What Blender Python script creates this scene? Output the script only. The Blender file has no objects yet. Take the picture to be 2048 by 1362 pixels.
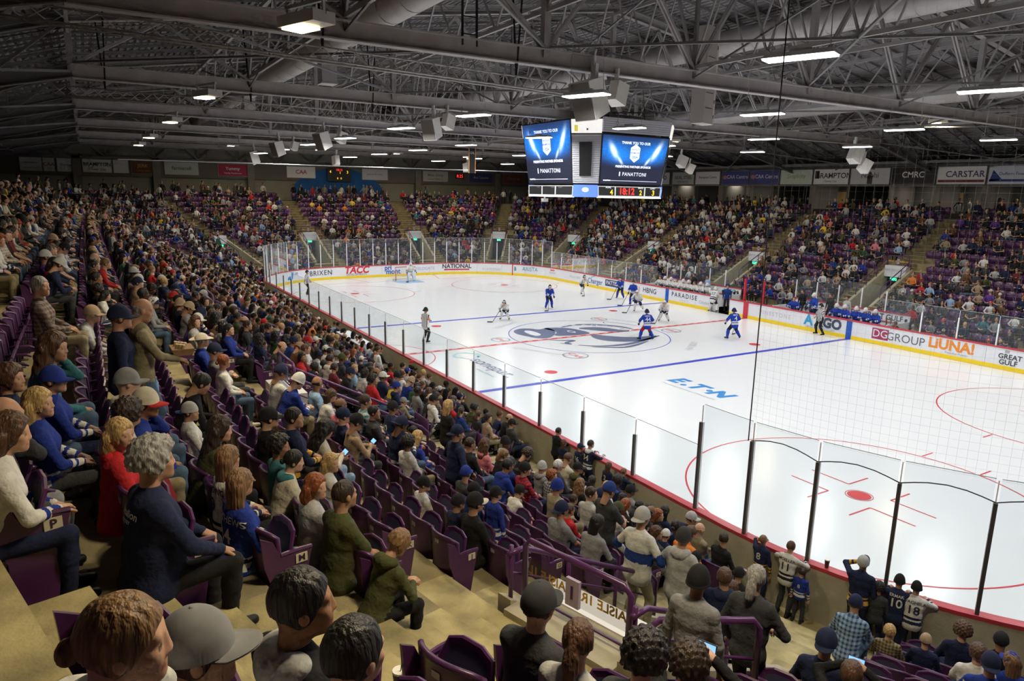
import bpy, math, random
import numpy as np
from mathutils import Vector, Matrix
rnd = random.Random(7)
PI = math.pi
SC = bpy.context.scene
COL = SC.collection

# ------------------------------------------------------------------ camera, world, exposure
def make_camera():
    cd = bpy.data.cameras.new('camera'); cam = bpy.data.objects.new('camera', cd); COL.objects.link(cam)
    cd.sensor_width = 36.0; cd.sensor_fit = 'HORIZONTAL'; cd.lens = 1399.77 / 2048 * 36
    cd.clip_start = 0.1; cd.clip_end = 400
    y, p, r = 2.5988, -0.2075, 0.0192
    f = Vector((math.cos(p)*math.cos(y), math.cos(p)*math.sin(y), math.sin(p)))
    rt = f.cross(Vector((0, 0, 1))).normalized(); up = rt.cross(f)
    c, s = math.cos(r), math.sin(r)
    R = c*rt + s*up; U = -s*rt + c*up
    M = Matrix((R, U, -f)).transposed().to_4x4(); M.translation = Vector((31.3173, -23.996, 7.8437))
    cam.matrix_world = M; SC.camera = cam
make_camera()
w = bpy.data.worlds.new('world'); SC.world = w; w.use_nodes = True
w.node_tree.nodes['Background'].inputs[0].default_value = (0.55, 0.6, 0.7, 1)
w.node_tree.nodes['Background'].inputs[1].default_value = 0.02
SC.view_settings.view_transform = 'Standard'; SC.view_settings.look = 'None'
SC.view_settings.gamma = 1; SC.view_settings.use_curve_mapping = False
SC.view_settings.exposure = 0.15
ICE_W, STAND_W, FAR_W = 215.0, 480.0, 210.0     # watts of one lamp over the ice, over the near stand, over the far stands (far side row added)
LAMP_ICE = LAMP_STAND = 1.0
try:
    SC.cycles.max_bounces = 4; SC.cycles.diffuse_bounces = 3; SC.cycles.glossy_bounces = 2
    SC.cycles.transparent_max_bounces = 16; SC.cycles.use_denoising = True
    SC.cycles.sample_clamp_indirect = 6; SC.cycles.use_adaptive_sampling = True; SC.cycles.adaptive_threshold = 0.06; SC.cycles.adaptive_min_samples = 12
except Exception:
    pass

# ------------------------------------------------------------------ materials
def new_mat(name):
    m = bpy.data.materials.new(name); m.use_nodes = True
    nt = m.node_tree; b = nt.nodes['Principled BSDF']
    return m, nt, b
MATS = {}
def mat(name, col, rough=0.6, metal=0.0, noise=0.0, nscale=6.0, bump=0.0, bscale=30.0, emit=0.0, spec=0.5, alpha=None):
    if name in MATS: return MATS[name]
    m, nt, b = new_mat(name)
    b.inputs['Base Color'].default_value = (*col, 1); b.inputs['Roughness'].default_value = rough
    b.inputs['Metallic'].default_value = metal; b.inputs['Specular IOR Level'].default_value = spec
    tc = nt.nodes.new('ShaderNodeTexCoord')
    if noise:
        n = nt.nodes.new('ShaderNodeTexNoise'); n.inputs['Scale'].default_value = nscale; n.inputs['Detail'].default_value = 5
        nt.links.new(tc.outputs['Object'], n.inputs['Vector'])
        mr = nt.nodes.new('ShaderNodeMapRange'); mr.inputs[1].default_value = 0.3; mr.inputs[2].default_value = 0.7
        mr.inputs[3].default_value = 1 - noise; mr.inputs[4].default_value = 1 + noise
        nt.links.new(n.outputs['Fac'], mr.inputs[0])
        mx = nt.nodes.new('ShaderNodeVectorMath'); mx.operation = 'SCALE'; mx.inputs[0].default_value = col
        nt.links.new(mr.outputs[0], mx.inputs['Scale']); nt.links.new(mx.outputs[0], b.inputs['Base Color'])
    if bump:
        n = nt.nodes.new('ShaderNodeTexNoise'); n.inputs['Scale'].default_value = bscale; n.inputs['Detail'].default_value = 3
        nt.links.new(tc.outputs['Object'], n.inputs['Vector'])
        bp = nt.nodes.new('ShaderNodeBump'); bp.inputs['Strength'].default_value = bump; bp.inputs['Distance'].default_value = 0.02
        nt.links.new(n.outputs['Fac'], bp.inputs['Height']); nt.links.new(bp.outputs[0], b.inputs['Normal'])
    if emit:
        b.inputs['Emission Color'].default_value = (*col, 1); b.inputs['Emission Strength'].default_value = emit
    MATS[name] = m
    return m
def attr_node(nt, name, kind='OBJECT'):
    a = nt.nodes.new('ShaderNodeAttribute'); a.attribute_type = kind; a.attribute_name = name
    return a
def prop_mat(name, prop, rough=0.8, bump=0.0, bscale=40, stripes=False, streak=False, spec=0.3, plaid=False):
    """cloth, skin or hair whose own colour is a custom property of the object that wears it"""
    if name in MATS: return MATS[name]
    m, nt, b = new_mat(name)
    b.inputs['Roughness'].default_value = rough; b.inputs['Specular IOR Level'].default_value = spec
    a = attr_node(nt, prop); col = a.outputs['Color']
    tc = nt.nodes.new('ShaderNodeTexCoord')
    if stripes:
        bd = attr_node(nt, 'band', 'GEOMETRY'); ln = attr_node(nt, 'limb', 'GEOMETRY')
        st = attr_node(nt, 'stripe'); sc_ = attr_node(nt, 'stripe_color')
        def rng(lo, hi, src=None):
            g = nt.nodes.new('ShaderNodeMath'); g.operation = 'GREATER_THAN'; g.inputs[1].default_value = lo
            l = nt.nodes.new('ShaderNodeMath'); l.operation = 'LESS_THAN'; l.inputs[1].default_value = hi
            nt.links.new(src or bd.outputs['Fac'], g.inputs[0]); nt.links.new(src or bd.outputs['Fac'], l.inputs[0])
            mu = nt.nodes.new('ShaderNodeMath'); mu.operation = 'MULTIPLY'
            nt.links.new(g.outputs[0], mu.inputs[0]); nt.links.new(l.outputs[0], mu.inputs[1]); return mu.outputs[0]
        def add(x, y):
            s = nt.nodes.new('ShaderNodeMath'); s.operation = 'ADD'; s.use_clamp = True
            nt.links.new(x, s.inputs[0]); nt.links.new(y, s.inputs[1]); return s.outputs[0]
        f = add(rng(.10, .19), rng(.24, .30)); ch_ = attr_node(nt, 'chest')
        mu = nt.nodes.new('ShaderNodeMath'); mu.operation = 'MULTIPLY'
        nt.links.new(f, mu.inputs[0]); nt.links.new(st.outputs['Fac'], mu.inputs[1])
        mc = nt.nodes.new('ShaderNodeMath'); mc.operation = 'MULTIPLY'; nt.links.new(rng(.34, .58), mc.inputs[0]); nt.links.new(ch_.outputs['Fac'], mc.inputs[1]); tot = add(mu.outputs[0], mc.outputs[0])
        mx = nt.nodes.new('ShaderNodeMix'); mx.data_type = 'RGBA'
        nt.links.new(tot, mx.inputs['Factor']); nt.links.new(col, mx.inputs['A']); nt.links.new(sc_.outputs['Color'], mx.inputs['B'])
        col = mx.outputs['Result']
        # fine vertical or check pattern woven in
        wv = attr_node(nt, 'weave')
        sp = nt.nodes.new('ShaderNodeSeparateXYZ'); nt.links.new(tc.outputs['Object'], sp.inputs[0])
        def wave(out, k):
            s = nt.nodes.new('ShaderNodeMath'); s.operation = 'MULTIPLY'; s.inputs[1].default_value = k; nt.links.new(out, s.inputs[0])
            q = nt.nodes.new('ShaderNodeMath'); q.operation = 'SINE'; nt.links.new(s.outputs[0], q.inputs[0])
            g = nt.nodes.new('ShaderNodeMath'); g.operation = 'GREATER_THAN'; g.inputs[1].default_value = 0.1; nt.links.new(q.outputs[0], g.inputs[0]); return g.outputs[0]
        xw = wave(sp.outputs[0], 110.0); zw = wave(sp.outputs[2], 110.0)
        su = nt.nodes.new('ShaderNodeMath'); su.operation = 'ADD'; nt.links.new(xw, su.inputs[0]); nt.links.new(zw, su.inputs[1])
        hv = nt.nodes.new('ShaderNodeMath'); hv.operation = 'MULTIPLY'; hv.inputs[1].default_value = 0.45; nt.links.new(su.outputs[0], hv.inputs[0])
        h2 = nt.nodes.new('ShaderNodeMath'); h2.operation = 'MULTIPLY'; nt.links.new(hv.outputs[0], h2.inputs[0]); nt.links.new(wv.outputs['Fac'], h2.inputs[1])
        m2 = nt.nodes.new('ShaderNodeMix'); m2.data_type = 'RGBA'
        nt.links.new(h2.outputs[0], m2.inputs['Factor']); nt.links.new(col, m2.inputs['A']); nt.links.new(sc_.outputs['Color'], m2.inputs['B'])
        col = m2.outputs['Result']
    n = nt.nodes.new('ShaderNodeTexNoise'); n.inputs['Scale'].default_value = 14 if not streak else 60
    mp = nt.nodes.new('ShaderNodeMapping'); nt.links.new(tc.outputs['Object'], mp.inputs[0]); nt.links.new(mp.outputs[0], n.inputs['Vector'])
    if streak: mp.inputs['Scale'].default_value = (1, 1, 0.12)
    mr = nt.nodes.new('ShaderNodeMapRange'); mr.inputs[1].default_value = 0.3; mr.inputs[2].default_value = 0.7
    mr.inputs[3].default_value = 0.85 if not streak else 0.55; mr.inputs[4].default_value = 1.12 if not streak else 1.4
    nt.links.new(n.outputs['Fac'], mr.inputs[0])
    vm = nt.nodes.new('ShaderNodeVectorMath'); vm.operation = 'SCALE'
    nt.links.new(col, vm.inputs[0]); nt.links.new(mr.outputs[0], vm.inputs['Scale']); nt.links.new(vm.outputs[0], b.inputs['Base Color'])
    if bump:
        n2 = nt.nodes.new('ShaderNodeTexNoise'); n2.inputs['Scale'].default_value = bscale; n2.inputs['Detail'].default_value = 2
        nt.links.new(mp.outputs[0], n2.inputs['Vector'])
        bp = nt.nodes.new('ShaderNodeBump'); bp.inputs['Strength'].default_value = bump; bp.inputs['Distance'].default_value = 0.03
        nt.links.new(n2.outputs['Fac'], bp.inputs['Height']); nt.links.new(bp.outputs[0], b.inputs['Normal'])
    MATS[name] = m
    return m

# ------------------------------------------------------------------ object helpers
def tag(o, label=None, cat=None, group=None, kind=None):
    if label: o['label'] = label
    if cat: o['category'] = cat
    if group: o['group'] = group
    if kind: o['kind'] = kind
    return o
def mesh_obj(name, verts, faces, mats=None, midx=None, parent=None, smooth=False, data_name=None):
    me = bpy.data.meshes.new(data_name or name)
    me.from_pydata([tuple(v) for v in verts], [], [tuple(f) for f in faces])
    for m in (mats or []): me.materials.append(m)
    if midx is not None: me.polygons.foreach_set('material_index', np.asarray(midx, dtype=np.int32))
    if smooth: me.polygons.foreach_set('use_smooth', np.ones(len(me.polygons), dtype=bool))
    me.update()
    return link(name, me, parent)
def link(name, data, parent=None, loc=None):
    o = bpy.data.objects.new(name, data); COL.objects.link(o)
    if parent is not None: o.parent = parent
    if loc is not None: o.location = loc
    return o
def empty(name, loc=(0, 0, 0), rz=0.0, label=None, cat=None, group=None, kind=None, parent=None):
    o = bpy.data.objects.new(name, None); COL.objects.link(o); o.empty_display_size = 0.2
    o.location = loc; o.rotation_euler = (0, 0, rz)
    if parent is not None: o.parent = parent
    return tag(o, label, cat, group, kind)

class MB:
    """collects boxes, bars, quads and tubes, then links them as one mesh"""
    def __init__(s): s.v = []; s.f = []; s.m = []; s.n = 0
    def add(s, vs, fs, mi=0):
        s.v.extend([tuple(map(float, v)) for v in vs]); s.f.extend([tuple(i + s.n for i in f) for f in fs]); s.m.extend([mi]*len(fs)); s.n += len(vs)
    def box(s, lo, hi, mi=0, M=None):
        x0, y0, z0 = lo; x1, y1, z1 = hi
        vs = [(x0,y0,z0),(x1,y0,z0),(x1,y1,z0),(x0,y1,z0),(x0,y0,z1),(x1,y0,z1),(x1,y1,z1),(x0,y1,z1)]
        if M is not None: vs = [tuple(M @ Vector(v)) for v in vs]
        s.add(vs, [(0,3,2,1),(4,5,6,7),(0,1,5,4),(1,2,6,5),(2,3,7,6),(3,0,4,7)], mi)
    def hexa(s, P, mi=0):
        s.add(P, [(0,3,2,1),(4,5,6,7),(0,1,5,4),(1,2,6,5),(2,3,7,6),(3,0,4,7)], mi)
    def quad(s, a, b, c, d, mi=0): s.add([a, b, c, d], [(0,1,2,3)], mi)
    def bar(s, a, b, w, h=None, mi=0, up=(0,0,1)):
        a = Vector(a); b = Vector(b); d = (b-a)
        if d.length < 1e-6: return
        d.normalize(); u = Vector(up)
        if abs(d.dot(u)) > 0.98: u = Vector((1, 0, 0))
        r = d.cross(u).normalized()*(w/2); u = r.cross(d).normalized()*((h or w)/2)
        vs = [a-r-u, a+r-u, a+r+u, a-r+u, b-r-u, b+r-u, b+r+u, b-r+u]
        s.add(vs, [(0,3,2,1),(4,5,6,7),(0,1,5,4),(1,2,6,5),(2,3,7,6),(3,0,4,7)], mi)
    def tube(s, pts, r, n=8, mi=0, cap=True):
        pts = [Vector(p) for p in pts]; rr = r if isinstance(r, (list, tuple)) else [r]*len(pts)
        base = s.n; vs = []; fs = []
        pu = None
        for i, p in enumerate(pts):
            d = (pts[min(i+1, len(pts)-1)] - pts[max(i-1, 0)]).normalized()
            u = pu if pu is not None else (Vector((0,0,1)) if abs(d.z) < 0.9 else Vector((1,0,0)))
            a = d.cross(u).normalized(); b = a.cross(d).normalized(); pu = b
            for k in range(n):
                t = 2*PI*k/n; vs.append(p + (a*math.cos(t) + b*math.sin(t))*rr[i])
        for i in range(len(pts)-1):
            for k in range(n):
                k2 = (k+1) % n; fs.append((i*n+k, i*n+k2, (i+1)*n+k2, (i+1)*n+k))
        if cap: fs.append(tuple(range(n))[::-1]); fs.append(tuple((len(pts)-1)*n + k for k in range(n)))
        s.add(vs, fs, mi)
    def prism(s, poly, z0, z1, mi=0):
        n = len(poly); vs = [(x, y, z0) for x, y in poly] + [(x, y, z1) for x, y in poly]
        fs = [tuple(range(n))[::-1], tuple(range(n, 2*n))] + [(i, (i+1) % n, n+(i+1) % n, n+i) for i in range(n)]
        s.add(vs, fs, mi)
    def build(s, name, mats, parent=None, smooth=False, data_only=False):
        mats = mats if isinstance(mats, (list, tuple)) else [mats]
        me = bpy.data.meshes.new(name)
        if len(s.v):
            me.from_pydata(s.v, [], s.f)
        for m in mats: me.materials.append(m)
        if len(set(s.m)) > 1: me.polygons.foreach_set('material_index', np.array(s.m, dtype=np.int32))
        if smooth: me.polygons.foreach_set('use_smooth', np.ones(len(me.polygons), dtype=bool))
        me.update()
        if data_only: return me
        return link(name, me, parent)

TEXT_CACHE = {}
def text_geo(txt, size=1.0, bold=0.0, shear=0.0, spacing=1.0):
    """outline letters as flat geometry, centred, returned as (verts, faces)"""
    key = (txt, bold, shear, spacing)
    if key not in TEXT_CACHE:
        cu = bpy.data.curves.new('t', 'FONT'); cu.body = txt; cu.size = 1; cu.align_x = 'CENTER'; cu.align_y = 'CENTER'
        cu.offset = bold; cu.shear = shear; cu.space_character = spacing; cu.resolution_u = 3
        o = bpy.data.objects.new('t', cu); COL.objects.link(o)
        dg = bpy.context.evaluated_depsgraph_get()
        me = bpy.data.meshes.new_from_object(o.evaluated_get(dg))
        v = [tuple(x.co) for x in me.vertices]; f = [tuple(p.vertices) for p in me.polygons]
        COL.objects.unlink(o); bpy.data.objects.remove(o); bpy.data.curves.remove(cu); bpy.data.meshes.remove(me)
        TEXT_CACHE[key] = (v, f)
    v, f = TEXT_CACHE[key]
    return [(x*size, y*size, z) for x, y, z in v], f
def add_text(mb, txt, size, fn, mi=0, **k):
    v, f = text_geo(txt, size, **k); mb.add([fn(x, y) for x, y, z in v], f, mi)

# ------------------------------------------------------------------ the rink outline: s runs round the boards, d away from the ice
LX, LY, RC = 30.48, 12.95, 8.53
CX, CY = LX - RC, LY - RC
QA = PI/2*RC
PER = 4*CX + 4*CY + 4*QA
def path(s, d=0.0):
    """point and outward normal at station s, d metres behind the boards"""
    s = s % PER
    seg = [(2*CX, 'n'), (QA, 'nr'), (2*CY, 'r'), (QA, 'fr'), (2*CX, 'f'), (QA, 'fl'), (2*CY, 'l'), (QA, 'nl')]
    for L, k in seg:
        if s <= L: break
        s -= L
    if k == 'n': return (-CX+s, -LY-d, 0, -1)
    if k == 'r': return (LX+d, -CY+s, 1, 0)
    if k == 'f': return (CX-s, LY+d, 0, 1)
    if k == 'l': return (-LX-d, CY-s, -1, 0)
    a0, cx, cy = {'nr': (-PI/2, CX, -CY), 'fr': (0, CX, CY), 'fl': (PI/2, -CX, CY), 'nl': (PI, -CX, -CY)}[k]
    a = a0 + s/RC
    c, n = math.cos(a), math.sin(a)
    return (cx + (RC+d)*c, cy + (RC+d)*n, c, n)
def in_corner(s):
    s = s % PER
    for a, b in ((2*CX, 2*CX+QA), (2*CX+QA+2*CY, 2*CX+2*QA+2*CY), (4*CX+2*QA+2*CY, 4*CX+3*QA+2*CY), (4*CX+3*QA+4*CY, PER)):
        if a < s < b: return True
    return False
def scl(s, d): return (RC+d)/RC if in_corner(s) else 1.0
def s_of(x, y):
    if abs(x) <= CX: return (x+CX) if y < 0 else 2*CX+2*QA+2*CY+(CX-x)
    if abs(y) <= CY: return 2*CX+QA+(y+CY) if x > 0 else 4*CX+3*QA+2*CY+(CY-y)
    a = math.atan2(abs(y)-CY, abs(x)-CX)
    if x > 0 and y < 0: return 2*CX+(PI/2-a)*RC
    if x > 0: return 2*CX+QA+2*CY+a*RC
    if y > 0: return 4*CX+2*QA+2*CY+(PI/2-a)*RC
    return 4*CX+3*QA+4*CY+a*RC
def d_of(x, y):
    qx, qy = abs(x)-CX, abs(y)-CY
    return math.hypot(max(qx, 0), max(qy, 0)) + min(max(qx, qy), 0) - RC
def sp(s, d, z): x, y, _, _ = path(s, d); return (x, y, z)
NROW = 17; TREAD = 0.84
def row_z(i): return 0.34*i + 0.0045*i*i
def row_d(i): return 1.2 + TREAD*i          # where the backs of that row's seats stand
ROWL = 'ABCDEFGHJKLMNPRST'
ORD = ['first', 'second', 'third', 'fourth', 'fifth', 'sixth', 'seventh', 'eighth', 'ninth', 'tenth', 'eleventh', 'twelfth', 'thirteenth', 'fourteenth', 'fifteenth', 'sixteenth', 'seventeenth', 'eighteenth', 'nineteenth', 'twentieth',
       '21st', '22nd', '23rd', '24th', '25th', '26th', '27th', '28th', '29th', '30th', '31st', '32nd', '33rd', '34th', '35th', '36th', '37th', '38th', '39th', '40th']
# ------------------------------------------------------------------ human figures: one continuous body surface grown from rounded limbs
def V3(*a): return np.array(a, dtype=float)
def nrm(v): v = np.asarray(v, float); return v/(np.linalg.norm(v)+1e-9)
class Sdf:
    def __init__(s, lo, hi, h):
        s.lo = np.array(lo, float); s.h = h; s.n = np.ceil((np.array(hi)-s.lo)/h).astype(int)+1
        s.D = np.full(s.n, 1.0); s.Dm = np.full(s.n, 1.0); s.L = np.zeros(s.n, np.int8); s.B = np.zeros(s.n, np.float32)
    def region(s, lo, hi):
        a = np.clip(np.floor((np.array(lo)-s.lo)/s.h).astype(int), 0, s.n-1); b = np.clip(np.ceil((np.array(hi)-s.lo)/s.h).astype(int)+1, 1, s.n)
        if (b <= a).any(): return None
        sl = tuple(slice(a[i], b[i]) for i in range(3))
        ax = [s.lo[i] + s.h*np.arange(a[i], b[i]) for i in range(3)]
        return sl, np.stack(np.meshgrid(*ax, indexing='ij'), -1)
    def put(s, sl, d, lab, k, band):
        D = s.D[sl]
        hh = np.clip(0.5+0.5*(D-d)/k, 0, 1); s.D[sl] = D*(1-hh)+d*hh-k*hh*(1-hh)
        db = d+(.012 if lab == 2 else 0); m = db < s.Dm[sl]; d_ = db; s.Dm[sl] = np.where(m, d_, s.Dm[sl]); s.L[sl] = np.where(m, lab, s.L[sl]); s.B[sl] = np.where(m, band, s.B[sl])
    def cone(s, a, b, ra, rb, lab=0, k=0.03, flat=None, fl=1.0, band=(9, 9), rip=0.0):
        a = np.asarray(a, float); b = np.asarray(b, float); R = max(ra, rb)*max(1, fl)+2*k+3*s.h
        g = s.region(np.minimum(a, b)-R, np.maximum(a, b)+R)
        if g is None: return
        sl, P = g; ba = b-a; L2 = ba@ba+1e-9
        t = np.clip(((P-a)@ba)/L2, 0, 1); q = P-(a+t[..., None]*ba)
        if flat is not None:
            f = nrm(flat); q = q + (q@f)[..., None]*f*(fl-1)
            d = (np.linalg.norm(q, axis=-1)-(ra+(rb-ra)*t))/max(1.0, fl*0.75)
        else: d = np.linalg.norm(q, axis=-1)-(ra+(rb-ra)*t)
        if rip: d = d + rip*np.sin(t*np.sqrt(L2)*95+np.sin(P[..., 0]*40)*1.5)*np.sin(P[..., 1]*33+P[..., 2]*21)
        s.put(sl, d, lab, k, band[0]+(band[1]-band[0])*t)
    def ell(s, c, r, lab=0, k=0.02, M=None, sub=False, band=9):
        c = np.asarray(c, float); r = np.asarray(r, float); R = r.max()+2*k+3*s.h
        g = s.region(c-R, c+R)
        if g is None: return
        sl, P = g; q = P-c
        if M is not None: q = q@np.asarray(M).T
        k0 = np.linalg.norm(q/r, axis=-1); k1 = np.linalg.norm(q/(r*r), axis=-1)+1e-9
        d = k0*(k0-1)/k1
        if sub:
            D = s.D[sl]; hh = np.clip(0.5-0.5*(D+d)/k, 0, 1); s.D[sl] = D*(1-hh)-d*hh+k*hh*(1-hh)
        else: s.put(sl, d, lab, k, band)
    def mesh(s):
        """surface nets: verts, quads, label and band of every vert"""
        D = s.D; S = D < 0
        nx, ny, nz = D.shape
        c = [(i, j, k) for i in (0, 1) for j in (0, 1) for k in (0, 1)]
        cnt = sum(S[i:nx-1+i, j:ny-1+j, k:nz-1+k].astype(np.int8) for i, j, k in c)
        act = (cnt > 0) & (cnt < 8); idx = np.argwhere(act)
        vid = np.full(act.shape, -1, np.int64); vid[tuple(idx.T)] = np.arange(len(idx))
        acc = np.zeros((len(idx), 3)); wt = np.zeros(len(idx))
        for a in c:
            for ax in range(3):
                if a[ax] == 1: continue
                b = list(a); b[ax] = 1
                da = D[idx[:, 0]+a[0], idx[:, 1]+a[1], idx[:, 2]+a[2]]; db = D[idx[:, 0]+b[0], idx[:, 1]+b[1], idx[:, 2]+b[2]]
                m = (da < 0) != (db < 0); t = np.where(m, da/(da-db+1e-12), 0)
                p = np.array(a, float)+np.zeros((len(idx), 3)); p[:, ax] += t
                acc += p*m[:, None]; wt += m
        loc = acc/wt[:, None]
        V = s.lo + (idx+loc)*s.h
        near = np.clip(np.round(idx+loc).astype(int), 0, np.array(D.shape)-1)
        lab = s.L[tuple(near.T)]; band = s.B[tuple(near.T)]
        Q = []
        for ax in range(3):
            sh = [slice(0, None)]*3
            A = S[tuple(slice(0, -1) if i == ax else slice(0, None) for i in range(3))]; B = S[tuple(slice(1, None) if i == ax else slice(0, None) for i in range(3))]
            e = np.argwhere(A != B); o1, o2 = [i for i in range(3) if i != ax]
            e = e[(e[:, o1] > 0) & (e[:, o2] > 0) & (e[:, o1] < D.shape[o1]-1) & (e[:, o2] < D.shape[o2]-1)]
            def v(d1, d2):
                q = e.copy(); q[:, o1] -= d1; q[:, o2] -= d2; return vid[tuple(q.T)]
            f = np.stack([v(1, 1), v(0, 1), v(0, 0), v(1, 0)], 1)
            flip = A[tuple(e.T)] if ax != 1 else ~A[tuple(e.T)]
            f[~flip] = f[~flip][:, ::-1]; Q.append(f)
        return V, np.concatenate(Q), lab, band
def ik(a, t, l1, l2, hint):
    a = np.asarray(a, float); t = np.asarray(t, float); d = t-a; L = np.linalg.norm(d)
    if L > (l1+l2)*0.995: t = a+d/L*(l1+l2)*0.995; d = t-a; L = np.linalg.norm(d)
    x = (l1*l1-l2*l2+L*L)/(2*L); h = math.sqrt(max(l1*l1-x*x, 0)); u = d/L
    hv = np.asarray(hint, float); hv = hv-(hv@u)*u
    return a+u*x+nrm(hv)*h, t
def rotm(yaw=0, pitch=0, roll=0):
    """columns: right, forward, up; pitch > 0 looks up"""
    return np.array(Matrix.Rotation(yaw, 3, 'Z') @ Matrix.Rotation(pitch, 3, 'X') @ Matrix.Rotation(roll, 3, 'Y'))
SKIN, TOP, PANTS, SHOE, LIP, EYE, SOCK, GLOVE = range(8)
def head_mesh(h=0.008):
    s = Sdf((-.11, -.13, -.20), (.11, .14, .14), h)
    s.ell((0, -.012, .025), (.074, .094, .100), 0, .02)
    s.ell((0, .03, -.045), (.052, .062, .068), 0, .03)
    s.cone((0, .07, -.088), (0, .066, -.088), .02, .02, 0, .03)
    s.cone((-.04, .066, .034), (.04, .066, .034), .014, .014, 0, .02)
    s.cone((-.042, .055, -.012), (-.03, .06, -.03), .02, .018, 0, .02); s.cone((.042, .055, -.012), (.03, .06, -.03), .02, .018, 0, .02)
    for x in (-.031, .031): s.ell((x, .102, .014), (.016, .02, .010), 0, .014, sub=True)
    s.cone((0, .082, .02), (0, .094, -.018), .009, .012, 0, .014)
    s.cone((-.011, .094, -.024), (.011, .094, -.024), .008, .008, 0, .008)
    s.cone((-.018, .084, -.053), (.018, .084, -.053), .0075, .0075, LIP, .006)
    for x in (-.031, .031): s.ell((x, .0725, .013), (.0115, .0115, .0095), EYE, .002)
    for x in (-1, 1): s.ell((x*.077, -.008, .0), (.011, .02, .031), 0, .008)
    s.cone((0, -.03, -.06), (0, -.045, -.19), .05, .055, 0, .03)
    return s.mesh()
def hand_geo(W, f, nn, side, curl=0.6, h=0.0065, glove=False):
    """palm, four fingers and a thumb; W wrist, f pointing direction, nn back-of-hand normal"""
    f = nrm(f); nn = nrm(np.asarray(nn)-(np.asarray(nn)@f)*f); r = np.cross(f, nn)*side
    P = lambda a, b, c: W+f*a+r*b+nn*c
    s = Sdf(W-.2, W+.2, h); lab = GLOVE if glove else 0; g = 1.35 if glove else 1.0
    s.cone(P(-.05, 0, 0), P(.01, 0, 0), .026*g, .025*g, lab, .01)
    s.cone(P(.02, -.016, 0), P(.08, -.024, 0), .018*g, .017*g, lab, .02); s.cone(P(.02, .014, 0), P(.082, .022, 0), .019*g, .017*g, lab, .02)
    s.cone(P(.04, 0, 0), P(.08, 0, 0), .02*g, .018*g, lab, .02)
    for i, (b, L) in enumerate(((.032, .068), (.0105, .076), (-.0105, .072), (-.031, .056))):
        k = curl*(1+.1*i); a = P(.085, b, 0)
        d1 = f*math.cos(k)-nn*math.sin(k); d2 = f*math.cos(2.1*k)-nn*math.sin(2.1*k)
        m = a+d1*L*.5; e = m+d2*L*.5
        s.cone(a, m, .0095*g, .009*g, lab, .005); s.cone(m, e, .0088*g, .0075*g, lab, .004)
    a = P(.025, .03, -.008); m = a+nrm(f*.6+r*.75-nn*.25)*.042; e = m+nrm(f*.85+r*.25-nn*.35)*.032
    s.cone(a, m, .014*g, .011*g, lab, .01); s.cone(m, e, .0105*g, .0088*g, lab, .004)
    return s.mesh()
HEAD = {}
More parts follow.
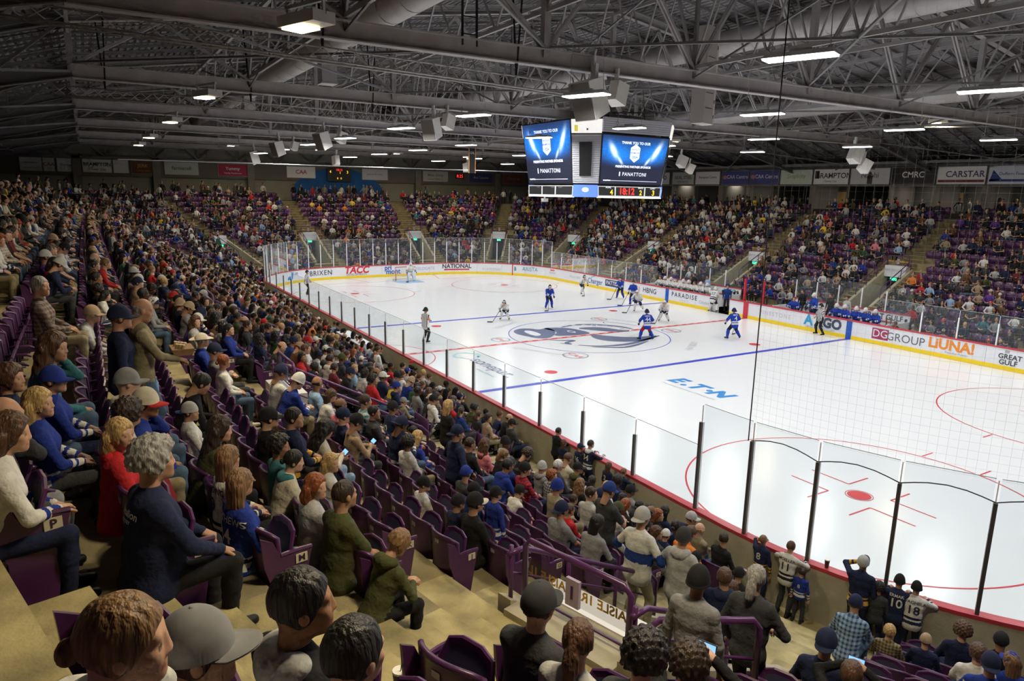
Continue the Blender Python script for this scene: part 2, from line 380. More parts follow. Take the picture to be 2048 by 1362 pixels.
def figure(pose, h=0.014, hands=True, headres=0.008):
    """grow a figure from a pose; returns mesh arrays and the head's frame"""
    p = dict(hip=(0, 0, .52), lean=.05, side=0, twist=0, hy=0, hp=0, hr=0, kl=None, kr=None, fl=(-.13, .42, .07), fr=(.13, .42, .07),
             hl=(-.1, .28, .66), hrr=(.1, .28, .66), el=(-1, -.6, -.3), er=(1, -.6, -.3), fat=1.0, female=0, short=1, shorts=0, sit=1,
             kneehl=(-.25, 1, .6), kneehr=(.25, 1, .6), bulk=0, hand_n=(0, 0, 1), neck=0.0, gloves=0, skates=0, footyaw=.15)
    p.update(pose)
    hip = V3(*p['hip']); fat = p['fat']; bulk = p['bulk']; wf = .93 if p['female'] else 1.0
    Rt = rotm(0, -p['lean'], p['side'])
    up = Rt@V3(0, 0, 1); fw = Rt@V3(0, 1, 0); rt = Rt@V3(1, 0, 0)
    Rc = Rt@rotm(p['twist']); rc = Rc@V3(1, 0, 0); fc = Rc@V3(0, 1, 0)
    waist = hip+up*.17; chest = hip+up*.36+fw*.012; neckb = hip+up*.535-fw*.01
    bend = V3(0, p['neck'], -abs(p['neck'])*.3)
    hc = neckb+nrm(up*1.0+V3(0, 0, .35)+bend)*.175+fw*.035
    Rh = rotm(p['hy'], p['hp'], p['hr'])
    sh = {-1: neckb-up*.075-rc*.160*wf*(1+.15*bulk), 1: neckb-up*.075+rc*.160*wf*(1+.15*bulk)}
    lo = V3(-.75, -.75, -.02); hi = V3(.75, .95, 2.1)
    pts = [hip, hc, np.array(p['hl']), np.array(p['hrr']), np.array(p['fl']), np.array(p['fr'])]
    lo = np.minimum.reduce(pts)-.3; hi = np.maximum.reduce(pts)+.3; lo[0] = min(lo[0], -.45); hi[0] = max(hi[0], .45); lo[1] = min(lo[1], -.3); hi[1] += .1; lo[2] = -.03
    s = Sdf(lo, hi, h)
    tr = .010
    # torso
    lowr = hip-up*(.05+.07*bulk)+fw*(.0 if not p['sit'] else -.01)
    s.cone(lowr, waist, (.128+.03*bulk)*fat, (.110+.03*bulk)*fat, TOP, .05, flat=rt, fl=.80, band=(.05, .35))
    s.cone(waist+fw*.01*fat, chest, .112*fat*(1+.28*bulk), .125*(1+.22*bulk)*(.5+.5*fat), TOP, .07, flat=rc, fl=.74*wf, band=(.35, .7), rip=.003)
    s.cone(chest, neckb-up*.07, .122*(1+.24*bulk), .085*(1+.2*bulk), TOP, .07, flat=rc, fl=.66, band=(.7, .95), rip=.002)
    s.cone(sh[-1], sh[1], .062*(1+.35*bulk), .062*(1+.35*bulk), TOP, .06, band=(.97, .97))
    s.cone(neckb-up*.07, neckb+up*.0, .088, .060, TOP, .06, band=(1, 1))
    if p['female'] and not bulk:
        for x in (-.065, .065): s.ell(chest+fc*.085+rc*x+up*.0, (.055, .055, .06), TOP, .03, band=.6)
    if fat > 1.12: s.ell(waist+fw*.06*fat, (.13*fat, .10*fat, .12*fat), TOP, .06, band=.3)
    # pelvis and legs
    s.cone(hip+rt*-.06-up*.02, hip+rt*.06-up*.02, .10*fat*(1+.3*bulk), .10*fat*(1+.3*bulk), PANTS, .05)
    for sg, foot, kh in ((-1, V3(*p['fl']), p['kneehl']), (1, V3(*p['fr']), p['kneehr'])):
        hj = hip+rt*sg*.085-up*.02; an = foot+V3(0, -.02, .03)
        kn, an = ik(hj, an, .44, .42, kh)
        kp = PANTS if not p['shorts'] else SKIN; tp = PANTS
        th = .083*(.5+.5*fat)*(1+.42*bulk); kr_ = .062*(1+.5*bulk)
        if p['shorts']:
            m = hj+(kn-hj)*.78; s.cone(hj, m, th*1.08, .078, PANTS, .03); s.cone(m, kn, .058, .054, SKIN, .02)
            s.cone(kn, kn+(an-kn)*.45, .052, .052, SKIN, .02); s.cone(kn+(an-kn)*.35, an, .052, .036, SKIN, .02)
        else:
            lw = SOCK if bulk else PANTS
            s.cone(hj, kn, th, kr_, PANTS, .03); s.cone(kn, kn+(an-kn)*.4,     .06*(1+.5*bulk), .062*(1+.5*bulk), lw, .02); s.cone(kn+(an-kn)*.35, an, .062*(1+.5*bulk), .05*(1+.3*bulk), lw, .02, rip=.003)
        fd = V3(math.sin(-sg*-p['footyaw']), math.cos(p['footyaw']), 0)
        dz = .05 if p['skates'] else 0
        s.cone(an-fd*.05+V3(0, 0, -.045), an+fd*.15+V3(0, 0, -.055), .042, .034, SHOE, .02); s.cone(an+V3(0, 0, .02), an-fd*.02+V3(0, 0, -.04), .042, .044, SHOE, .02)
        if p['skates']:
            s.cone(an-fd*.09+V3(0, 0, -.098), an+fd*.17+V3(0, 0, -.098), .009, .009, SHOE, .004); s.cone(an-fd*.05+V3(0, 0, -.09), an-fd*.05+V3(0, 0, -.04), .015, .02, SHOE, .01); s.cone(an+fd*.1+V3(0, 0, -.09), an+fd*.1+V3(0, 0, -.05), .013, .018, SHOE, .01)
    parts = []
    for sg, ht, eh in ((-1, V3(*p['hl']), p['el']), (1, V3(*p['hrr']), p['er'])):
        S_ = sh[sg]+rc*sg*.012; el, wr = ik(S_, ht, .285, .25, eh)
        ar = .052*(.6+.4*fat)*(1+.6*bulk)
        if p['short'] == 2:      # T-shirt
            m = S_+(el-S_)*.72; s.cone(S_, m, ar*1.08, ar*1.05, TOP, .03, band=(.95, .5)); s.cone(m, el, .042, .038, SKIN, .015); s.cone(el, el+(wr-el)*.4, .039, .039, SKIN, .012); s.cone(el+(wr-el)*.3, wr, .039, .026, SKIN, .012)
        else:
            s.cone(S_, el, ar*1.05, ar*.92, TOP, .03, band=(.95, .42), rip=.003); s.cone(el, wr, ar*.9, .036*(1+.4*bulk), TOP, .02, band=(.42, .08), rip=.003)
        if hands:
            fdir = nrm(wr-el)
            parts.append(hand_geo(wr+fdir*.005, fdir, p['hand_n'] if np.ndim(p['hand_n']) == 1 else p['hand_n'][0 if sg < 0 else 1], sg, glove=p['gloves'], curl=p.get('curl', .6)))
        else:
            lab = GLOVE if p['gloves'] else SKIN
            s.cone(wr, wr+nrm(wr-el)*.11, .03*(1+.3*p['gloves']), .028*(1+.3*p['gloves']), lab, .01)
    parts.insert(0, s.mesh())
    if headres not in HEAD: HEAD[headres] = head_mesh(headres)
    v, f, l, b = HEAD[headres]
    fac = 1.07 if not p['female'] else 1.02
    parts.append(((v*fac)@Rh.T+hc, f, l, b))
    off = 0; VV = []; FF = []; LL = []; BB = []
    for v, f, l, b in parts:
        VV.append(v); FF.append(f+off); LL.append(l); BB.append(b); off += len(v)
    V = np.concatenate(VV); F = np.concatenate(FF); L = np.concatenate(LL); B = np.concatenate(BB)
    M = np.eye(4); M[:3, :3] = Rh*fac; M[:3, 3] = hc
    back = dict(o=chest-fc*.13, up=up, rt=rc, fc=fc)
    return V, F, L, B, M, back
def body_mats():
    return [prop_mat('skin', 'skin_tone', .55, .05, 90, spec=.35), prop_mat('top_cloth', 'top_color', .9, .35, 22, stripes=True), prop_mat('trouser_cloth', 'pants_color', .9, .35, 18),
            prop_mat('shoe', 'shoe_color', .6), prop_mat('lips', 'lip_color', .5), mat('eye', (.16, .13, .11), .3), prop_mat('sock_knit', 'sock_color', .9), prop_mat('glove', 'glove_color', .6)]
def fast_mesh(name, V, F, mats, midx=None, smooth=True, attrs=None):
    me = bpy.data.meshes.new(name)
    n = len(V); q = F.shape[1]; k = len(F)
    me.vertices.add(n); me.vertices.foreach_set('co', np.ascontiguousarray(V, dtype=np.float32).ravel())
    me.loops.add(k*q); me.loops.foreach_set('vertex_index', np.ascontiguousarray(F, dtype=np.int32).ravel())
    me.polygons.add(k); me.polygons.foreach_set('loop_start', np.arange(0, k*q, q, dtype=np.int32))
    for m in mats: me.materials.append(m)
    if midx is not None: me.polygons.foreach_set('material_index', np.asarray(midx, dtype=np.int32))
    if smooth: me.polygons.foreach_set('use_smooth', np.ones(k, dtype=bool))
    for an, arr in (attrs or {}).items():
        if arr.ndim == 2:
            a = me.color_attributes.new(an, 'FLOAT_COLOR', 'POINT'); a.data.foreach_set('color', np.ascontiguousarray(arr, dtype=np.float32).ravel())
        else:
            a = me.attributes.new(an, 'FLOAT', 'POINT'); a.data.foreach_set('value', np.ascontiguousarray(arr, dtype=np.float32))
    me.update(calc_edges=True); me.validate()
    return me
def figure_mesh(name, pose, **k):
    V, F, L, B, M, back = figure(pose, **k)
    me = fast_mesh(name, V, F, body_mats(), L[F[:, 0]], True, {'band': B})
    return dict(me=me, head=Matrix(M.tolist()), back=back, V=V, F=F)

# ------------------------------------------------------------------ hair, caps, hoods: worn on the head's frame
def wob(P, a, k, ph=0): return a*(np.sin(P[..., 0]*k+ph)*np.sin(P[..., 1]*k*1.1+1)*np.sin(P[..., 2]*k*.9+2))
def hair_mesh(kind):
    s = Sdf((-.2, -.24, -.46), (.2, .17, .2), .0095)
    g = s.region((-.2, -.24, -.46), (.2, .17, .2)); sl, P = g
    def ell(c, r): q = P-np.array(c); r = np.array(r); k0 = np.linalg.norm(q/r, axis=-1); return k0*(k0-1)/(np.linalg.norm(q/(r*r), axis=-1)+1e-9)
    infl = {'short': .010, 'long': .02, 'bob': .022, 'pony': .012, 'curly': .04, 'bun': .012, 'buzz': .004, 'ball': .004, 'wavy': .03, 'bald': .004, 'mop': .026}[kind]
    d = ell((0, -.014, .03), (.076+infl, .094+infl, .099+infl))
    face = -(P[..., 1]*.83-P[..., 2]*.56-.028+infl*.2)     # keep what is behind a plane tilted over the forehead
    if kind in ('mop', 'bob', 'wavy'): face = -(P[..., 1]*.93-P[..., 2]*.36-.048)
    d = np.maximum(d, -face)
    nk = {'long': -.5, 'bob': -.5, 'wavy': -.5}.get(kind, -.06)
    d = np.maximum(d, -(P[..., 2]-nk+np.clip(P[..., 1]+.02, -.05, .1)*.9))
    if kind == 'bald': d = np.maximum(np.maximum(d, P[..., 2]-.035), P[..., 1]-.0)
    if kind in ('long', 'bob', 'wavy'):
        zb = {'long': -.33, 'bob': -.10, 'wavy': -.24}[kind]; w = {'long': .078, 'bob': .088, 'wavy': .095}[kind]
        a = np.array((0, -.05, .0)); b = np.array((0, -.085, zb)); ba = b-a; t = np.clip(((P-a)@ba)/(ba@ba), 0, 1); q = P-(a+t[..., None]*ba)
        q = q*np.array((.72, 1.15, 1)); dd = np.linalg.norm(q, axis=-1)-(w-.022*t*(kind == 'long'))
        dd = np.maximum(dd, P[..., 1]-.02+.0*P[..., 2]); d = np.minimum(d, dd) if kind != 'long' else np.minimum(d, dd)
        k = .03; 
    if kind == 'pony':
        a = np.array((0, -.10, .05)); b = np.array((0, -.15, -.12)); ba = b-a; t = np.clip(((P-a)@ba)/(ba@ba), 0, 1); q = P-(a+t[..., None]*ba)
        d = np.minimum(d, np.linalg.norm(q, axis=-1)-(.028+.02*np.sin(t*2.6)))
    if kind == 'bun': d = np.minimum(d, ell((0, -.125, .0), (.036, .03, .034)))
    amp = {'curly': .014, 'wavy': .008, 'mop': .007, 'long': .004, 'bob': .004}.get(kind, .003)
    d = d + wob(P, amp, 95 if kind in ('curly', 'mop') else 60) + .0035*np.sin(P[..., 0]*230+P[..., 1]*90)*(kind in ('long', 'bob', 'pony', 'wavy'))
    s.D[sl] = d
    v, f, l, b = s.mesh()
    return fast_mesh('hair_'+kind, v, f, [prop_mat('hair_strands', 'hair_color', .5, .5, 60, streak=True, spec=.5)], None, True)
def dome(infl, z0, n=20, m=8, cy=-.014, cz=.03, top=1.0):
    vs = []; fs = []
    for j in range(m+1):
        el = j/m*PI/2
        for i in range(n):
            a = 2*PI*i/n; vs.append(((.076+infl)*math.cos(a)*math.cos(el), cy+(.094+infl)*math.sin(a)*math.cos(el), z0+(cz+(.099+infl)*top-z0)*math.sin(el)))
    for j in range(m):
        for i in range(n): fs.append((j*n+i, j*n+(i+1) % n, (j+1)*n+(i+1) % n, (j+1)*n+i))
    return vs, fs
def cap_mesh(kind):
    mb = MB(); A = prop_mat('cap_cloth', 'cap_color', .85); Bm = prop_mat('cap_brim_cloth', 'brim_color', .85)
    if kind in ('cap', 'cap_back'):
        v, f = dome(.019, .018, top=1.03); mb.add(v, f, 0)
        sg = 1 if kind == 'cap' else -1
        n = 12
        for dz, fl in ((0, 1), (-.006, -1)):
            vs = []
            for r in (0, 1):
                for i in range(n+1):
                    a = PI*(.12+.76*i/n); x = .088*math.cos(a); yy = (.085+r*.085*math.sin(a)**.8)*1.0
                    y = -.014+(.112*math.sin(a) if r == 0 else .112*math.sin(a)+.078*math.sin(a)**.6)
                    vs.append((x, sg*y-(.0 if sg > 0 else .02), .026-r*.012-(x*x)*1.6+dz))
            mb.add(vs, [(i, i+1, n+2+i, n+1+i) for i in range(n)], 1)
        mb.box((-.006, -.02, .145), (.006, -.008, .152), 0)
    elif kind == 'beanie':
        v, f = dome(.018, .0, top=1.02); mb.add(v, f, 0); v, f = dome(.023, -.012, top=.2); mb.add(v, f, 1)
    elif kind == 'helmet':
        v, f = dome(.032, -.0, top=1.06); mb.add(v, f, 0)
        for x in (-1, 1): mb.box((x*.1-.008, -.06, -.035), (x*.1+.008, .03, .03), 0)
        mb.box((-.1, -.125, -.03), (.1, -.1, .04), 0)
        vs = []
        for i in range(9):
            a = PI*(.12+.76*i/8); vs += [(.112*math.cos(a), .0+.13*math.sin(a), .035), (.112*math.cos(a), .012+.135*math.sin(a), -.03)]
        mb.add(vs, [(2*i, 2*i+1, 2*i+3, 2*i+2) for i in range(8)], 1)
    elif kind == 'bucket':
        v, f = dome(.02, .03, top=.95); mb.add(v, f, 0)
        n = 20; vs = []
        for r in (0, 1):
            for i in range(n):
                a = 2*PI*i/n; k = 1+.75*r; vs.append((.096*k*math.cos(a), -.014+.114*k*math.sin(a), .035-.012*r+.03*r*abs(math.cos(a))))
        mb.add(vs, [(i, (i+1) % n, n+(i+1) % n, n+i) for i in range(n)], 1)
    return mb.build(kind, [A, Bm], smooth=True, data_only=True)
def hood_mesh():
    s = Sdf((-.24, -.26, -.32), (.24, .14, .02), .012)
    for i in range(7):
        a = PI*(1.0+i/6); s.cone((math.cos(a)*.085, -.045+math.sin(a)*.06, -.165+.01*math.sin(a)), (math.cos(a+.5)*.085 if i < 6 else .08, -.045+math.sin(a+.5)*.06 if i < 6 else -.03, -.165), .04, .04, 0, .03)
    s.cone((-.05, -.11, -.19), (.05, -.11, -.19), .05, .05, 0, .04); s.cone((0, -.12, -.2), (0, -.125, -.27), .055, .02, 0, .04, flat=(0, 1, 0), fl=1.5)
    v, f, l, b = s.mesh(); return fast_mesh('hood', v, f, [prop_mat('hood_cloth', 'hood_color', .9, .35, 22)], None, True)
WEAR = {}
def wear(kind):
    if kind not in WEAR:
        if kind in ('cap', 'cap_back', 'beanie', 'helmet', 'bucket'): WEAR[kind] = cap_mesh(kind)
        elif kind == 'hood': WEAR[kind] = hood_mesh()
        elif kind == 'glasses':
            mb = MB()
            for x in (-.033, .033): mb.tube([(x+.02*math.cos(a), .1, .012+.015*math.sin(a)) for a in np.linspace(0, 2*PI, 9)], .0022, 4)
            for x in (-.075, .075): mb.tube([(x*.75, .1, .016), (x, .08, .016), (x, 0, .014)], .002, 4)
            mb.tube([(-.013, .101, .014), (.013, .101, .014)], .002, 4); WEAR[kind] = mb.build('glasses', [mat('glasses_frame', (.02, .02, .02), .3)], data_only=True)
        else: WEAR[kind] = hair_mesh(kind)
    return WEAR[kind]
# ------------------------------------------------------------------ ice sheet and its painted markings
def rounded(d, z, step=0.35):
    n = int(PER/step); return [sp(PER*i/n, d, z) for i in range(n)]
WHITE_ICE, nt_, b_ = new_mat('ice')
b_.inputs['Base Color'].default_value = (.80, .82, .84, 1); b_.inputs['Roughness'].default_value = 0.16; b_.inputs['Specular IOR Level'].default_value = .45
tc_ = nt_.nodes.new('ShaderNodeTexCoord'); n1 = nt_.nodes.new('ShaderNodeTexNoise'); n1.inputs['Scale'].default_value = .6; n1.inputs['Detail'].default_value = 8
nt_.links.new(tc_.outputs['Object'], n1.inputs['Vector'])
cr = nt_.nodes.new('ShaderNodeMix'); cr.data_type = 'RGBA'; cr.inputs['A'].default_value = (.78, .80, .82, 1); cr.inputs['B'].default_value = (.84, .85, .86, 1)
nt_.links.new(n1.outputs['Fac'], cr.inputs['Factor']); nt_.links.new(cr.outputs['Result'], b_.inputs['Base Color'])
n2_ = nt_.nodes.new('ShaderNodeTexNoise'); n2_.inputs['Scale'].default_value = 9; n2_.inputs['Detail'].default_value = 6; nt_.links.new(tc_.outputs['Object'], n2_.inputs['Vector'])
mr_ = nt_.nodes.new('ShaderNodeMapRange'); mr_.inputs[3].default_value = .10; mr_.inputs[4].default_value = .30; nt_.links.new(n2_.outputs['Fac'], mr_.inputs[0]); nt_.links.new(mr_.outputs[0], b_.inputs['Roughness'])
ring = rounded(-0.0, 0.0)
ICE = mesh_obj('floor', ring, [tuple(range(len(ring)))], [WHITE_ICE]); tag(ICE, kind='structure')
def paint(name, col, **k): return mat(name, col, rough=.3, spec=.4, noise=.10, nscale=5)
RED = paint('paint_red', (.62, .035, .05)); BLUE = paint('paint_blue', (.035, .055, .52)); LBLUE = paint('paint_crease', (.30, .52, .78)); NAVY = paint('paint_navy', (.11, .14, .25)); CAAB = paint('paint_caa_blue', (.25, .28, .36))
GREY = paint('paint_grey', (.48, .50, .53)); EBLUE = paint('paint_logo_blue', (.03, .25, .62)); TEAL = paint('paint_teal', (.35, .62, .68)); PINKR = paint('paint_soft_red', (.75, .22, .22))
Z1, Z2, Z3 = .004, .008, .012
def strip(mb, x0, x1, y0, y1, z=Z1): mb.quad((x0, y0, z), (x1, y0, z), (x1, y1, z), (x0, y1, z))
def arc(mb, cx, cy, r, w, a0=0, a1=2*PI, z=Z1, n=64):
    for i in range(n):
        a, b = a0+(a1-a0)*i/n, a0+(a1-a0)*(i+1)/n
        mb.quad((cx+(r-w/2)*math.cos(a), cy+(r-w/2)*math.sin(a), z), (cx+(r+w/2)*math.cos(a), cy+(r+w/2)*math.sin(a), z), (cx+(r+w/2)*math.cos(b), cy+(r+w/2)*math.sin(b), z), (cx+(r-w/2)*math.cos(b), cy+(r-w/2)*math.sin(b), z))
def disc(mb, cx, cy, r, z=Z2, n=32, ry=None):
    mb.add([(cx+r*math.cos(2*PI*i/n), cy+(ry or r)*math.sin(2*PI*i/n), z) for i in range(n)], [tuple(range(n))])
for x in (-7.47, 7.47):
    m = MB(); strip(m, x-.15, x+.15, -LY, LY); m.build('blue_line', BLUE, ICE)
m = MB(); strip(m, -.15, .15, -LY, LY, Z1)
m.build('centre_red_line', RED, ICE)
m = MB()
for i in range(40):
    y = -LY+.4+i*.65
    if abs(y) < LY-.3: strip(m, -.06, .06, y, y+.30, Z2)
m.build('centre_line_dash', paint('paint_pale_pink', (.80, .52, .52)), ICE)
for x in (-27.13, 27.13):
    m = MB(); strip(m, x-.03, x+.03, -11.15, 11.15); m.build('goal_line', RED, ICE)
    sg = 1 if x < 0 else -1
    m = MB(); strip(m, min(x, x+sg*1.37), max(x, x+sg*1.37), -1.22, 1.22, Z1)
    m.add([(x+sg*1.37, -1.22, Z1), (x+sg*1.37, 1.22, Z1)]+[(x+sg*(1.37+.46*math.sin(PI*i/12)), 1.22*math.cos(PI*i/12), Z1) for i in range(13)], [tuple(range(2, 15))]); m.build('goal_crease', LBLUE, ICE)
    m = MB()
    for q in (-1, 1):
        m.bar((x, q*3.35, Z1), (math.copysign(LX, x), q*4.27, Z1), .05, .004)
    m.build('trapezoid_line', RED, ICE)
    for y in (-6.71, 6.71):
        cx = 21.03*(-1 if x < 0 else 1)
        m = MB(); arc(m, cx, y, 4.57, .05, n=96); m.build('faceoff_circle', RED, ICE)
        m = MB(); disc(m, cx, y, .30); m.build('faceoff_dot', RED, ICE)
        m = MB(); arc(m, cx, y, .345, .02, z=Z2, n=40)
        for qx in (-1, 1):
            for qy in (-1, 1):
                strip(m, *sorted((cx+qx*.61, cx+qx*1.8)), y+qy*.46-.025, y+qy*.46+.025)
                strip(m, cx+qx*.61-.025, cx+qx*.61+.025, *sorted((y+qy*.46, y+qy*1.35)))
                strip(m, cx+qx*.85-.025, cx+qx*.85+.025, *sorted((y+qy*4.57, y+qy*5.17)))
        m.build('hash_mark', RED, ICE)
for x in (-6.1, 6.1):
    for y in (-6.71, 6.71):
        m = MB(); disc(m, x, y, .30); m.build('neutral_dot', RED, ICE)
m = MB(); arc(m, 0, -LY, 3.05, .05, 0, PI); m.build('referee_crease', RED, ICE)
m = MB(); arc(m, 0, 0, 4.57, .05, n=96); m.build('centre_circle', BLUE, ICE)
for i, (cx, cy, r) in enumerate(((-1.04, -5.2, .5), (3.9, -3.75, .62), (-3.9, 3.75, .5), (1.1, 5.3, .55))):
    m = MB(); arc(m, cx, cy, r, .09, n=40); m.build('sponsor_ring', CAAB, ICE)
    m = MB(); add_text(m, 'CAA', r*.95, lambda a, b, cx=cx, cy=cy: (cx+a*.9, cy+b*.9, Z2), bold=.02); m.build('ring_letters', PINKR, ICE)

LOGO = {"dark": [
 [[-2.87,-3.35],[-3.34,-2.55],[-3.06,-1.96],[-2.46,-1.78],[-2.9,-0.89],[-1.78,-1.04],[-0.61,-1.98],[-0.19,-2.7],[-0.43,-3.2],[-1.32,-3.46],[-2.03,-3.62]],
 [[-2.99,-1.44],[-2.45,0.08],[-1.23,0.47],[-0.24,0.46],[-0.2,-0.46],[-0.4,-1.54],[-0.76,-1.97],[-1.45,-1.05]],
 [[-0.18,0.24],[0.72,0.79],[1.62,1.69],[1.79,3.02],[1.91,3.6],[2.69,2.03],[2.51,0.75],[1.76,-0.21],[0.8,-0.33]],
 [[-1.93,0.44],[-1.99,1.42],[-1.4,2.29],[-0.38,2.61],[0.31,2.99],[-0.02,1.94],[-0.9,1.15]]],
 "light": [[[-2.62,-2.82],[-2.56,-2.34],[-1.25,-2.33],[-0.89,-2.9],[-1.58,-3.03]]]}
def smooth_poly(P, n=2):
    P = [tuple(p) for p in P]
    for _ in range(n):
        Q = []
        for i in range(len(P)):
            a, b = P[i], P[(i+1) % len(P)]; Q += [(a[0]*.75+b[0]*.25, a[1]*.75+b[1]*.25), (a[0]*.25+b[0]*.75, a[1]*.25+b[1]*.75)]
        P = Q
    return P
def flat_poly(mb, P, z):
    from mathutils.geometry import tessellate_polygon
    vs = [(x, y, z) for x, y in P]; tr = tessellate_polygon([[Vector(v) for v in vs]]); mb.add(vs, [tuple(t) for t in tr])
m = MB()
for P in LOGO['dark']: flat_poly(m, smooth_poly(P), Z2)
def band(mb, C, w, z):
    C = [Vector((x, y, z)) for x, y in smooth_poly(C, 0)]
    for i in range(len(C)-1):
        a, b = C[i], C[i+1]; d0 = (C[i+1]-C[max(i-1, 0)]).normalized(); d1 = (C[min(i+2, len(C)-1)]-C[i]).normalized()
        n0 = Vector((-d0.y, d0.x, 0))*w[i]; n1 = Vector((-d1.y, d1.x, 0))*w[i+1]; mb.quad(a-n0, a+n0, b+n1, b-n1)
def curve(pts, n=24):
    P = [Vector((*p, 0)) for p in pts]; out = []
    for i in range(len(P)-1):
        p0, p1, p2, p3 = P[max(i-1, 0)], P[i], P[i+1], P[min(i+2, len(P)-1)]
        for k in range(6):
            t = k/6; q = .5*((2*p1)+(p2-p0)*t+(2*p0-5*p1+4*p2-p3)*t*t+(3*p1-p0-3*p2+p3)*t**3); out.append((q.x, q.y))
    out.append((P[-1].x, P[-1].y)); return out
for pts, w0 in (([(0, -3.0), (.55, -2.4), (.9, -1.7), (1.2, -2.4), (1.6, -2.4), (1.2, -2.8)], .12), ([(2.0, -2.2), (2.75, -1.2), (2.95, .4), (2.45, 2.2), (1.93, 3.6)], .17), ([(2.7, -1.8), (3.45, -.5), (3.35, .6), (2.8, 2.0)], .14), ([(-2.6, -.1), (-2.85, 1.2), (-2.3, 2.4), (-1.2, 3.3), (-.3, 3.5)], .2)):
    c = curve(pts); band(m, c, [w0*(.25+.75*math.sin(PI*i/(len(c)-1))) for i in range(len(c))], Z2)
m.build('centre_logo', NAVY, ICE)
m = MB(); [flat_poly(m, smooth_poly(P), Z3) for P in LOGO['light']]
for i, ch in enumerate('BRAMPTON'):
    a = PI*(.96-.46*i/7); cx, cy = 3.05*math.cos(a)*.98, 3.05*math.sin(a)
    add_text(m, ch, .55, lambda x, y, a=a, cx=cx, cy=cy: (cx+x*math.sin(a)+y*math.cos(a), cy-x*math.cos(a)+y*math.sin(a), Z3), bold=.03)
for x, y in ((1.15, 2.6), (1.3, 2.25), (1.1, 3.0)): disc(m, x, y, .1, Z3, 10, .2)
disc(m, -1.2, -.35, .35, Z3, 20, .2)
m.build('logo_highlight', paint('paint_logo_white', (.72, .74, .78)), ICE)
m = MB(); disc(m, -1.2, -.35, .16, .016, 16); m.build('logo_eye', NAVY, ICE)
m = MB(); add_text(m, 'E', 1.18, lambda x, y: (9.85+x+y*.18, -2.56+y, Z1), bold=.05); add_text(m, 'T', 1.18, lambda x, y: (11.0+x+y*.18, -2.56+y, Z1), bold=.05); add_text(m, 'N', 1.18, lambda x, y: (12.25+x+y*.18, -2.56+y, Z1), bold=.05)
disc(m, 10.45, -2.85, .14, Z1, 16); disc(m, 11.65, -2.55, .14, Z1, 16); m.build('ice_lettering', EBLUE, ICE)
m = MB(); add_text(m, 'Powering Business Worldwide', .24, lambda x, y: (11.2+x, -3.35+y, Z1)); m.build('ice_lettering', GREY, ICE)
m = MB(); add_text(m, 'sonepar', 1.05, lambda x, y: (4.1+x, -8.62+y, Z1), bold=.01); disc(m, 6.0, -8.95, .08, Z1, 10); m.build('ice_lettering', NAVY, ICE)
m = MB(); arc(m, 1.55, -8.62, .62, .16, .6, 5.2); arc(m, 1.9, -8.62, .4, .1, -2.4, 2.4); m.build('ice_emblem', TEAL, ICE)
m = MB(); add_text(m, 'Powered by Difference', .24, lambda x, y: (4.6+x, -9.4+y, Z1)); m.build('ice_lettering', TEAL, ICE)
for txt, cx, cy, an in (('ONTARIO', -4.6, -2.8, 2.1), ('COMMUNITY', 2.4, -4.9, .45), ('HOCKEY', 4.9, 3.2, 2.2), ('ALUMNI', -2.6, 4.9, .45)):
    m = MB(); add_text(m, txt, .55, lambda x, y: (cx+x*math.cos(an)-y*math.sin(an), cy+x*math.sin(an)+y*math.cos(an), Z1)); m.build('ice_lettering', GREY, ICE)

# ------------------------------------------------------------------ dasher boards
WH = mat('board_white', (.74, .75, .79), .35, noise=.03); YEL = mat('kick_yellow', (.85, .60, .01), .35); CAPR = mat('cap_red', (.50, .045, .06), .35, noise=.08); CONC = mat('wall_concrete', (.44, .41, .31), .85, noise=.14, nscale=2.5, bump=.2)
BD = empty('dasher_boards', label='white rink boards with red top rail and yellow kick strip around the ice', cat='boards')
GATE = (102.9, 104.6)
def ext(mb, s0, s1, d0, d1, z0, z1, mi=0, step=.8):
    n = max(1, int(math.ceil((s1-s0)/(step if (in_corner(s0+.01) or in_corner(s1-.01)) else 50))))
    for i in range(n):
        a = s0+(s1-s0)*i/n; b = s0+(s1-s0)*(i+1)/n
        mb.hexa([sp(a, d0, z0), sp(a, d1, z0), sp(b, d1, z0), sp(b, d0, z0), sp(a, d0, z1), sp(a, d1, z1), sp(b, d1, z1), sp(b, d0, z1)], mi)
NP = 66
edges = sorted([PER*i/NP for i in range(NP)]+[GATE[0], GATE[1]])+[PER]
edges = [e for i, e in enumerate(edges) if i == 0 or e-edges[i-1] > .5 or e in GATE]
for a, b in zip(edges[:-1], edges[1:]):
    if GATE[0]-.01 <= a and b <= GATE[1]+.01: continue
    m = MB(); ext(m, a+.006, b-.006, 0, .09, .0, 1.04); p = m.build('board_panel', WH, BD)
    m = MB(); ext(m, a+.004, b-.004, -.014, 0.0, .012, .22); m.build('kick_strip', YEL, p)
    m = MB(); ext(m, a, b, -.03, .17, 1.04, 1.11); m.build('cap_rail', CAPR, BD)
    if a < 2*CX+QA+1 or a > PER-QA-1:
        m = MB(); ext(m, a, b, .10, .16, -.45, 1.035); m.build('outer_wall_panel', CONC, BD)
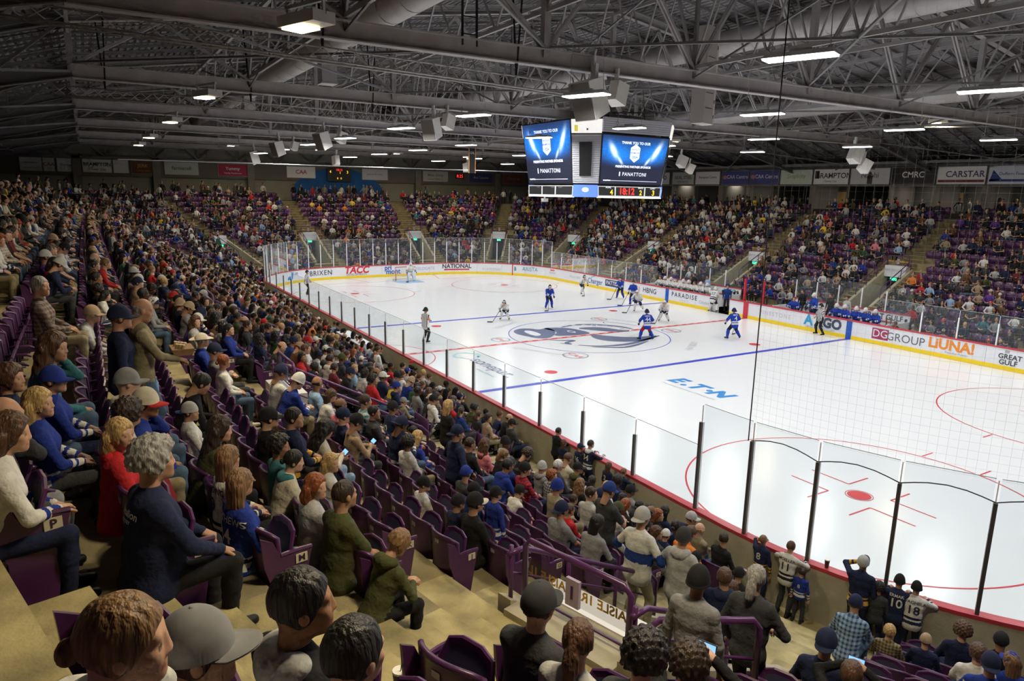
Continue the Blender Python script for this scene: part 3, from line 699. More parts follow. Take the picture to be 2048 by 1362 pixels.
for s, mt, w in ((s_of(7.47, LY), mat('mark_blue', (.01, .09, .45), .4), .17), (s_of(-7.47, LY), MATS['mark_blue'] if 'mark_blue' in MATS else None, .17), (s_of(0, LY), mat('mark_red', (.55, .03, .05), .4), .2), (s_of(-27.13, 11.15), mat('mark_red', (.55, .03, .05)), .05), (s_of(7.47, -LY), mat('mark_blue', (.01, .09, .45)), .17), (s_of(0, -LY), mat('mark_red', (.5, 0, 0)), .17)):
    m = MB(); ext(m, s-w, s+w, -.018, -.001, .01, 1.035); m.build('line_mark', mt, BD)
def board_text(txt, s, size, col, z=.62, wide=1.0, **k):
    m = MB(); add_text(m, txt, size, lambda x, y: sp(s-x*wide, -.03 if in_corner(s-x*wide) else -.008, z+y), **k); return m.build('advert_lettering', mat('ad_%02x%02x%02x' % tuple(int(c*255) for c in col), col, .5), BD)
def board_rect(s, w, z0, z1, col, off=-.006):
    m = MB(); ext(m, s-w/2, s+w/2, off-(.02 if in_corner(s) else 0), -.001, z0, z1, step=.4); m.build('advert_panel', mat('ad_%02x%02x%02x' % tuple(int(c*255) for c in col), col, .5), BD)
K = (.03, .035, .05)
board_text('BRIXEN', 148.05, .62, K, spacing=1.12); board_text('TACC', 144.63, .85, (.62, .03, .04), z=.72, bold=.04, shear=.2); board_text('DEVELOPMENTS', 144.63, .24, K, z=.33, spacing=1.1)
board_text('pri', 141.6, .62, (.02, .10, .42), z=.82, bold=.03); board_text('mont', 141.1, .66, (.02, .10, .42), z=.45, bold=.03)
board_text('FIELDGATE', 137.87, .40, (.35, .42, .62)); board_text('NATIONAL', 134.62, .58, K, z=.75, bold=.02); board_rect(134.62, 2.5, .38, .50, (.6, .03, .05))
board_text('DIAMOND', 131.17, .30, (.5, .5, .52), z=.5, spacing=1.4); board_text('ARISTA', 127.1, .55, (.10, .36, .42), z=.68)
m = MB(); m.add([sp(128.75+dx, -.008, z) for dx, z in ((.1, .38), (-.12, .5), (-.1, .75), (.12, .95), (.18, .62))], [(0, 1, 2, 3, 4)]); m.build('advert_emblem', mat('ad_teal', (.08, .32, .38)), BD)
board_rect(124.26, 1.0, .50, .80, (.72, .70, .70)); board_rect(124.26, .6, .78, .92, (.75, .12, .13)); board_text('Sunnyside', 124.26, .2, (.3, .3, .3), z=.62)
board_text('Pinnacle Bank', 120.73, .30, (.50, .48, .5), z=.62); board_text('Charger', 117.8, .62, (.03, .12, .35), z=.55, bold=.01)
m = MB(); [m.quad(sp(118.4-.2*i, -.008, .82+.06*i), sp(118.4-.2*i-.2, -.008, .88+.06*i), sp(118.4-.2*i-.2, -.008, .93+.06*i), sp(118.4-.2*i, -.008, .88+.06*i)) for i in range(3)]; m.build('advert_emblem', MATS['ad_teal'], BD)
board_rect(115.2, 2.4, .38, .92, (.03, .04, .14)); m = MB(); add_text(m, 'PATTISON', .46, lambda x, y: sp(115.2-x, -.012, .65+y), bold=.02); m.build('advert_lettering', WH, BD)
board_text('ACCE', 112.6, .5, (.70, .25, .28), z=.62); board_text('HBNG', 110.9, .56, K, z=.62, bold=.01)
board_text('PARADISE', 107.19, .46, K, z=.70, spacing=1.35, bold=.015); board_text('HOMES', 107.19, .2, (.5, .5, .5), z=.36, spacing=1.6); board_text('Caledon', 104.9+.3, .3, (.4, .4, .45), z=.5)
board_text('FINESTONE', 99.15, .36, (.52, .48, .5), z=.6, spacing=1.35); board_text('A', 96.7, .85, (.02, .32, .60), z=.66, bold=.04); board_text('RGO', 95.35, .78, (.05, .07, .12), z=.66, bold=.05); board_text('DEVELOPMENT CORP', 95.9, .2, (.3, .4, .5), z=.27)
board_rect(92.15, .95, .32, .92, (.33, .03, .10)); m = MB(); add_text(m, 'DG', .6, lambda x, y: sp(92.15-x, -.012, .62+y)); m.build('advert_lettering', WH, BD); board_text('GROUP', 90.75, .62, (.12, .13, .15), z=.58)
board_text('LiUNA!', 88.4, .72, (.80, .25, .02), z=.68, bold=.035); board_text('Feel the Power', 88.1, .18, (.4, .4, .4), z=.33)
board_text('GREAT', 85.7, .33, K, z=.66, bold=.02); board_text('GULF', 85.75, .33, K, z=.38, bold=.02); board_rect(85.85, .2, .84, .98, (.35, .37, .38))
m = MB(); m.add([sp(151.3+dx, -.008, z) for dx, z in ((.5, .35), (-.15, .32), (-.3, .95), (.1, 1.0), (.15, .7), (.45, .55))], [(0, 1, 2, 3, 4, 5)]); m.build('advert_emblem', mat('ad_cyan', (.03, .25, .60)), BD)
board_text('AB', 150.7, .3, (.03, .10, .3), z=.8)

# ------------------------------------------------------------------ shielding glass: panes and their posts
GL, nt_, b_ = new_mat('shield_glass')
nt_.nodes.remove(b_); out = nt_.nodes['Material Output']
tr = nt_.nodes.new('ShaderNodeBsdfTransparent'); tr.inputs[0].default_value = (.90, .94, .95, 1)
gl = nt_.nodes.new('ShaderNodeBsdfGlossy'); gl.inputs['Roughness'].default_value = .03; gl.inputs[0].default_value = (1, 1, 1, 1)
lw = nt_.nodes.new('ShaderNodeFresnel'); lw.inputs[0].default_value = 1.25; mx = nt_.nodes.new('ShaderNodeMixShader'); ml = nt_.nodes.new('ShaderNodeMath'); ml.operation = 'MULTIPLY'; ml.inputs[1].default_value = .5; nt_.links.new(lw.outputs[0], ml.inputs[0])
nt_.links.new(ml.outputs[0], mx.inputs[0]); nt_.links.new(tr.outputs[0], mx.inputs[1]); nt_.links.new(gl.outputs[0], mx.inputs[2]); df = nt_.nodes.new('ShaderNodeBsdfDiffuse'); df.inputs[0].default_value = (.55, .6, .62, 1); m5 = nt_.nodes.new('ShaderNodeMixShader'); m5.inputs[0].default_value = .07
nt_.links.new(mx.outputs[0], m5.inputs[1]); nt_.links.new(df.outputs[0], m5.inputs[2]); nt_.links.new(m5.outputs[0], out.inputs[0])
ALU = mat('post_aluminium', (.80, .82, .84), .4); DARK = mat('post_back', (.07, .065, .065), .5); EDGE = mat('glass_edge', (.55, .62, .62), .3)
GT = empty('shielding_glass', label='clear shielding glass on metal posts standing on the rink boards', cat='rink glass')
GE0 = s_of(21.12, -LY)
ps = []
x = 21.12
near = [21.12]+[21.12-2.10*i for i in range(1, 21)]
ps += [('n', s_of(xx, -LY)) for xx in near if xx > -21.5]
sC = [GE0+1.35*i for i in range(1, 100)]
end_far = s_of(-23.0, LY)
stop_right = s_of(22.4, LY)
ps += [('e', s) for s in sC if s < stop_right]
f = [stop_right-.0+1.83*i for i in range(0, 28)]
ps += [('f', s) for s in f if s < end_far-.6]
n_end = int((PER-end_far)/1.235)
ps += [('E', end_far+(PER-end_far)*i/n_end) for i in range(n_end+1)]
ps = sorted(set((round(s, 3), k) for k, s in ps)); ps = [q for i, q in enumerate(ps) if i == 0 or q[0]-ps[i-1][0] > .45]
OPEN = [(s_of(9.6, LY), s_of(-10.2, LY))]     # the benches: no glass between bench and ice
def in_open(s): return any(a-.2 < s < b+.2 for a, b in OPEN)
for i, (s, k) in enumerate(ps):
    s2 = ps[(i+1) % len(ps)][0]
    if i == len(ps)-1: s2 = PER+ps[0][0]
    hi = k in 'eE' or (k == 'n' and s >= GE0-.01)
    top = 3.5 if hi else 2.56; pt = 3.1 if hi else 2.16
    if not in_open(s):
        x, y, nx, ny = path(s, .07); M = Matrix.Translation((x, y, 0)) @ Matrix.Rotation(math.atan2(ny, nx), 4, 'Z')
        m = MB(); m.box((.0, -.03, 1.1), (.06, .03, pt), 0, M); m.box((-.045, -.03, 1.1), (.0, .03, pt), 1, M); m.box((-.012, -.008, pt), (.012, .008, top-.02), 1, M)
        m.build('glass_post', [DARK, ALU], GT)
    if not (in_open(s) and in_open(s2)) and s2-s < 3:
        m = MB(); a, b = s+.04, s2-.04
        m.quad(sp(a, .065, 1.11), sp(b, .065, 1.11), sp(b, .065, top), sp(a, .065, top)); m.hexa([sp(a, .058, top), sp(a, .072, top), sp(b, .072, top), sp(b, .058, top), sp(a, .058, top+.012), sp(a, .072, top+.012), sp(b, .072, top+.012), sp(b, .058, top+.012)], 1)
        m.build('glass_pane', [GL, EDGE], GT)
# ------------------------------------------------------------------ the seating bowl: tiers, aisles, portals
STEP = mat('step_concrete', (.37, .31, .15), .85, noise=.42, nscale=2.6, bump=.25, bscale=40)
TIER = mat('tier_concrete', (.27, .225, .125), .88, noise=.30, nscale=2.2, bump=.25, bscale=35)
RISER_SHADE = mat('shaded_riser', (.13, .105, .055), .9, noise=.3, nscale=3)  # stair fronts: shade of the risers painted in as a darker concrete colour
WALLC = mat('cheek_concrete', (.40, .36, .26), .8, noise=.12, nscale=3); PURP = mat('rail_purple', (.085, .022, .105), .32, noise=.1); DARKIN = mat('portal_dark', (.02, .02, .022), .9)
SIGNW = mat('sign_white', (.72, .72, .75), .5); SIGNY = mat('sign_yellow', (.70, .42, .03), .5); LILAC = mat('plate_lilac', (.45, .36, .48), .5); EXITG = mat('exit_green', (.05, .65, .35), .4, emit=1.6)
PLEX, nt_, b_ = new_mat('plexiglass'); b_.inputs['Base Color'].default_value = (.06, .05, .04, 1); b_.inputs['Alpha'].default_value = .35; b_.inputs['Roughness'].default_value = .1
A1S = 2*CX+math.radians(90-75.0)*RC
def cor(k, deg):      # station in a corner, degrees measured from the x axis
    r = math.radians(deg)*RC
    return {'nr': 2*CX+QA-r, 'fr': 2*CX+QA+2*CY+r, 'fl': 4*CX+2*QA+2*CY+QA-r, 'nl': 4*CX+3*QA+4*CY+r}[k]
AIS = [('near far end', s_of(-17.4, -LY)), ('near third', s_of(-5.8, -LY)), ('near second', s_of(5.8, -LY)), ('second', s_of(16.5, -LY)), ('first', A1S), ('right corner', cor('nr', 34)),
       ('right end a', s_of(LX, 0)), ('fr1', cor('fr', 36.7)), ('fr2', cor('fr', 67)), ('far a', s_of(16.9, LY)), ('far b', s_of(5.34, LY)), ('far c', s_of(-5.81, LY)), ('far d', s_of(-17.55, LY)),
       ('fl2', cor('fl', 67)), ('fl1', cor('fl', 36.7)), ('end b', 4*CX+3*QA+2*CY), ('end a', 4*CX+3*QA+4*CY), ('nl1', cor('nl', 37.5)), ('nl2', cor('nl', 67))]
AIS = [(n, s+.6 if n == 'end a' else (s-.6 if n == 'end b' else s)) for n, s in AIS]
AIS.sort(key=lambda q: q[1]); AS = [q[1] for q in AIS]
def lat(s, d):
    """signed distance in metres to the nearest aisle line, and that aisle"""
    b = min(range(len(AS)), key=lambda k: abs((s-AS[k]+PER/2) % PER-PER/2))
    return ((s-AS[b]+PER/2) % PER-PER/2)*scl(AS[b], d), b
HW = .62; VW = .70; FW = 1.50
VD0, VD1 = 3.75, 7.9
st = set()
for a in AS:
    for q in (-FW, -VW, -HW, HW, VW, FW):
        st.add(round((a+q/scl(a, 5.5)) % PER, 3))
base = [PER*i/150 for i in range(150)]+[2*CX, 2*CX+QA, 2*CX+QA+2*CY, 2*CX+2*QA+2*CY, 4*CX+2*QA+2*CY, 4*CX+3*QA+2*CY, 4*CX+3*QA+4*CY]
for b in base:
    if all(abs(b-q) > .2 for q in st): st.add(round(b, 3))
ST = sorted(st); ST.append(ST[0]+PER)
def latm(a, b, d): return lat((a+b)/2, 5.5)
BOWLV = {}
for i in range(NROW):
    m = MB(); z = row_z(i); d0 = .42+TREAD*i; d1 = d0+TREAD
    if i == 0: d0 = .16
    for a, b in zip(ST[:-1], ST[1:]):
        l, k = latm(a, b, 5.5); void = abs(l) < VW and d1 > VD0+.3 and d0 < VD1-.2
        farbench = (i < 2 and s_of(10, LY) < (a+b)/2 < s_of(-10.4, LY))
        if void or farbench: continue
        stair = abs(l) < (FW if i < 10 else HW)
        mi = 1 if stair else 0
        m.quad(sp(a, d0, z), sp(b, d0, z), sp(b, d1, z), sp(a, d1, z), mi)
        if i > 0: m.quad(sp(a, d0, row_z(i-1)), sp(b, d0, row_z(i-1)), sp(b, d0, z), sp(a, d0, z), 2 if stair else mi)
    tag(m.build('floor_tier', [TIER, STEP, RISER_SHADE]), kind='structure')
# half steps on the stairs (each step its own piece on the nearest stairs)
for k, s in enumerate(AS):
    near_ = k in (AS.index(A1S),)
    root = empty('aisle_stairs', sp(s, 4, 0), kind='structure') if near_ else None
    m = MB()
    for i in range(NROW-1):
        z = row_z(i); hs = (row_z(i+1)-z)/2; dd1 = .42+TREAD*(i+1); dd0 = dd1-.40
        spans = [(-HW, HW)] if i >= 9 else ([(-FW, -VW-.2), (VW+.2, FW)] if dd1 > VD0 else [(-FW, FW)])
        for u0, u1 in spans:
            a, b = s+u0/scl(s, dd1), s+u1/scl(s, dd1)
            q = MB() if near_ else m
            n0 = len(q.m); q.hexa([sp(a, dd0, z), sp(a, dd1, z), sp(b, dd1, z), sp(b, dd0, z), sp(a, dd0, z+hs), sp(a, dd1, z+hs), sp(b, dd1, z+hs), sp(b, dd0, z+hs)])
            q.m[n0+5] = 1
            if near_:
                o = q.build('step', [STEP, RISER_SHADE], root); o.matrix_parent_inverse = Matrix.Translation(-root.location)
    if not near_: tag(m.build('aisle_stairs', [STEP, RISER_SHADE]), kind='structure')
# walls behind, concourse, outer walls
m = MB(); dT = .42+TREAD*NROW; zT = row_z(NROW-1)
for a, b in zip(ST[:-1], ST[1:]): m.quad(sp(a, dT, zT), sp(b, dT, zT), sp(b, dT+6, zT), sp(a, dT+6, zT))
tag(m.build('floor_concourse', mat('concourse', (.12, .11, .10), .8)), kind='structure')
m = MB(); m.box((-60, -44, -.75), (54, 44, -.55)); tag(m.build('ground', CONC), kind='structure')
# portals
GR = 'stairway portals around the seating bowl'
def rel(o, root): o.matrix_parent_inverse = Matrix.Translation(-Vector(root.location)); return o
WHERE = {0: 0}
def tube_rail(parent, pts, r=.03, mt=None, name='rail_tube'):
    m = MB(); m.tube(pts, r, 8); return rel(m.build(name, mt or PURP, parent, smooth=True), parent)
for k, s in enumerate(AS):
    P = lambda l, d, z: sp(s+l/scl(s, d), d, z)
    nm = AIS[k][0]
    LBL = {'first': 'concrete stairway portal numbered 1, nearest, with mirrored yellow aisle letters', 'second': 'concrete portal with long purple handrail beside the empty purple seats', 'near second': 'concrete portal behind the long diagonal rails in the dense left crowd', 'near third': 'concrete portal in the dense left crowd, third from the nearest one',
           'near far end': 'concrete portal furthest along the dense left stand', 'nl1': 'pale portal at the far left corner just beside the end glass', 'nl2': 'portal of the far left corner hidden among the crowd', 'end a': 'white-headed portal behind the TACC advert', 'end b': 'white-headed portal behind the goal net', 'fl1': 'white-headed portal above the NATIONAL advert with the straight stairs',
           'fl2': 'portal with slanted wall above the ARISTA advert', 'far d': 'portal with slanted wall behind the white team bench', 'far c': 'portal with slanted wall behind the red penalty post', 'far b': 'portal with slanted wall above the blue team bench', 'far a': 'portal beyond the GREAT GULF advert', 'fr1': 'portal in the far right corner outside the picture', 'fr2': 'portal at the far right corner nearest the side stand', 'right end a': 'portal at the near end of the bowl', 'right corner': 'portal in the corner beside the rows of curved empty seats'}[nm]
    root = empty('stairway_portal', sp(s, 6, 0), label=LBL, cat='portal', group=GR)
    m = MB()
    for sg in (-1, 1):
        a, b = sg*VW, sg*(VW+.2)
        m.hexa([P(a, VD0, .3), P(b, VD0, .3), P(b, VD1, 1.8), P(a, VD1, .6), P(a, VD0, 1.35), P(b, VD0, 1.35), P(b, VD1, 3.56), P(a, VD1, 3.56)])
    rel(m.build('cheek_wall', WALLC, root), root)
    m = MB(); HT = 3.5 if nm == 'first' else 3.72; m.hexa([P(-VW, 7.45, 3.0), P(VW, 7.45, 3.0), P(VW, VD1+.1, 3.0), P(-VW, VD1+.1, 3.0), P(-VW, 7.45, HT), P(VW, 7.45, HT), P(VW, VD1+.1, HT), P(-VW, VD1+.1, HT)]); h = rel(m.build('header', SIGNW if nm != 'first' else WALLC, root), root)
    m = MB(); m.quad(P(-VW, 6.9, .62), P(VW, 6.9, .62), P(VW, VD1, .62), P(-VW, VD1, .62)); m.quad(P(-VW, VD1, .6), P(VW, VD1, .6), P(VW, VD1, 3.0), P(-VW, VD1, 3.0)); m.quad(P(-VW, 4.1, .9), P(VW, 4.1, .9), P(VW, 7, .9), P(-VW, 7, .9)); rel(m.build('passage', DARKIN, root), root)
    m = MB(); m.hexa([P(-.2, 7.35, 2.78), P(.2, 7.35, 2.78), P(.2, 7.44, 2.78), P(-.2, 7.44, 2.78), P(-.2, 7.35, 2.96), P(.2, 7.35, 2.96), P(.2, 7.44, 2.96), P(-.2, 7.44, 2.96)]); rel(m.build('exit_sign', EXITG, root), root)
    if nm != 'first':
        m = MB(); add_text(m, 'EXIT TO LOBBY', .2, lambda x, y: P(-x, 7.43, 3.45+y)); m.build('header_lettering', mat('sign_grey', (.45, .45, .48)), h)
    # rail on the header and its sign board
    zb = 3.5 if nm == 'first' else 3.72; dr = 7.7; RH = .72 if nm == 'first' else .62
    rl = empty('guard_rail', (0, 0, 0), parent=root); rl.matrix_parent_inverse = Matrix.Translation(-Vector(root.location))
    pl = [P(-VW+.02, dr, zb), P(-VW+.02, dr, zb+RH-.08), P(-VW+.09, dr, zb+RH), P(VW-.09, dr, zb+RH), P(VW-.02, dr, zb+RH-.08), P(VW-.02, dr, zb)]
    MB_ = MB(); MB_.tube(pl, .034, 8); MB_.tube([P(-VW, dr, zb+.08), P(VW, dr, zb+.08)], .014, 6); MB_.build('rail_tube', PURP, rl, smooth=True)
    MB_ = MB(); zs = zb+(.10 if nm == 'first' else 0); MB_.quad(P(-VW+.06, dr, zs+.14), P(VW-.06, dr, zs+.14), P(VW-.06, dr, zs+.42), P(-VW+.06, dr, zs+.42)); MB_.build('sign_board', PLEX, rl)
    n_ = {'first': '1'}.get(nm, str((20-k) % 19 + 1))
    MB_ = MB()
    for sg, t in ((1, 'AISLE '+n_+'R'), (-1, 'AISLE '+n_+'L')): add_text(MB_, t, .145, lambda x, y: P(-x+sg*.37, dr-.008, zs+.28+y), bold=.03)
    MB_.build('aisle_lettering', SIGNY, rl)
    MB_ = MB(); MB_.hexa([P(-.085, dr-.02, zs+.13), P(.085, dr-.02, zs+.13), P(.085, dr+.02, zs+.13), P(-.085, dr+.02, zs+.13), P(-.085, dr-.02, zs+.43), P(.085, dr-.02, zs+.43), P(.085, dr+.02, zs+.43), P(-.085, dr+.02, zs+.43)]); MB_.build('number_plate', LILAC, rl)
    MB_ = MB(); add_text(MB_, n_, .2, lambda x, y: P(-x, dr-.024, zs+.28+y), bold=.03); add_text(MB_, n_, .2, lambda x, y: P(x, dr+.024, zs+.28+y), bold=.03); MB_.build('plate_number', mat('deep_purple', (.06, .02, .14)), rl)
    if nm == 'first':
        m = MB(); m.hexa([P(-VW, 7.1, 3.44), P(VW, 7.1, 3.44), P(VW, 7.5, 3.46), P(-VW, 7.5, 3.46), P(-VW, 7.1, 3.49), P(VW, 7.1, 3.49), P(VW, 7.5, 3.52), P(-VW, 7.5, 3.52)]); rel(m.build('white_ledge', SIGNW, root), root)
    for sg in (-1, 1):
        l = sg*(VW+.1); cz = lambda d: 1.35+(d-VD0)*(3.56-1.35)/(VD1-VD0)
        top = [P(l, 4.8, cz(4.8)), P(l, 4.8, cz(4.8)+.55), P(l, 4.95, cz(4.95)+.62), P(l, 7.6, cz(7.6)+.62), P(l, 7.85, cz(7.6)+.64)]
        MB_ = MB(); MB_.tube(top, .032, 8); MB_.tube([P(l, 4.8, cz(4.8)+.3), P(l, 7.8, cz(7.8)+.3)], .016, 6)
        for t in (5.8, 6.8, 7.8): MB_.tube([P(l, t, cz(t)-.05), P(l, t, cz(t)+.62)], .026, 8)
        o = MB_.build('stair_rail', PURP, root, smooth=True); rel(o, root)
# the free-standing rail beside portal 1
root = empty('guard_rail', (27.7, -19.9, 3.5), label='purple three-bar guard rail standing across the stairs beside portal 1', cat='guard rail')
a = Vector((27.14, -19.96, 0)); b = Vector((27.63, -19.09, 0))
m = MB(); m.tube([a+Vector((0, 0, 3.1)), a+Vector((0, 0, 4.02)), a+(b-a)*.08+Vector((0, 0, 4.1)), b+(a-b)*.06+Vector((0, 0, 4.1)), b+Vector((0, 0, 4.02)), b+Vector((0, 0, 3.25))], .034, 8); rel(m.build('rail_tube', PURP, root, smooth=True), root)
m = MB(); [m.tube([a+Vector((0, 0, z)), b+Vector((0, 0, z-.1))], .016, 6) for z in (3.80, 3.50)]; rel(m.build('rail_bar', PURP, root, smooth=True), root)
m = MB(); c = a*.45+b*.55; m.tube([c+Vector((0, 0, 3.2)), c+Vector((0, 0, 4.1))], .03, 8); rel(m.build('rail_post', PURP, root, smooth=True), root)
m = MB(); n_ = (b-a).normalized(); q = Vector((n_.y, -n_.x, 0))*.12
m.hexa([a-q+Vector((0, 0, 2.9)), a+q+Vector((0, 0, 2.9)), b+q+Vector((0, 0, 2.9)), b-q+Vector((0, 0, 2.9)), a-q+Vector((0, 0, 3.3)), a+q+Vector((0, 0, 3.3)), b+q+Vector((0, 0, 3.28)), b-q+Vector((0, 0, 3.28))]); rel(m.build('curb', WALLC, root), root)

# ------------------------------------------------------------------ every seat of the bowl: station, row, place
CAMP = Vector((31.3173, -23.996, 7.8437)); cam = SC.camera
bpy.context.view_layer.update()
CMI = np.array(cam.matrix_world.inverted())
def px(p):
    q = CMI@np.array([p[0], p[1], p[2], 1.0])
    if q[2] > -.1: return (-9999, -9999, 0)
    return (1024+1399.77*q[0]/-q[2], 681-1399.77*q[1]/-q[2], -q[2])
SEATS = []
for k in range(len(AS)):
    s0 = AS[k]; s1 = AS[(k+1) % len(AS)]+(PER if k == len(AS)-1 else 0)
    for i in range(NROW):
        d = row_d(i); bench = False
        off = (HW+.06) if (i >= 10 or i < 0) else FW+.04
        # integrate length at this row
        n = 60; ss = [s0+(s1-s0)*j/n for j in range(n+1)]; pts = [path(q, d) for q in ss]
        cum = [0]
        for j in range(n): cum.append(cum[-1]+math.hypot(pts[j+1][0]-pts[j][0], pts[j+1][1]-pts[j][1]))
        L = cum[-1]; use = L-2*off; cnt = int(use/.535)
        if cnt <= 0: continue
        gap = (use-cnt*.535)/2
        for j in range(cnt):
            t = off+gap+.535*(j+.5); q = int(np.searchsorted(cum, t))-1; f = (t-cum[q])/(cum[q+1]-cum[q]); s = ss[q]+(ss[q+1]-ss[q])*f
            s %= PER
            if i < 2 and s_of(10.2, LY) < s < s_of(-10.6, LY): continue
            x, y, nx, ny = path(s, d-.24)
            SEATS.append(dict(s=s, i=i, x=x, y=y, z=row_z(i), rz=math.atan2(ny, nx)+PI/2, j=j, n=cnt, k=k, first=(j == 0), last=(j == cnt-1)))
for q in SEATS:
    u, v, dp = px((q['x'], q['y'], q['z']+.9)); q['u'] = u; q['v'] = v; q['dist'] = dp
    q['see'] = -90 < u < 2140 and 300 < v < 1460 and dp > .9
# ------------------------------------------------------------------ walls, suites, banners
WALLG = mat('wall_grey', (.30, .30, .25), .9, noise=.06, nscale=.6); WALLU = mat('wall_upper', (.34, .32, .31), .9, noise=.05, nscale=.5); STEEL = mat('roof_steel', (.38, .36, .355), .55, noise=.12, nscale=2); STEELD = mat('roof_steel_dark', (.20, .195, .195), .6, noise=.1, nscale=2)
STEELB = mat('chord_steel', (.46, .43, .42), .5, noise=.12, nscale=2)
COLM = mat('column_concrete', (.24, .225, .20), .85, noise=.1, nscale=2)
def wall(name, lo, hi, m_): m = MB(); m.box(lo, hi); return tag(m.build(name, m_), kind='structure')
EW = -49.0; SW = 30.6
wall('wall_end', (EW-.3, -36, 5.5), (EW, 36, 13.5), WALLG)
wall('wall_far', (-50, SW+3.5, 5.0), (50, SW+3.8, 12.6), mat('suite_back', (.10, .10, .10), .9))
wall('wall_near', (-50, -SW-3.8, 5.0), (50, -SW-3.5, 12.6), WALLG)
wall('wall_back', (50, -36, -.5), (50.3, 36, 14), WALLG)
for y in (-24.4, -17.6, -8.6, 10.6, 21.6, 28):
    m = MB(); m.box((EW, y-.35, 5.5), (EW+.5, y+.35, 10.6)); tag(m.build('wall_column', COLM), kind='structure')
m = MB(); m.box((EW, -33, 8.75), (EW+.28, 33, 10.35)); tag(m.build('wall_beam', mat('wall_beam', (.17, .155, .14), .85)), kind='structure')
# banners on the end wall
def eb(yc, w_, z0, z1, t1, t2, tc, pc, lab):
    r = empty('wall_banner', (EW+.36, yc, z0), label=lab, cat='banner', group='banners along the arena walls')
    m = MB(); m.box((-.03, -w_/2, 0), (.03, w_/2, z1-z0)); m.build('banner_panel', mat('ban_%02x%02x%02x' % tuple(int(c*255) for c in pc), pc, .6), r)
    m = MB(); [m.box((-.035, a, b), (.045, a+c, b+d)) for a, b, c, d in ((-w_/2-.04, -.04, w_+.08, .05), (-w_/2-.04, z1-z0, w_+.08, .05), (-w_/2-.04, 0, .05, z1-z0), (w_/2-.01, 0, .05, z1-z0))]; m.build('banner_frame', mat('ban_frame', (.3, .3, .3), .5), r)
    m = MB(); h = z1-z0
    if t1: add_text(m, t1, min(.62*h*(.8 if not t2 else .62), w_/max(1, len(t1))*1.45), lambda x, y: (.037, x, h*(.52 if not t2 else .62)+y), bold=.015)
    if t2: add_text(m, t2, min(.3*h, w_/max(1, len(t2))*1.4), lambda x, y: (.037, x, h*.24+y))
    if m.v: m.build('banner_lettering', mat('ban_%02x%02x%02x' % tuple(int(c*255) for c in tc), tc, .6), r)
    return r
W2 = (.85, .85, .86)
for yc, w_, t1, t2, tc, pc, lab in ((-28.0, 1.7, 'Helping customers', 'And a great match!', (.05, .05, .06), W2, 'white banner with two dark lines of text in the far left corner'), (-26.6, .9, 'CAA', '', (.5, .05, .06), W2, 'narrow white banner with a red emblem in the far left corner'),
       (-25.2, 1.5, 'Sheraton', '', (.3, .3, .3), W2, 'white banner with small grey writing beside the red emblem'), (-22.7, 2.4, 'BRAMPTON', 'Flower City', (.03, .03, .03), W2, 'white BRAMPTON banner on the end wall'), (-20.7, 1.3, '', '', (.4, .4, .4), W2, 'blank white banner beside the BRAMPTON banner'),
       (-18.8, 2.0, 'JERK', 'Caribbean Chicken', (.75, .45, .10), (.16, .05, .025), 'dark banner with orange writing on the end wall'), (-15.3, 3.1, 'farmacell', '', (.10, .12, .11), (.52, .58, .55), 'pale green-grey farmacell banner on the end wall'), (-10.4, 2.9, 'Yummy', 'Family Restaurant', (.8, .8, .8), (.42, .02, .06), 'red banner with white writing on the end wall'),
       (-3.3, 3.1, 'CAA', '', (.45, .06, .12), W2, 'white banner with a red oval emblem above the blue mural'), (5.2, 3.1, 'Jackson Brothers', '', (.25, .28, .5), (.62, .62, .72), 'white banner at the right of the blue mural'), (12.9, 3.3, 'Miller Group', 'www.miller.ca', (.15, .16, .16), (.50, .52, .50), 'grey banner left of the red digital clock'),
       (19.2, 3.4, 'Blue Canadian', '', (.6, .6, .7), (.06, .08, .25), 'navy and white banner right of the digital clock'), (24.0, 3.2, 'Pizzeria', '', (.4, .35, .3), (.25, .09, .07), 'dim reddish banner half hidden behind the scoreboard')):
    eb(yc, w_, 9.05, 10.25, t1, t2, tc, pc, lab)
# mural: blue arch with white skaters
MUR = mat('mural_blue', (.015, .12, .38), .8, noise=.12, nscale=.8); MURW = mat('mural_white', (.30, .42, .58), .8)
r = empty('painted_mural', (EW+.31, .9, 7.3), label='blue arched mural with pale skater figures painted on the end wall', cat='mural')
m = MB(); pts = [(5.3*math.cos(PI*i/24), 2.9*math.sin(PI*i/24)) for i in range(25)]
m.add([(.0, 5.3, -.6)]+[(.0, y, z) for y, z in pts]+[(.0, -5.3, -.6)], [tuple(range(27))]); m.build('mural_field', MUR, r)
m = MB()
for cx, sc_, kn in ((-3.5, .55, 0), (-2.5, .75, 1), (-1.0, .85, 0), (1.5, .85, 1), (2.9, .95, 0), (4.0, .4, 0)):
    m.add([(.02, cx+.13*sc_*math.cos(t), 1.62*sc_+.16*sc_*math.sin(t)-.5) for t in np.linspace(0, 2*PI, 9)[:-1]], [tuple(range(8))])
    for a, b, w_ in (((0, 1.45), (.05, .8), .34), ((.0, .85), (-.3, .05), .15), ((.08, .85), (.32, .05), .15), ((-.1, 1.3), (-.45, .9), .10), ((.1, 1.3), (.42, 1.0+.3*kn), .10), ((.42, 1.0), (.95, .1), .04)):
        m.bar((.02, cx+a[0]*sc_, a[1]*sc_-.5), (.02, cx+b[0]*sc_, b[1]*sc_-.5), w_*sc_, .01, up=(1, 0, 0))
m.build('skater_figure', MURW, r)
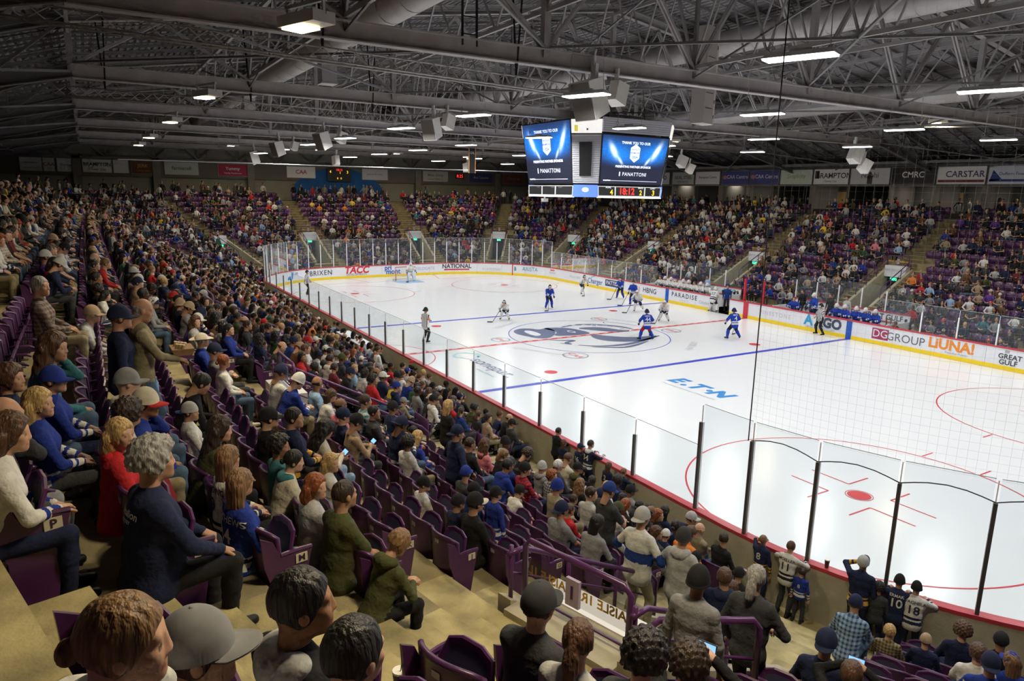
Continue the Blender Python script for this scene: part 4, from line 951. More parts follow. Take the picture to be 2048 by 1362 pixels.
# end-wall scoreboard and clock
LEDY = mat('led_yellow', (.9, .50, .02), .4, emit=1.6); LEDR = mat('led_red', (.85, .03, .02), .4, emit=1.6); BLK = mat('board_black', (.012, .012, .014), .5)
r = empty('wall_scoreboard', (EW+.6, .9, 8.75), label='small black scoreboard with lit digits above the blue mural', cat='scoreboard')
m = MB(); m.box((-.1, -1.35, 0), (.0, 1.35, 1.45)); m.build('casing', BLK, r)
m = MB(); add_text(m, '4', .42, lambda x, y: (.01, x-1.0, 1.05+y)); add_text(m, '3', .42, lambda x, y: (.01, x+.95, 1.05+y)); add_text(m, '2', .3, lambda x, y: (.01, x+.1, .98+y)); add_text(m, '0   0', .3, lambda x, y: (.01, x, .35+y)); m.build('yellow_digits', LEDY, r)
m = MB(); add_text(m, '18:12', .34, lambda x, y: (.01, x, 1.28+y)); m.build('red_digits', LEDR, r)
r = empty('wall_clock', (EW+.4, 16.2, 9.5), label='red digital clock showing 8:25 on the end wall', cat='clock')
m = MB(); m.box((-.1, -.55, 0), (0, .55, .55)); m.build('casing', BLK, r); m = MB(); add_text(m, '8:25', .52, lambda x, y: (.01, x, .27+y)); m.build('red_digits', LEDR, r)

# ---- suites on the two long sides
FR = mat('suite_frame', (.30, .28, .25), .6); BANDC = mat('suite_band', (.055, .055, .065), .5); RAILD = mat('suite_rail', (.05, .05, .05), .5)
WIN, nt_, b_ = new_mat('suite_glass'); nt_.nodes.remove(b_); tr = nt_.nodes.new('ShaderNodeBsdfTransparent'); tr.inputs[0].default_value = (.75, .8, .85, 1); gl = nt_.nodes.new('ShaderNodeBsdfGlossy'); gl.inputs['Roughness'].default_value = .02
fz = nt_.nodes.new('ShaderNodeFresnel'); fz.inputs[0].default_value = 1.4; mx = nt_.nodes.new('ShaderNodeMixShader'); nt_.links.new(fz.outputs[0], mx.inputs[0]); nt_.links.new(tr.outputs[0], mx.inputs[1]); nt_.links.new(gl.outputs[0], mx.inputs[2]); nt_.links.new(mx.outputs[0], nt_.nodes['Material Output'].inputs[0])
SB = [(-27.9, 'ADTD', '', W2, K), (-24.55, 'AKAL STEEL', 'REINFORCING', (.52, .54, .52), (.05, .07, .06)), (-21.1, 'Brampton Centre', '', (.75, .75, .78), (.08, .08, .25)), (-17.5, 'CAA Centre', '', (.06, .07, .28), (.7, .7, .8)), (-14.05, 'CAA Centre', '', (.06, .07, .28), (.7, .7, .8)), (-10.55, 'Simplicity', '', (.62, .70, .60), (.30, .42, .20)),
      (-7.1, 'BRAMPTON', 'Flower City', W2, (.04, .04, .04)), (-3.6, 'Naohi', '', (.66, .65, .66), (.2, .2, .25)), (-.1, 'CMRC', '', (.02, .02, .02), (.9, .9, .9)), (3.4, 'CARSTAR', '', (.82, .82, .82), (.06, .05, .15)), (6.9, 'Dufferin Financial', '', (.66, .70, .80), (.03, .10, .35)), (10.4, 'Rose Theatre', '', W2, K)]
for side in (1, -1):
    Y = side*SW
    m = MB(); m.box((-42, min(Y, Y+side*3.5), 6.15), (40, max(Y, Y+side*3.5), 6.35)); tag(m.build('floor_suite', BANDC), kind='structure')
    m = MB(); m.box((-42, Y-.08, 6.2), (40, Y+.08, 7.0)); m.box((-42, Y-.35*side-.06, 6.45), (40, Y-.35*side+.06, 6.62)); tag(m.build('trim_balcony', BANDC), kind='structure')
    m = MB(); m.box((-42, Y-.1, 9.0), (40, Y+.15, 10.6)); tag(m.build('wall_fascia', mat('fascia', (.10, .10, .10), .8)), kind='structure')
    m = MB(); m.box((-42, min(Y, Y+side*3.5), 9.2), (40, max(Y, Y+side*3.5), 9.3)); tag(m.build('ceiling_suite', mat('suite_ceiling', (.12, .12, .12), .9)), kind='structure')
    m = MB(); m.box((-42, Y-.06, 8.93), (40, Y+.06, 9.02)); tag(m.build('trim_head', FR), kind='structure')
    bx = [-33, -29.5, -26.2, -22.9, -19.3, -15.75, -12.35, -8.8, -5.35, -1.85, 1.65, 5.2, 8.7, 12.2, 16, 20, 24, 28, 32]
    for j, (x0, x1) in enumerate(zip(bx[:-1], bx[1:])):
        big = j in (4, 7, 11, 15)
        w_ = .28 if big else .05
        m = MB(); m.box((x0-w_, Y-.1, 6.3), (x0+w_, Y+(.5 if side > 0 else .1), 9.0)); tag(m.build('window_mullion' if not big else 'wall_pier', FR if not big else COLM), kind='structure')
        m = MB(); m.quad((x0+w_, Y, 7.0), (x1-.05, Y, 7.0), (x1-.05, Y, 8.93), (x0+w_, Y, 8.93)); tag(m.build('window_%d' % (j+1+(20 if side < 0 else 0)), WIN), kind='structure')
        m = MB(); m.box((x0-.04, min(Y, Y+side*3.4), 6.35), (x0+.04, max(Y, Y+side*3.4), 9.2)); tag(m.build('wall_partition', mat('suite_part', (.20, .19, .18), .9)), kind='structure')
    if side > 0:
        for j, (cx, t1, t2, pc, tc) in enumerate(SB):
            w_ = (SB[j+1][0]-cx)*.5+.0 if j+1 < len(SB) else 1.7; w0 = (cx-SB[j-1][0])*.5 if j else 1.4; ww = min(w_, w0)*2-.12
            ww = min(ww, 3.55)
            r = empty('suite_banner', (cx, Y-.14, 9.06), label='%s advert banner above the suite windows' % {'ADTD': 'white half-hidden', 'AKAL STEEL': 'grey AKAL STEEL', 'Brampton Centre': 'white and black small-print', 'Simplicity': 'pale green', 'BRAMPTON': 'white BRAMPTON', 'Naohi': 'white portrait', 'CMRC': 'black chrome-lettered', 'CARSTAR': 'white CARSTAR', 'Dufferin Financial': 'blue-striped white', 'Rose Theatre': 'last white', 'CAA Centre': 'navy CAA Centre'}[t1]+(' nearer the scoreboard' if j == 3 else (' further from the scoreboard' if j == 4 else '')), cat='banner', group='banners along the arena walls')
            h = 1.3
            m = MB(); m.box((-ww/2, -.03, 0), (ww/2, .03, h)); m.build('banner_panel', mat('ban_%02x%02x%02x' % tuple(int(c*255) for c in pc), pc, .5), r)
            m = MB(); [m.box((a, -.045, b), (a+c, .02, b+d)) for a, b, c, d in ((-ww/2, 0, ww, .035), (-ww/2, h-.035, ww, .035), (-ww/2, 0, .035, h), (ww/2-.035, 0, .035, h))]; m.build('banner_frame', MATS['ban_frame'], r)
            m = MB(); fs = min(.62, ww/len(t1)*1.5); add_text(m, t1, fs, lambda x, y: (x+(.25 if t1 in ('BRAMPTON', 'CAA Centre', 'CARSTAR') else 0), -.036, .72+y), bold=.015)
            if t2: add_text(m, t2, .24, lambda x, y: (x, -.036, .28+y))
            m.build('banner_lettering', mat('ban_%02x%02x%02x' % tuple(int(c*255) for c in tc), tc, .6), r)
            if t1 == 'CARSTAR': m = MB(); m.box((-ww/2+.1, -.036, .16), (ww/2-.1, -.03, .34)); m.build('red_bar', mat('bar_red', (.22, .03, .04)), r)
            if t1 == 'Dufferin Financial': m = MB(); m.box((-ww/2+.1, -.036, .2), (ww/2-.1, -.03, .36)); m.add([(-ww/2+.1, -.036, .2), (-ww/2+.9, -.036, .36), (-ww/2+.3, -.036, 1.0)], [(0, 1, 2)]); m.build('blue_bar', mat('bar_blue', (.02, .05, .25)), r)
            if t1 == 'CAA Centre': m = MB(); m.add([(-ww/2+.38+.25*math.cos(t), -.036, .7+.2*math.sin(t)) for t in np.linspace(0, 2*PI, 17)[:-1]], [tuple(range(16))]); m.build('round_emblem', mat('emblem_pink', (.5, .2, .22)), r)
            if t1 == 'Naohi': m = MB(); m.box((-.2, -.036, .05), (.25, -.03, .7)); m.add([(.02+.13*math.cos(t), -.036, .85+.16*math.sin(t)) for t in np.linspace(0, 2*PI, 13)[:-1]], [tuple(range(12))]); m.build('portrait_shape', mat('portrait', (.08, .06, .06)), r)
            if t1 == 'BRAMPTON': m = MB(); m.box((-ww/2+.12, -.036, .5), (-ww/2+.55, -.03, 1.15)); m.build('black_block', mat('blk', (.03, .03, .03)), r)
    # tan lit doors at the back of some suites
    for x in ((-8.4, 1.5, 6.0+3.2) if side > 0 else (-10, 4)):
        m = MB(); m.box((x-.45, Y+side*3.40-.02, 6.35), (x+.45, Y+side*3.40+.02, 8.5)); tag(m.build('door_%d' % (int(x*10)+200+side), mat('door_tan', (.55, .38, .16), .6)), kind='structure')
for i, x in enumerate((-26, -19, -13, -6, 0, 4, 8, 14, 24)):
    l = bpy.data.lights.new('suite_light', 'AREA'); l.size = 1.2; l.energy = 40; l.color = (1, .85, .65); o = bpy.data.objects.new('suite_light', l); COL.objects.link(o); o.location = (x, SW+2, 9.15)
# left press gallery: rails and fronts
r = empty('gallery_rail', (-20, -28.2, 6.6), label='dark balustrade with upright bars at the top of the left stand', cat='railing')
m = MB(); m.box((-12, -.03, .95), (40, .03, 1.02)); m.box((-12, -.03, .05), (40, .03, .1)); m.build('hand_rail', RAILD, r)
m = MB()
for i in range(340): x = -12+i*.153; m.box((x-.012, -.015, .1), (x+.012, .015, .95))
tag(m.build('baluster', mat('rail_grey', (.12, .12, .12), .5), r), kind='stuff')

# ------------------------------------------------------------------ roof: deck, trusses, joists, ducts
DECK = mat('roof_deck', (.24, .23, .235), .6, noise=.1, nscale=1.5)
def roof_z(y):
    a = abs(y)
    return 17.6-(17.6-14.0)*a/24 if a < 24 else 14.0-(a-24)*.30
m = MB(); ys = []; y = -36.0
while y < 36: ys.append(y); y += .30
prof = []
for y in ys: prof += [(y, roof_z(y)), (y+.12, roof_z(y+.12)), (y+.16, roof_z(y+.16)+.09), (y+.26, roof_z(y+.26)+.09)]
vs = [(-50, a, b) for a, b in prof]+[(50.2, a, b) for a, b in prof]; n = len(prof)
m.add(vs, [(i, i+1, n+i+1, n+i) for i in range(n-1)]); tag(m.build('ceiling', DECK), kind='structure')
m = MB()
for x in (EW-.2, 50.2): m.add([(x, y, 9) for y in (-36, 36)]+[(x, y, roof_z(y)+.3) for y in (36, 24, 0, -24, -36)], [tuple(range(7))])
tag(m.build('wall_gable', WALLU), kind='structure')
TX = [37, 25, 13, 1, -11, -23, -35, -46]; BZ = 11.75
def ibeam(m, a, b, h, w_, t=.035):
    a = Vector(a); b = Vector(b); d = (b-a).normalized(); r = d.cross(Vector((0, 0, 1))).normalized(); u = r.cross(d).normalized()
    m.bar(a, b, t, h); m.bar(a+u*h/2, b+u*h/2, w_, t); m.bar(a-u*h/2, b-u*h/2, w_, t)
for k, x in enumerate(TX):
    r = empty('roof_truss', (x, 0, BZ), label='steel roof truss spanning the rink, %s from the near end' % ORD[k], cat='roof truss', group='steel trusses under the roof deck')
    nodes = [-24, -18, -12, -6, 0, 6, 12, 18, 24]
    for a, b in zip(nodes[:-1], nodes[1:]):
        m = MB(); ibeam(m, (0, a, 0), (0, b, 0), .46, .30); m.build('bottom_chord', STEELB, r)
    m = MB()
    for a, b in zip(nodes[:-1], nodes[1:]): ibeam(m, (0, a, roof_z(a)-.45-BZ), (0, b, roof_z(b)-.45-BZ), .36, .28)
    m.build('top_chord', STEEL, r)
    for sg in (-1, 1):
        m = MB(); ibeam(m, (0, sg*24, roof_z(24)-.45-BZ), (0, sg*35, roof_z(35)-.45-BZ), .36, .28); m.build('eave_chord', STEELD, r)
        m = MB(); ibeam(m, (0, sg*24, 0), (0, sg*34, -2.3), .40, .28); m.build('raking_chord', STEELD, r)
        for j in range(4):
            y0 = 24+j*2.75; y1 = 24+(j+1)*2.75; m = MB(); m.bar((0, sg*y0, roof_z(y0)-.5-BZ), (0, sg*y1, -.23*(y1-24)), .1, .1); m.bar((0, sg*y1, roof_z(y1)-.5-BZ), (0, sg*y1, -.23*(y1-24)), .1, .1); m.build('web_bar', STEELD, r)
    for j, a in enumerate(nodes):
        m = MB(); m.bar((0, a, 0), (0, a, roof_z(a)-.6-BZ), .22 if a % 12 == 0 else .12, .22 if a % 12 == 0 else .12); m.build('web_post', STEELD if a % 12 else STEEL, r)
        if j < 8:
            b = nodes[j+1]; c = (a+b)/2; m = MB()
            for dx in (-.07, .07): m.bar((dx, a, .2), (dx, c, roof_z(c)-.7-BZ), .07, .09); m.bar((dx, b, .2), (dx, c, roof_z(c)-.7-BZ), .07, .09)
            m.build('diagonal', STEEL, r)
# lengthways lattice girders between the trusses
for k, y in enumerate((-24, -18, -12, -6, 0, 6, 12, 18, 24)):
    r = empty('lattice_girder', (0, y, BZ), label='lengthways lattice girder tying the roof trusses, %s from the near side' % ORD[k], cat='girder', group='lattice girders along the roof')
    for xa, xb in zip(TX[1:], TX[:-1]):
        if abs(xb-xa) < 9: pass
        m = MB(); zt = roof_z(y)-.75-BZ; L = xb-xa; n = 4
        m.bar((xa, 0, zt), (xb, 0, zt), .12, .14); m.bar((xa, 0, .35 if y % 12 else 1.3), (xb, 0, .35 if y % 12 else 1.3), .09, .12); m.build('girder_chord', STEEL, r)
        m = MB(); zb = .35 if y % 12 else 1.3
        for i in range(n):
            x0 = xa+L*i/n; x1 = xa+L*(i+1)/n; xm = (x0+x1)/2
            m.bar((x0, 0, zb), (xm, 0, zt), .06, .06); m.bar((xm, 0, zt), (x1, 0, zb), .06, .06)
        m.build('girder_web', STEEL, r)
# bar joists carrying the deck, slim purlins, bracing, pipes: too many to count
m = MB()
for xi in range(-24, 22):
    x = xi*2.0
    for y0, y1 in ((-24, 0), (0, 24), (-35, -24), (24, 35)):
        m.bar((x, y0, roof_z(y0)-.12), (x, y1, roof_z(y1)-.12), .06, .12)
        n = int(abs(y1-y0)/1.5)
        m.bar((x, y0, roof_z(y0)-.62), (x, y1, roof_z(y1)-.62), .05, .05)
        for j in range(n):
            a = y0+(y1-y0)*j/n; b = y0+(y1-y0)*(j+1)/n; c = (a+b)/2; m.bar((x, a, roof_z(a)-.14), (x, c, roof_z(c)-.62), .03, .03); m.bar((x, c, roof_z(c)-.62), (x, b, roof_z(b)-.14), .03, .03)
tag(m.build('roof_joists', STEELD), 'many slim lattice joists carrying the roof deck', 'joists', kind='stuff')
m = MB()
for k in range(len(TX)-1):
    xa, xb = TX[k+1], TX[k]
    for y in (-24, -12, 0, 12):
        m.bar((xa, y, BZ+.3), (xb, y+12, BZ+.3), .07, .07); m.bar((xa, y+12, BZ+.3), (xb, y, BZ+.3), .07, .07)
        m.bar((xa, y+6, BZ), (xb, y+6, roof_z(y+6)-1), .06, .06); m.bar((xb, y+6, BZ), (xa, y+6, roof_z(y+6)-1), .06, .06)
    for sg in (-1, 1): m.bar((xa, sg*24, BZ), (xb, sg*34, BZ-2.3), .08, .08); m.bar((xa, sg*34, BZ-2.3), (xb, sg*24, BZ), .08, .08); m.bar((xa, sg*29, BZ-1.1), (xb, sg*29, BZ-1.1), .16, .2)
tag(m.build('roof_bracing', STEELD), 'crossed bracing bars between the roof trusses', 'bracing', kind='stuff')
# bracing on the end wall
m = MB()
for a, b in ((-31, -24), (-24, -15.6), (-15.6, -7.8), (-7.8, 0), (0, 8), (8, 15.6), (15.6, 24), (24, 31)):
    for j in range(2):
        y0 = a+(b-a)*j/2; y1 = a+(b-a)*(j+1)/2; c = (y0+y1)/2
        m.bar((EW+.4, y0, 12.3), (EW+.4, c, 10.5), .14, .14); m.bar((EW+.4, c, 10.5), (EW+.4, y1, 12.3), .14, .14); m.bar((EW+.4, c, 10.4), (EW+.4, c, 12.4), .1, .1)
m.bar((EW+.4, -32, 12.4), (EW+.4, 32, 12.4), .25, .3); m.bar((EW+.4, -32, 10.45), (EW+.4, 32, 10.45), .2, .25)
tag(m.build('trim_end_truss', STEELD), kind='structure')
DUCT = mat('duct', (.50, .47, .46), .5, metal=0, noise=.08, nscale=2)
for y, z, rr, x0, x1, lab in ((-14.0, 14.3, .62, -46, 40, 'long round ventilation duct above the near side of the ice'), (5.0, 15.6, .60, -46, 40, 'long round ventilation duct above the middle of the ice'), (16.0, 13.6, .62, -46, 40, 'long round ventilation duct above the far side of the ice')):
    m = MB(); n = 43
    for i in range(n): xa = x0+(x1-x0)*i/n; xb = x0+(x1-x0)*(i+1)/n; m.tube([(xa, y, z), (xb-.03, y, z)], rr, 16, cap=False); m.tube([(xb-.05, y, z), (xb+.02, y, z)], rr+.02, 16, cap=False)
    tag(m.build('air_duct', DUCT, smooth=True), lab, 'duct')
for x, y, z0, z1, lab in ((17, -14, 12.6, 13.8, 'near'), (-2, -14, 12.6, 13.8, 'middle'), (-20, -14, 12.6, 13.8, 'far')):
    m = MB(); m.box((x-.35, y-.35, z0), (x+.35, y+.35, z1)); [m.box((x-.38, y-.38, z0-.06+.0*i), (x+.38, y+.38, z0)) for i in range(1)]; tag(m.build('air_diffuser', DUCT), 'square grey air diffuser under the round duct, %s one' % lab, 'diffuser', 'duct diffusers')
# light lattice trusses slung under the main trusses over the near side
SIL = mat('box_truss', (.45, .44, .42), .4, metal=.2)
for (xa, ya, za), (xb, yb, zb), lab in (((13.0, -26.0, 11.3), (13.0, -11.2, 10.92), 'light triangular lattice truss slung over the near stand, nearer one'), ((1.0, -24.6, 11.05), (1.0, -11.4, 10.9), 'light triangular lattice truss slung over the near stand, further one')):
    r = empty('lighting_truss', (0, 0, 0), label=lab, cat='truss', group='slung lighting trusses'); m = MB()
    A_ = Vector((xa, ya, za)); B_ = Vector((xb, yb, zb)); off_ = [Vector((0, 0, .19)), Vector((-.19, 0, -.14)), Vector((.19, 0, -.14))]
    for o_ in off_: m.tube([A_+o_, B_+o_], .026, 6)
    m.build('truss_tube', SIL, r, smooth=True); m = MB(); n = 34
    for i in range(n):
        a = A_+(B_-A_)*i/n; b = A_+(B_-A_)*(i+1)/n
        for p_, q_ in ((0, 1), (1, 2), (2, 0)): m.bar(a+off_[p_], b+off_[q_], .018)
    m.build('truss_web', SIL, r)
    m = MB()
    for t in (.12, .5, .88): c = A_+(B_-A_)*t; m.bar(c+Vector((0, 0, .15)), c+Vector((-.1, -.15, 3.2)), .05, .02); m.bar(c+Vector((0, 0, .15)), c+Vector((.1, .15, 3.2)), .05, .02)
    m.build('sling', BLK, r)

# ------------------------------------------------------------------ lamps over the ice and over the stands
LAMP, nt_, b_ = new_mat('lamp_face'); b_.inputs['Emission Color'].default_value = (1, .98, .95, 1); b_.inputs['Emission Strength'].default_value = 9; b_.inputs['Base Color'].default_value = (1, 1, 1, 1)
LAMPY, nt_, b_ = new_mat('lamp_face_warm'); b_.inputs['Emission Color'].default_value = (1, .80, .45, 1); b_.inputs['Emission Strength'].default_value = 5; b_.inputs['Base Color'].default_value = (1, 1, 1, 1)
HOUS = mat('lamp_housing', (.66, .66, .64), .4)
def housing():
    m = MB(); m.hexa([(-.68, -.22, .0), (.68, -.22, .0), (.68, .22, .0), (-.68, .22, .0), (-.62, -.12, .1), (.62, -.12, .1), (.62, .12, .1), (-.62, .12, .1)]); m.box((-.2, -.05, .1), (.2, .05, .16)); return m.build('housing', HOUS, data_only=True)
def difface(mt): m = MB(); m.quad((-.66, .20, -.004), (.66, .20, -.004), (.66, -.20, -.004), (-.66, -.20, -.004)); m.hexa([(-.66, -.20, -.03), (.66, -.20, -.03), (.66, .20, -.03), (-.66, .20, -.03), (-.66, -.20, -.004), (.66, -.20, -.004), (.66, .20, -.004), (-.66, .20, -.004)]); return m.build('diffuser', mt, data_only=True)
def hang(): m = MB(); [m.tube([(x, 0, .1), (x*.92, 0, 1.0), (x*.9, 0, 1.35)], .008, 4) for x in (-.55, .55)]; m.tube([(-.495, 0, 1.35), (.495, 0, 1.35)], .008, 4); m.tube([(-.58, .06, .12), (-.66, .08, .2), (-.6, .05, .32), (-.5, .02, .2)], .012, 4); return m.build('hanger', SIL, data_only=True)
HD, DI, HG = housing(), difface(LAMP), hang()
def flood():
    m = MB(); m.box((-.5, -.22, -.02), (.5, .22, .16)); m.box((-.55, -.03, .3), (.55, .03, .36)); m.box((-.5, -.02, .16), (-.46, .02, .36)); m.box((.46, -.02, .16), (.5, .02, .36)); return m.build('housing', HOUS, data_only=True)
def grid():
    m = MB(); [m.box((-.40+.075*i, -.2+.1*j, -.06), (-.335+.075*i, -.11+.1*j, -.02)) for i in range(7) for j in range(4)]; return m.build('lit_grid', LAMPY, data_only=True)
FH, FG = flood(), grid()
def lamp(x, y, z, e, warm, lab, grp, rz=.35, sc=1.0):
    r = empty('ceiling_lamp', (x, y, z), rz, label=lab, cat='lamp', group=grp); r.scale = (sc,)*3
    link('housing', FH if warm else HD, r); link('lit_grid' if warm else 'diffuser', FG if warm else DI, r); link('hanger', HG, r)
    l = bpy.data.lights.new('lamp_light', 'AREA'); l.shape = 'RECTANGLE'; l.size = 1.3; l.size_y = .4; l.energy = e; l.color = (1, .84, .55) if warm else (.98, .99, 1); l.spread = math.radians(175)
    o = bpy.data.objects.new('lamp_light', l); COL.objects.link(o); o.parent = r; o.location = (0, 0, -.05)
for i, x in enumerate((28.6, 21.9, 15.1, 8.5, 1.8, -5.9, -12.8, -20.0, -26.8)):
    for j, y in enumerate((-12.0, -4.9, 3.1, 10.2)):
        lamp(x, y, 10.5, ICE_W*LAMP_ICE, False, 'bright lamp over the ice, %s row from near boards, %s from near end' % (ORD[j], ORD[i]), 'hanging lamps over the ice')
for i, x in enumerate((28.5, 18.9, 7.8, -2.1, -13.5, -22.3)):
    for j, y in enumerate((-20.6, 20.6)):
        lamp(x, y if j == 0 else 18.6, 10.5 if j == 0 else 12.3, ((STAND_W if x > 10 else STAND_W*.5) if j == 0 else FAR_W*1.3), True, 'warm lamp over the %s stand, %s from the near end' % (('near', 'far')[j], ORD[i]), 'lamps over the stands')  # far row is unseen, added up among the trusses to light the suite banners
for i, y in enumerate((-12, -4, 4, 12)): lamp(-38.5, y, 11.6, FAR_W*2.0, True, 'warm lamp over the end stand, %s from the near side' % ORD[i], 'lamps over the stands', 1.57)

# ------------------------------------------------------------------ centre-hung scoreboard
SCB = empty('hanging_scoreboard', (0, 0, 0), label='large centre-hung scoreboard with four blue video screens and digit panels', cat='scoreboard')
LOUV = mat('louvre_silver', (.60, .60, .64), .5); SCF = mat('screen_frame', (.02, .02, .022), .4)
a_, b2 = 2.95, 2.05
SCRM, nt_, b_ = new_mat('screen_picture')
tc_ = nt_.nodes.new('ShaderNodeUVMap'); sx = nt_.nodes.new('ShaderNodeSeparateXYZ'); nt_.links.new(tc_.outputs[0], sx.inputs[0])
def mth(op, a, b=None, clamp=False):
    n = nt_.nodes.new('ShaderNodeMath'); n.operation = op; n.use_clamp = clamp
    for i, v in enumerate((a, b)):
        if v is None: continue
        if isinstance(v, (int, float)): n.inputs[i].default_value = v
        else: nt_.links.new(v, n.inputs[i])
    return n.outputs[0]
U_, V_ = sx.outputs[0], sx.outputs[1]
def blob(cx, cy, ax, ay, sl=0):
    du = mth('SUBTRACT', U_, cx); dv = mth('SUBTRACT', V_, cy); du = mth('ADD', du, mth('MULTIPLY', dv, sl))
    r2 = mth('ADD', mth('POWER', mth('DIVIDE', du, ax), 2), mth('POWER', mth('DIVIDE', dv, ay), 2)); return mth('POWER', 2.718, mth('MULTIPLY', r2, -1))
nz = nt_.nodes.new('ShaderNodeTexNoise'); nz.inputs['Scale'].default_value = 22; nz.inputs['Detail'].default_value = 6; nt_.links.new(tc_.outputs[0], nz.inputs['Vector'])
glow = mth('ADD', mth('MULTIPLY', mth('ADD', blob(.17, .66, .20, .22, .35), blob(.83, .66, .20, .22, -.35)), mth('ADD', mth('MULTIPLY', nz.outputs['Fac'], .9), .1)), mth('MULTIPLY', blob(.5, .62, .35, .28), .28))
core = mth('ADD', mth('ADD', blob(.17, .68, .035, .12, .3), blob(.83, .70, .035, .14, -.3)), mth('MULTIPLY', mth('ADD', blob(.28, .47, .02, .08, .4), blob(.70, .47, .02, .08, -.4)), .7))
fade = mth('MULTIPLY', mth('SUBTRACT', V_, .33), 6, True)
comb = nt_.nodes.new('ShaderNodeCombineColor')
gl2 = mth('MULTIPLY', glow, fade); co2 = mth('MULTIPLY', core, fade)
nt_.links.new(mth('ADD', mth('MULTIPLY', co2, .9), .012), comb.inputs[0]); nt_.links.new(mth('ADD', mth('ADD', mth('MULTIPLY', gl2, .26), co2), .014), comb.inputs[1]); nt_.links.new(mth('ADD', mth('ADD', mth('MULTIPLY', gl2, 1.0), co2), .03), comb.inputs[2])
nt_.links.new(comb.outputs[0], b_.inputs['Emission Color']); b_.inputs['Emission Strength'].default_value = 1.7; b_.inputs['Base Color'].default_value = (.01, .01, .015, 1); b_.inputs['Roughness'].default_value = .3
SCRW = mat('screen_white', (.85, .9, 1), .4, emit=1.0); SCRB = mat('screen_logo_blue', (.02, .12, .6), .4, emit=.8)
def facefn(k, z0, z1, lean):
    """maps (x right seen from outside, z) onto face k, which leans out towards the top"""
    ang = -PI/2+k*PI/2
    def fn(x, z, off=0.0):
        d = a_+lean*(z-z0)+off; w = x*(1+.035*(z-z0))
        nx, ny = math.cos(ang), math.sin(ang); rx, ry = -ny, nx
        return (nx*d+rx*w, ny*d+ry*w, z)
    return fn
def screen(parent, fn, z0, z1, w, s=1.0):
    me = bpy.data.meshes.new('video_screen'); P = [fn(-w, z0, .03), fn(w, z0, .03), fn(w, z1, .03), fn(-w, z1, .03)]
    me.from_pydata(P, [], [(0, 1, 2, 3)]); uv = me.uv_layers.new(name='UVMap')
    for i, c in enumerate(((0, 0), (1, 0), (1, 1), (0, 1))): uv.data[i].uv = c
    me.materials.append(SCRM); o = link('video_screen', me, parent)
    m = MB(); m.hexa([fn(-w-.06, z0-.06, -.1), fn(w+.06, z0-.06, -.1), fn(w+.06, z0-.06, .02), fn(-w-.06, z0-.06, .02), fn(-w-.06, z1+.06, -.1), fn(w+.06, z1+.06, -.1), fn(w+.06, z1+.06, .02), fn(-w-.06, z1+.06, .02)]); m.build('screen_frame', SCF, parent)
    H = z1-z0; T = lambda x, y: fn(x, z0+y, .04)
    m = MB()
    add_text(m, 'THANK YOU TO OUR', .17*s*1.2, lambda x, y: T(x, H*.86+y), bold=.03); add_text(m, 'PRESENTING PARTNER SPONSOR', .16*s*1.1, lambda x, y: T(x, H*.36+y), bold=.03); add_text(m, 'PANATTONI', .30*s, lambda x, y: T(x+.15*s, H*.20+y), bold=.0, spacing=1.1)
    m.quad(T(-1.0*s, H*.16), T(-.92*s, H*.16), T(-.92*s, H*.25), T(-1.0*s, H*.25)); m.quad(T(-w*.85, H*.055), T(w*.85, H*.055), T(w*.85, H*.062), T(-w*.85, H*.062)); add_text(m, 'BRAMPTON', .10*s, lambda x, y: T(-w*.8+x, H*.06+y), bold=.03)
    sh_ = [(-.34, .12), (-.34, .72), (-.2, .8), (0, .92), (.2, .8), (.34, .72), (.34, .12), (.0, -.12)]
    m.add([T(x*s, H*.5+y*s*1.0) for x, y in sh_], [tuple(range(8))]); m.build('screen_lettering', SCRW, o)
    m = MB(); add_text(m, 'BATTLE OF', .11*s, lambda x, y: fn(x, z0+H*.5+.62*s+y, .05), bold=.02); add_text(m, 'BRAMPTON', .12*s, lambda x, y: fn(x, z0+H*.5+.42*s+y, .05), bold=.02); add_text(m, '2024', .2*s, lambda x, y: fn(x, z0+H*.5+.18*s+y, .05), bold=.02); m.build('shield_lettering', SCRB, o)
zB, zL, zT_ = 7.77, 8.32, 11.45
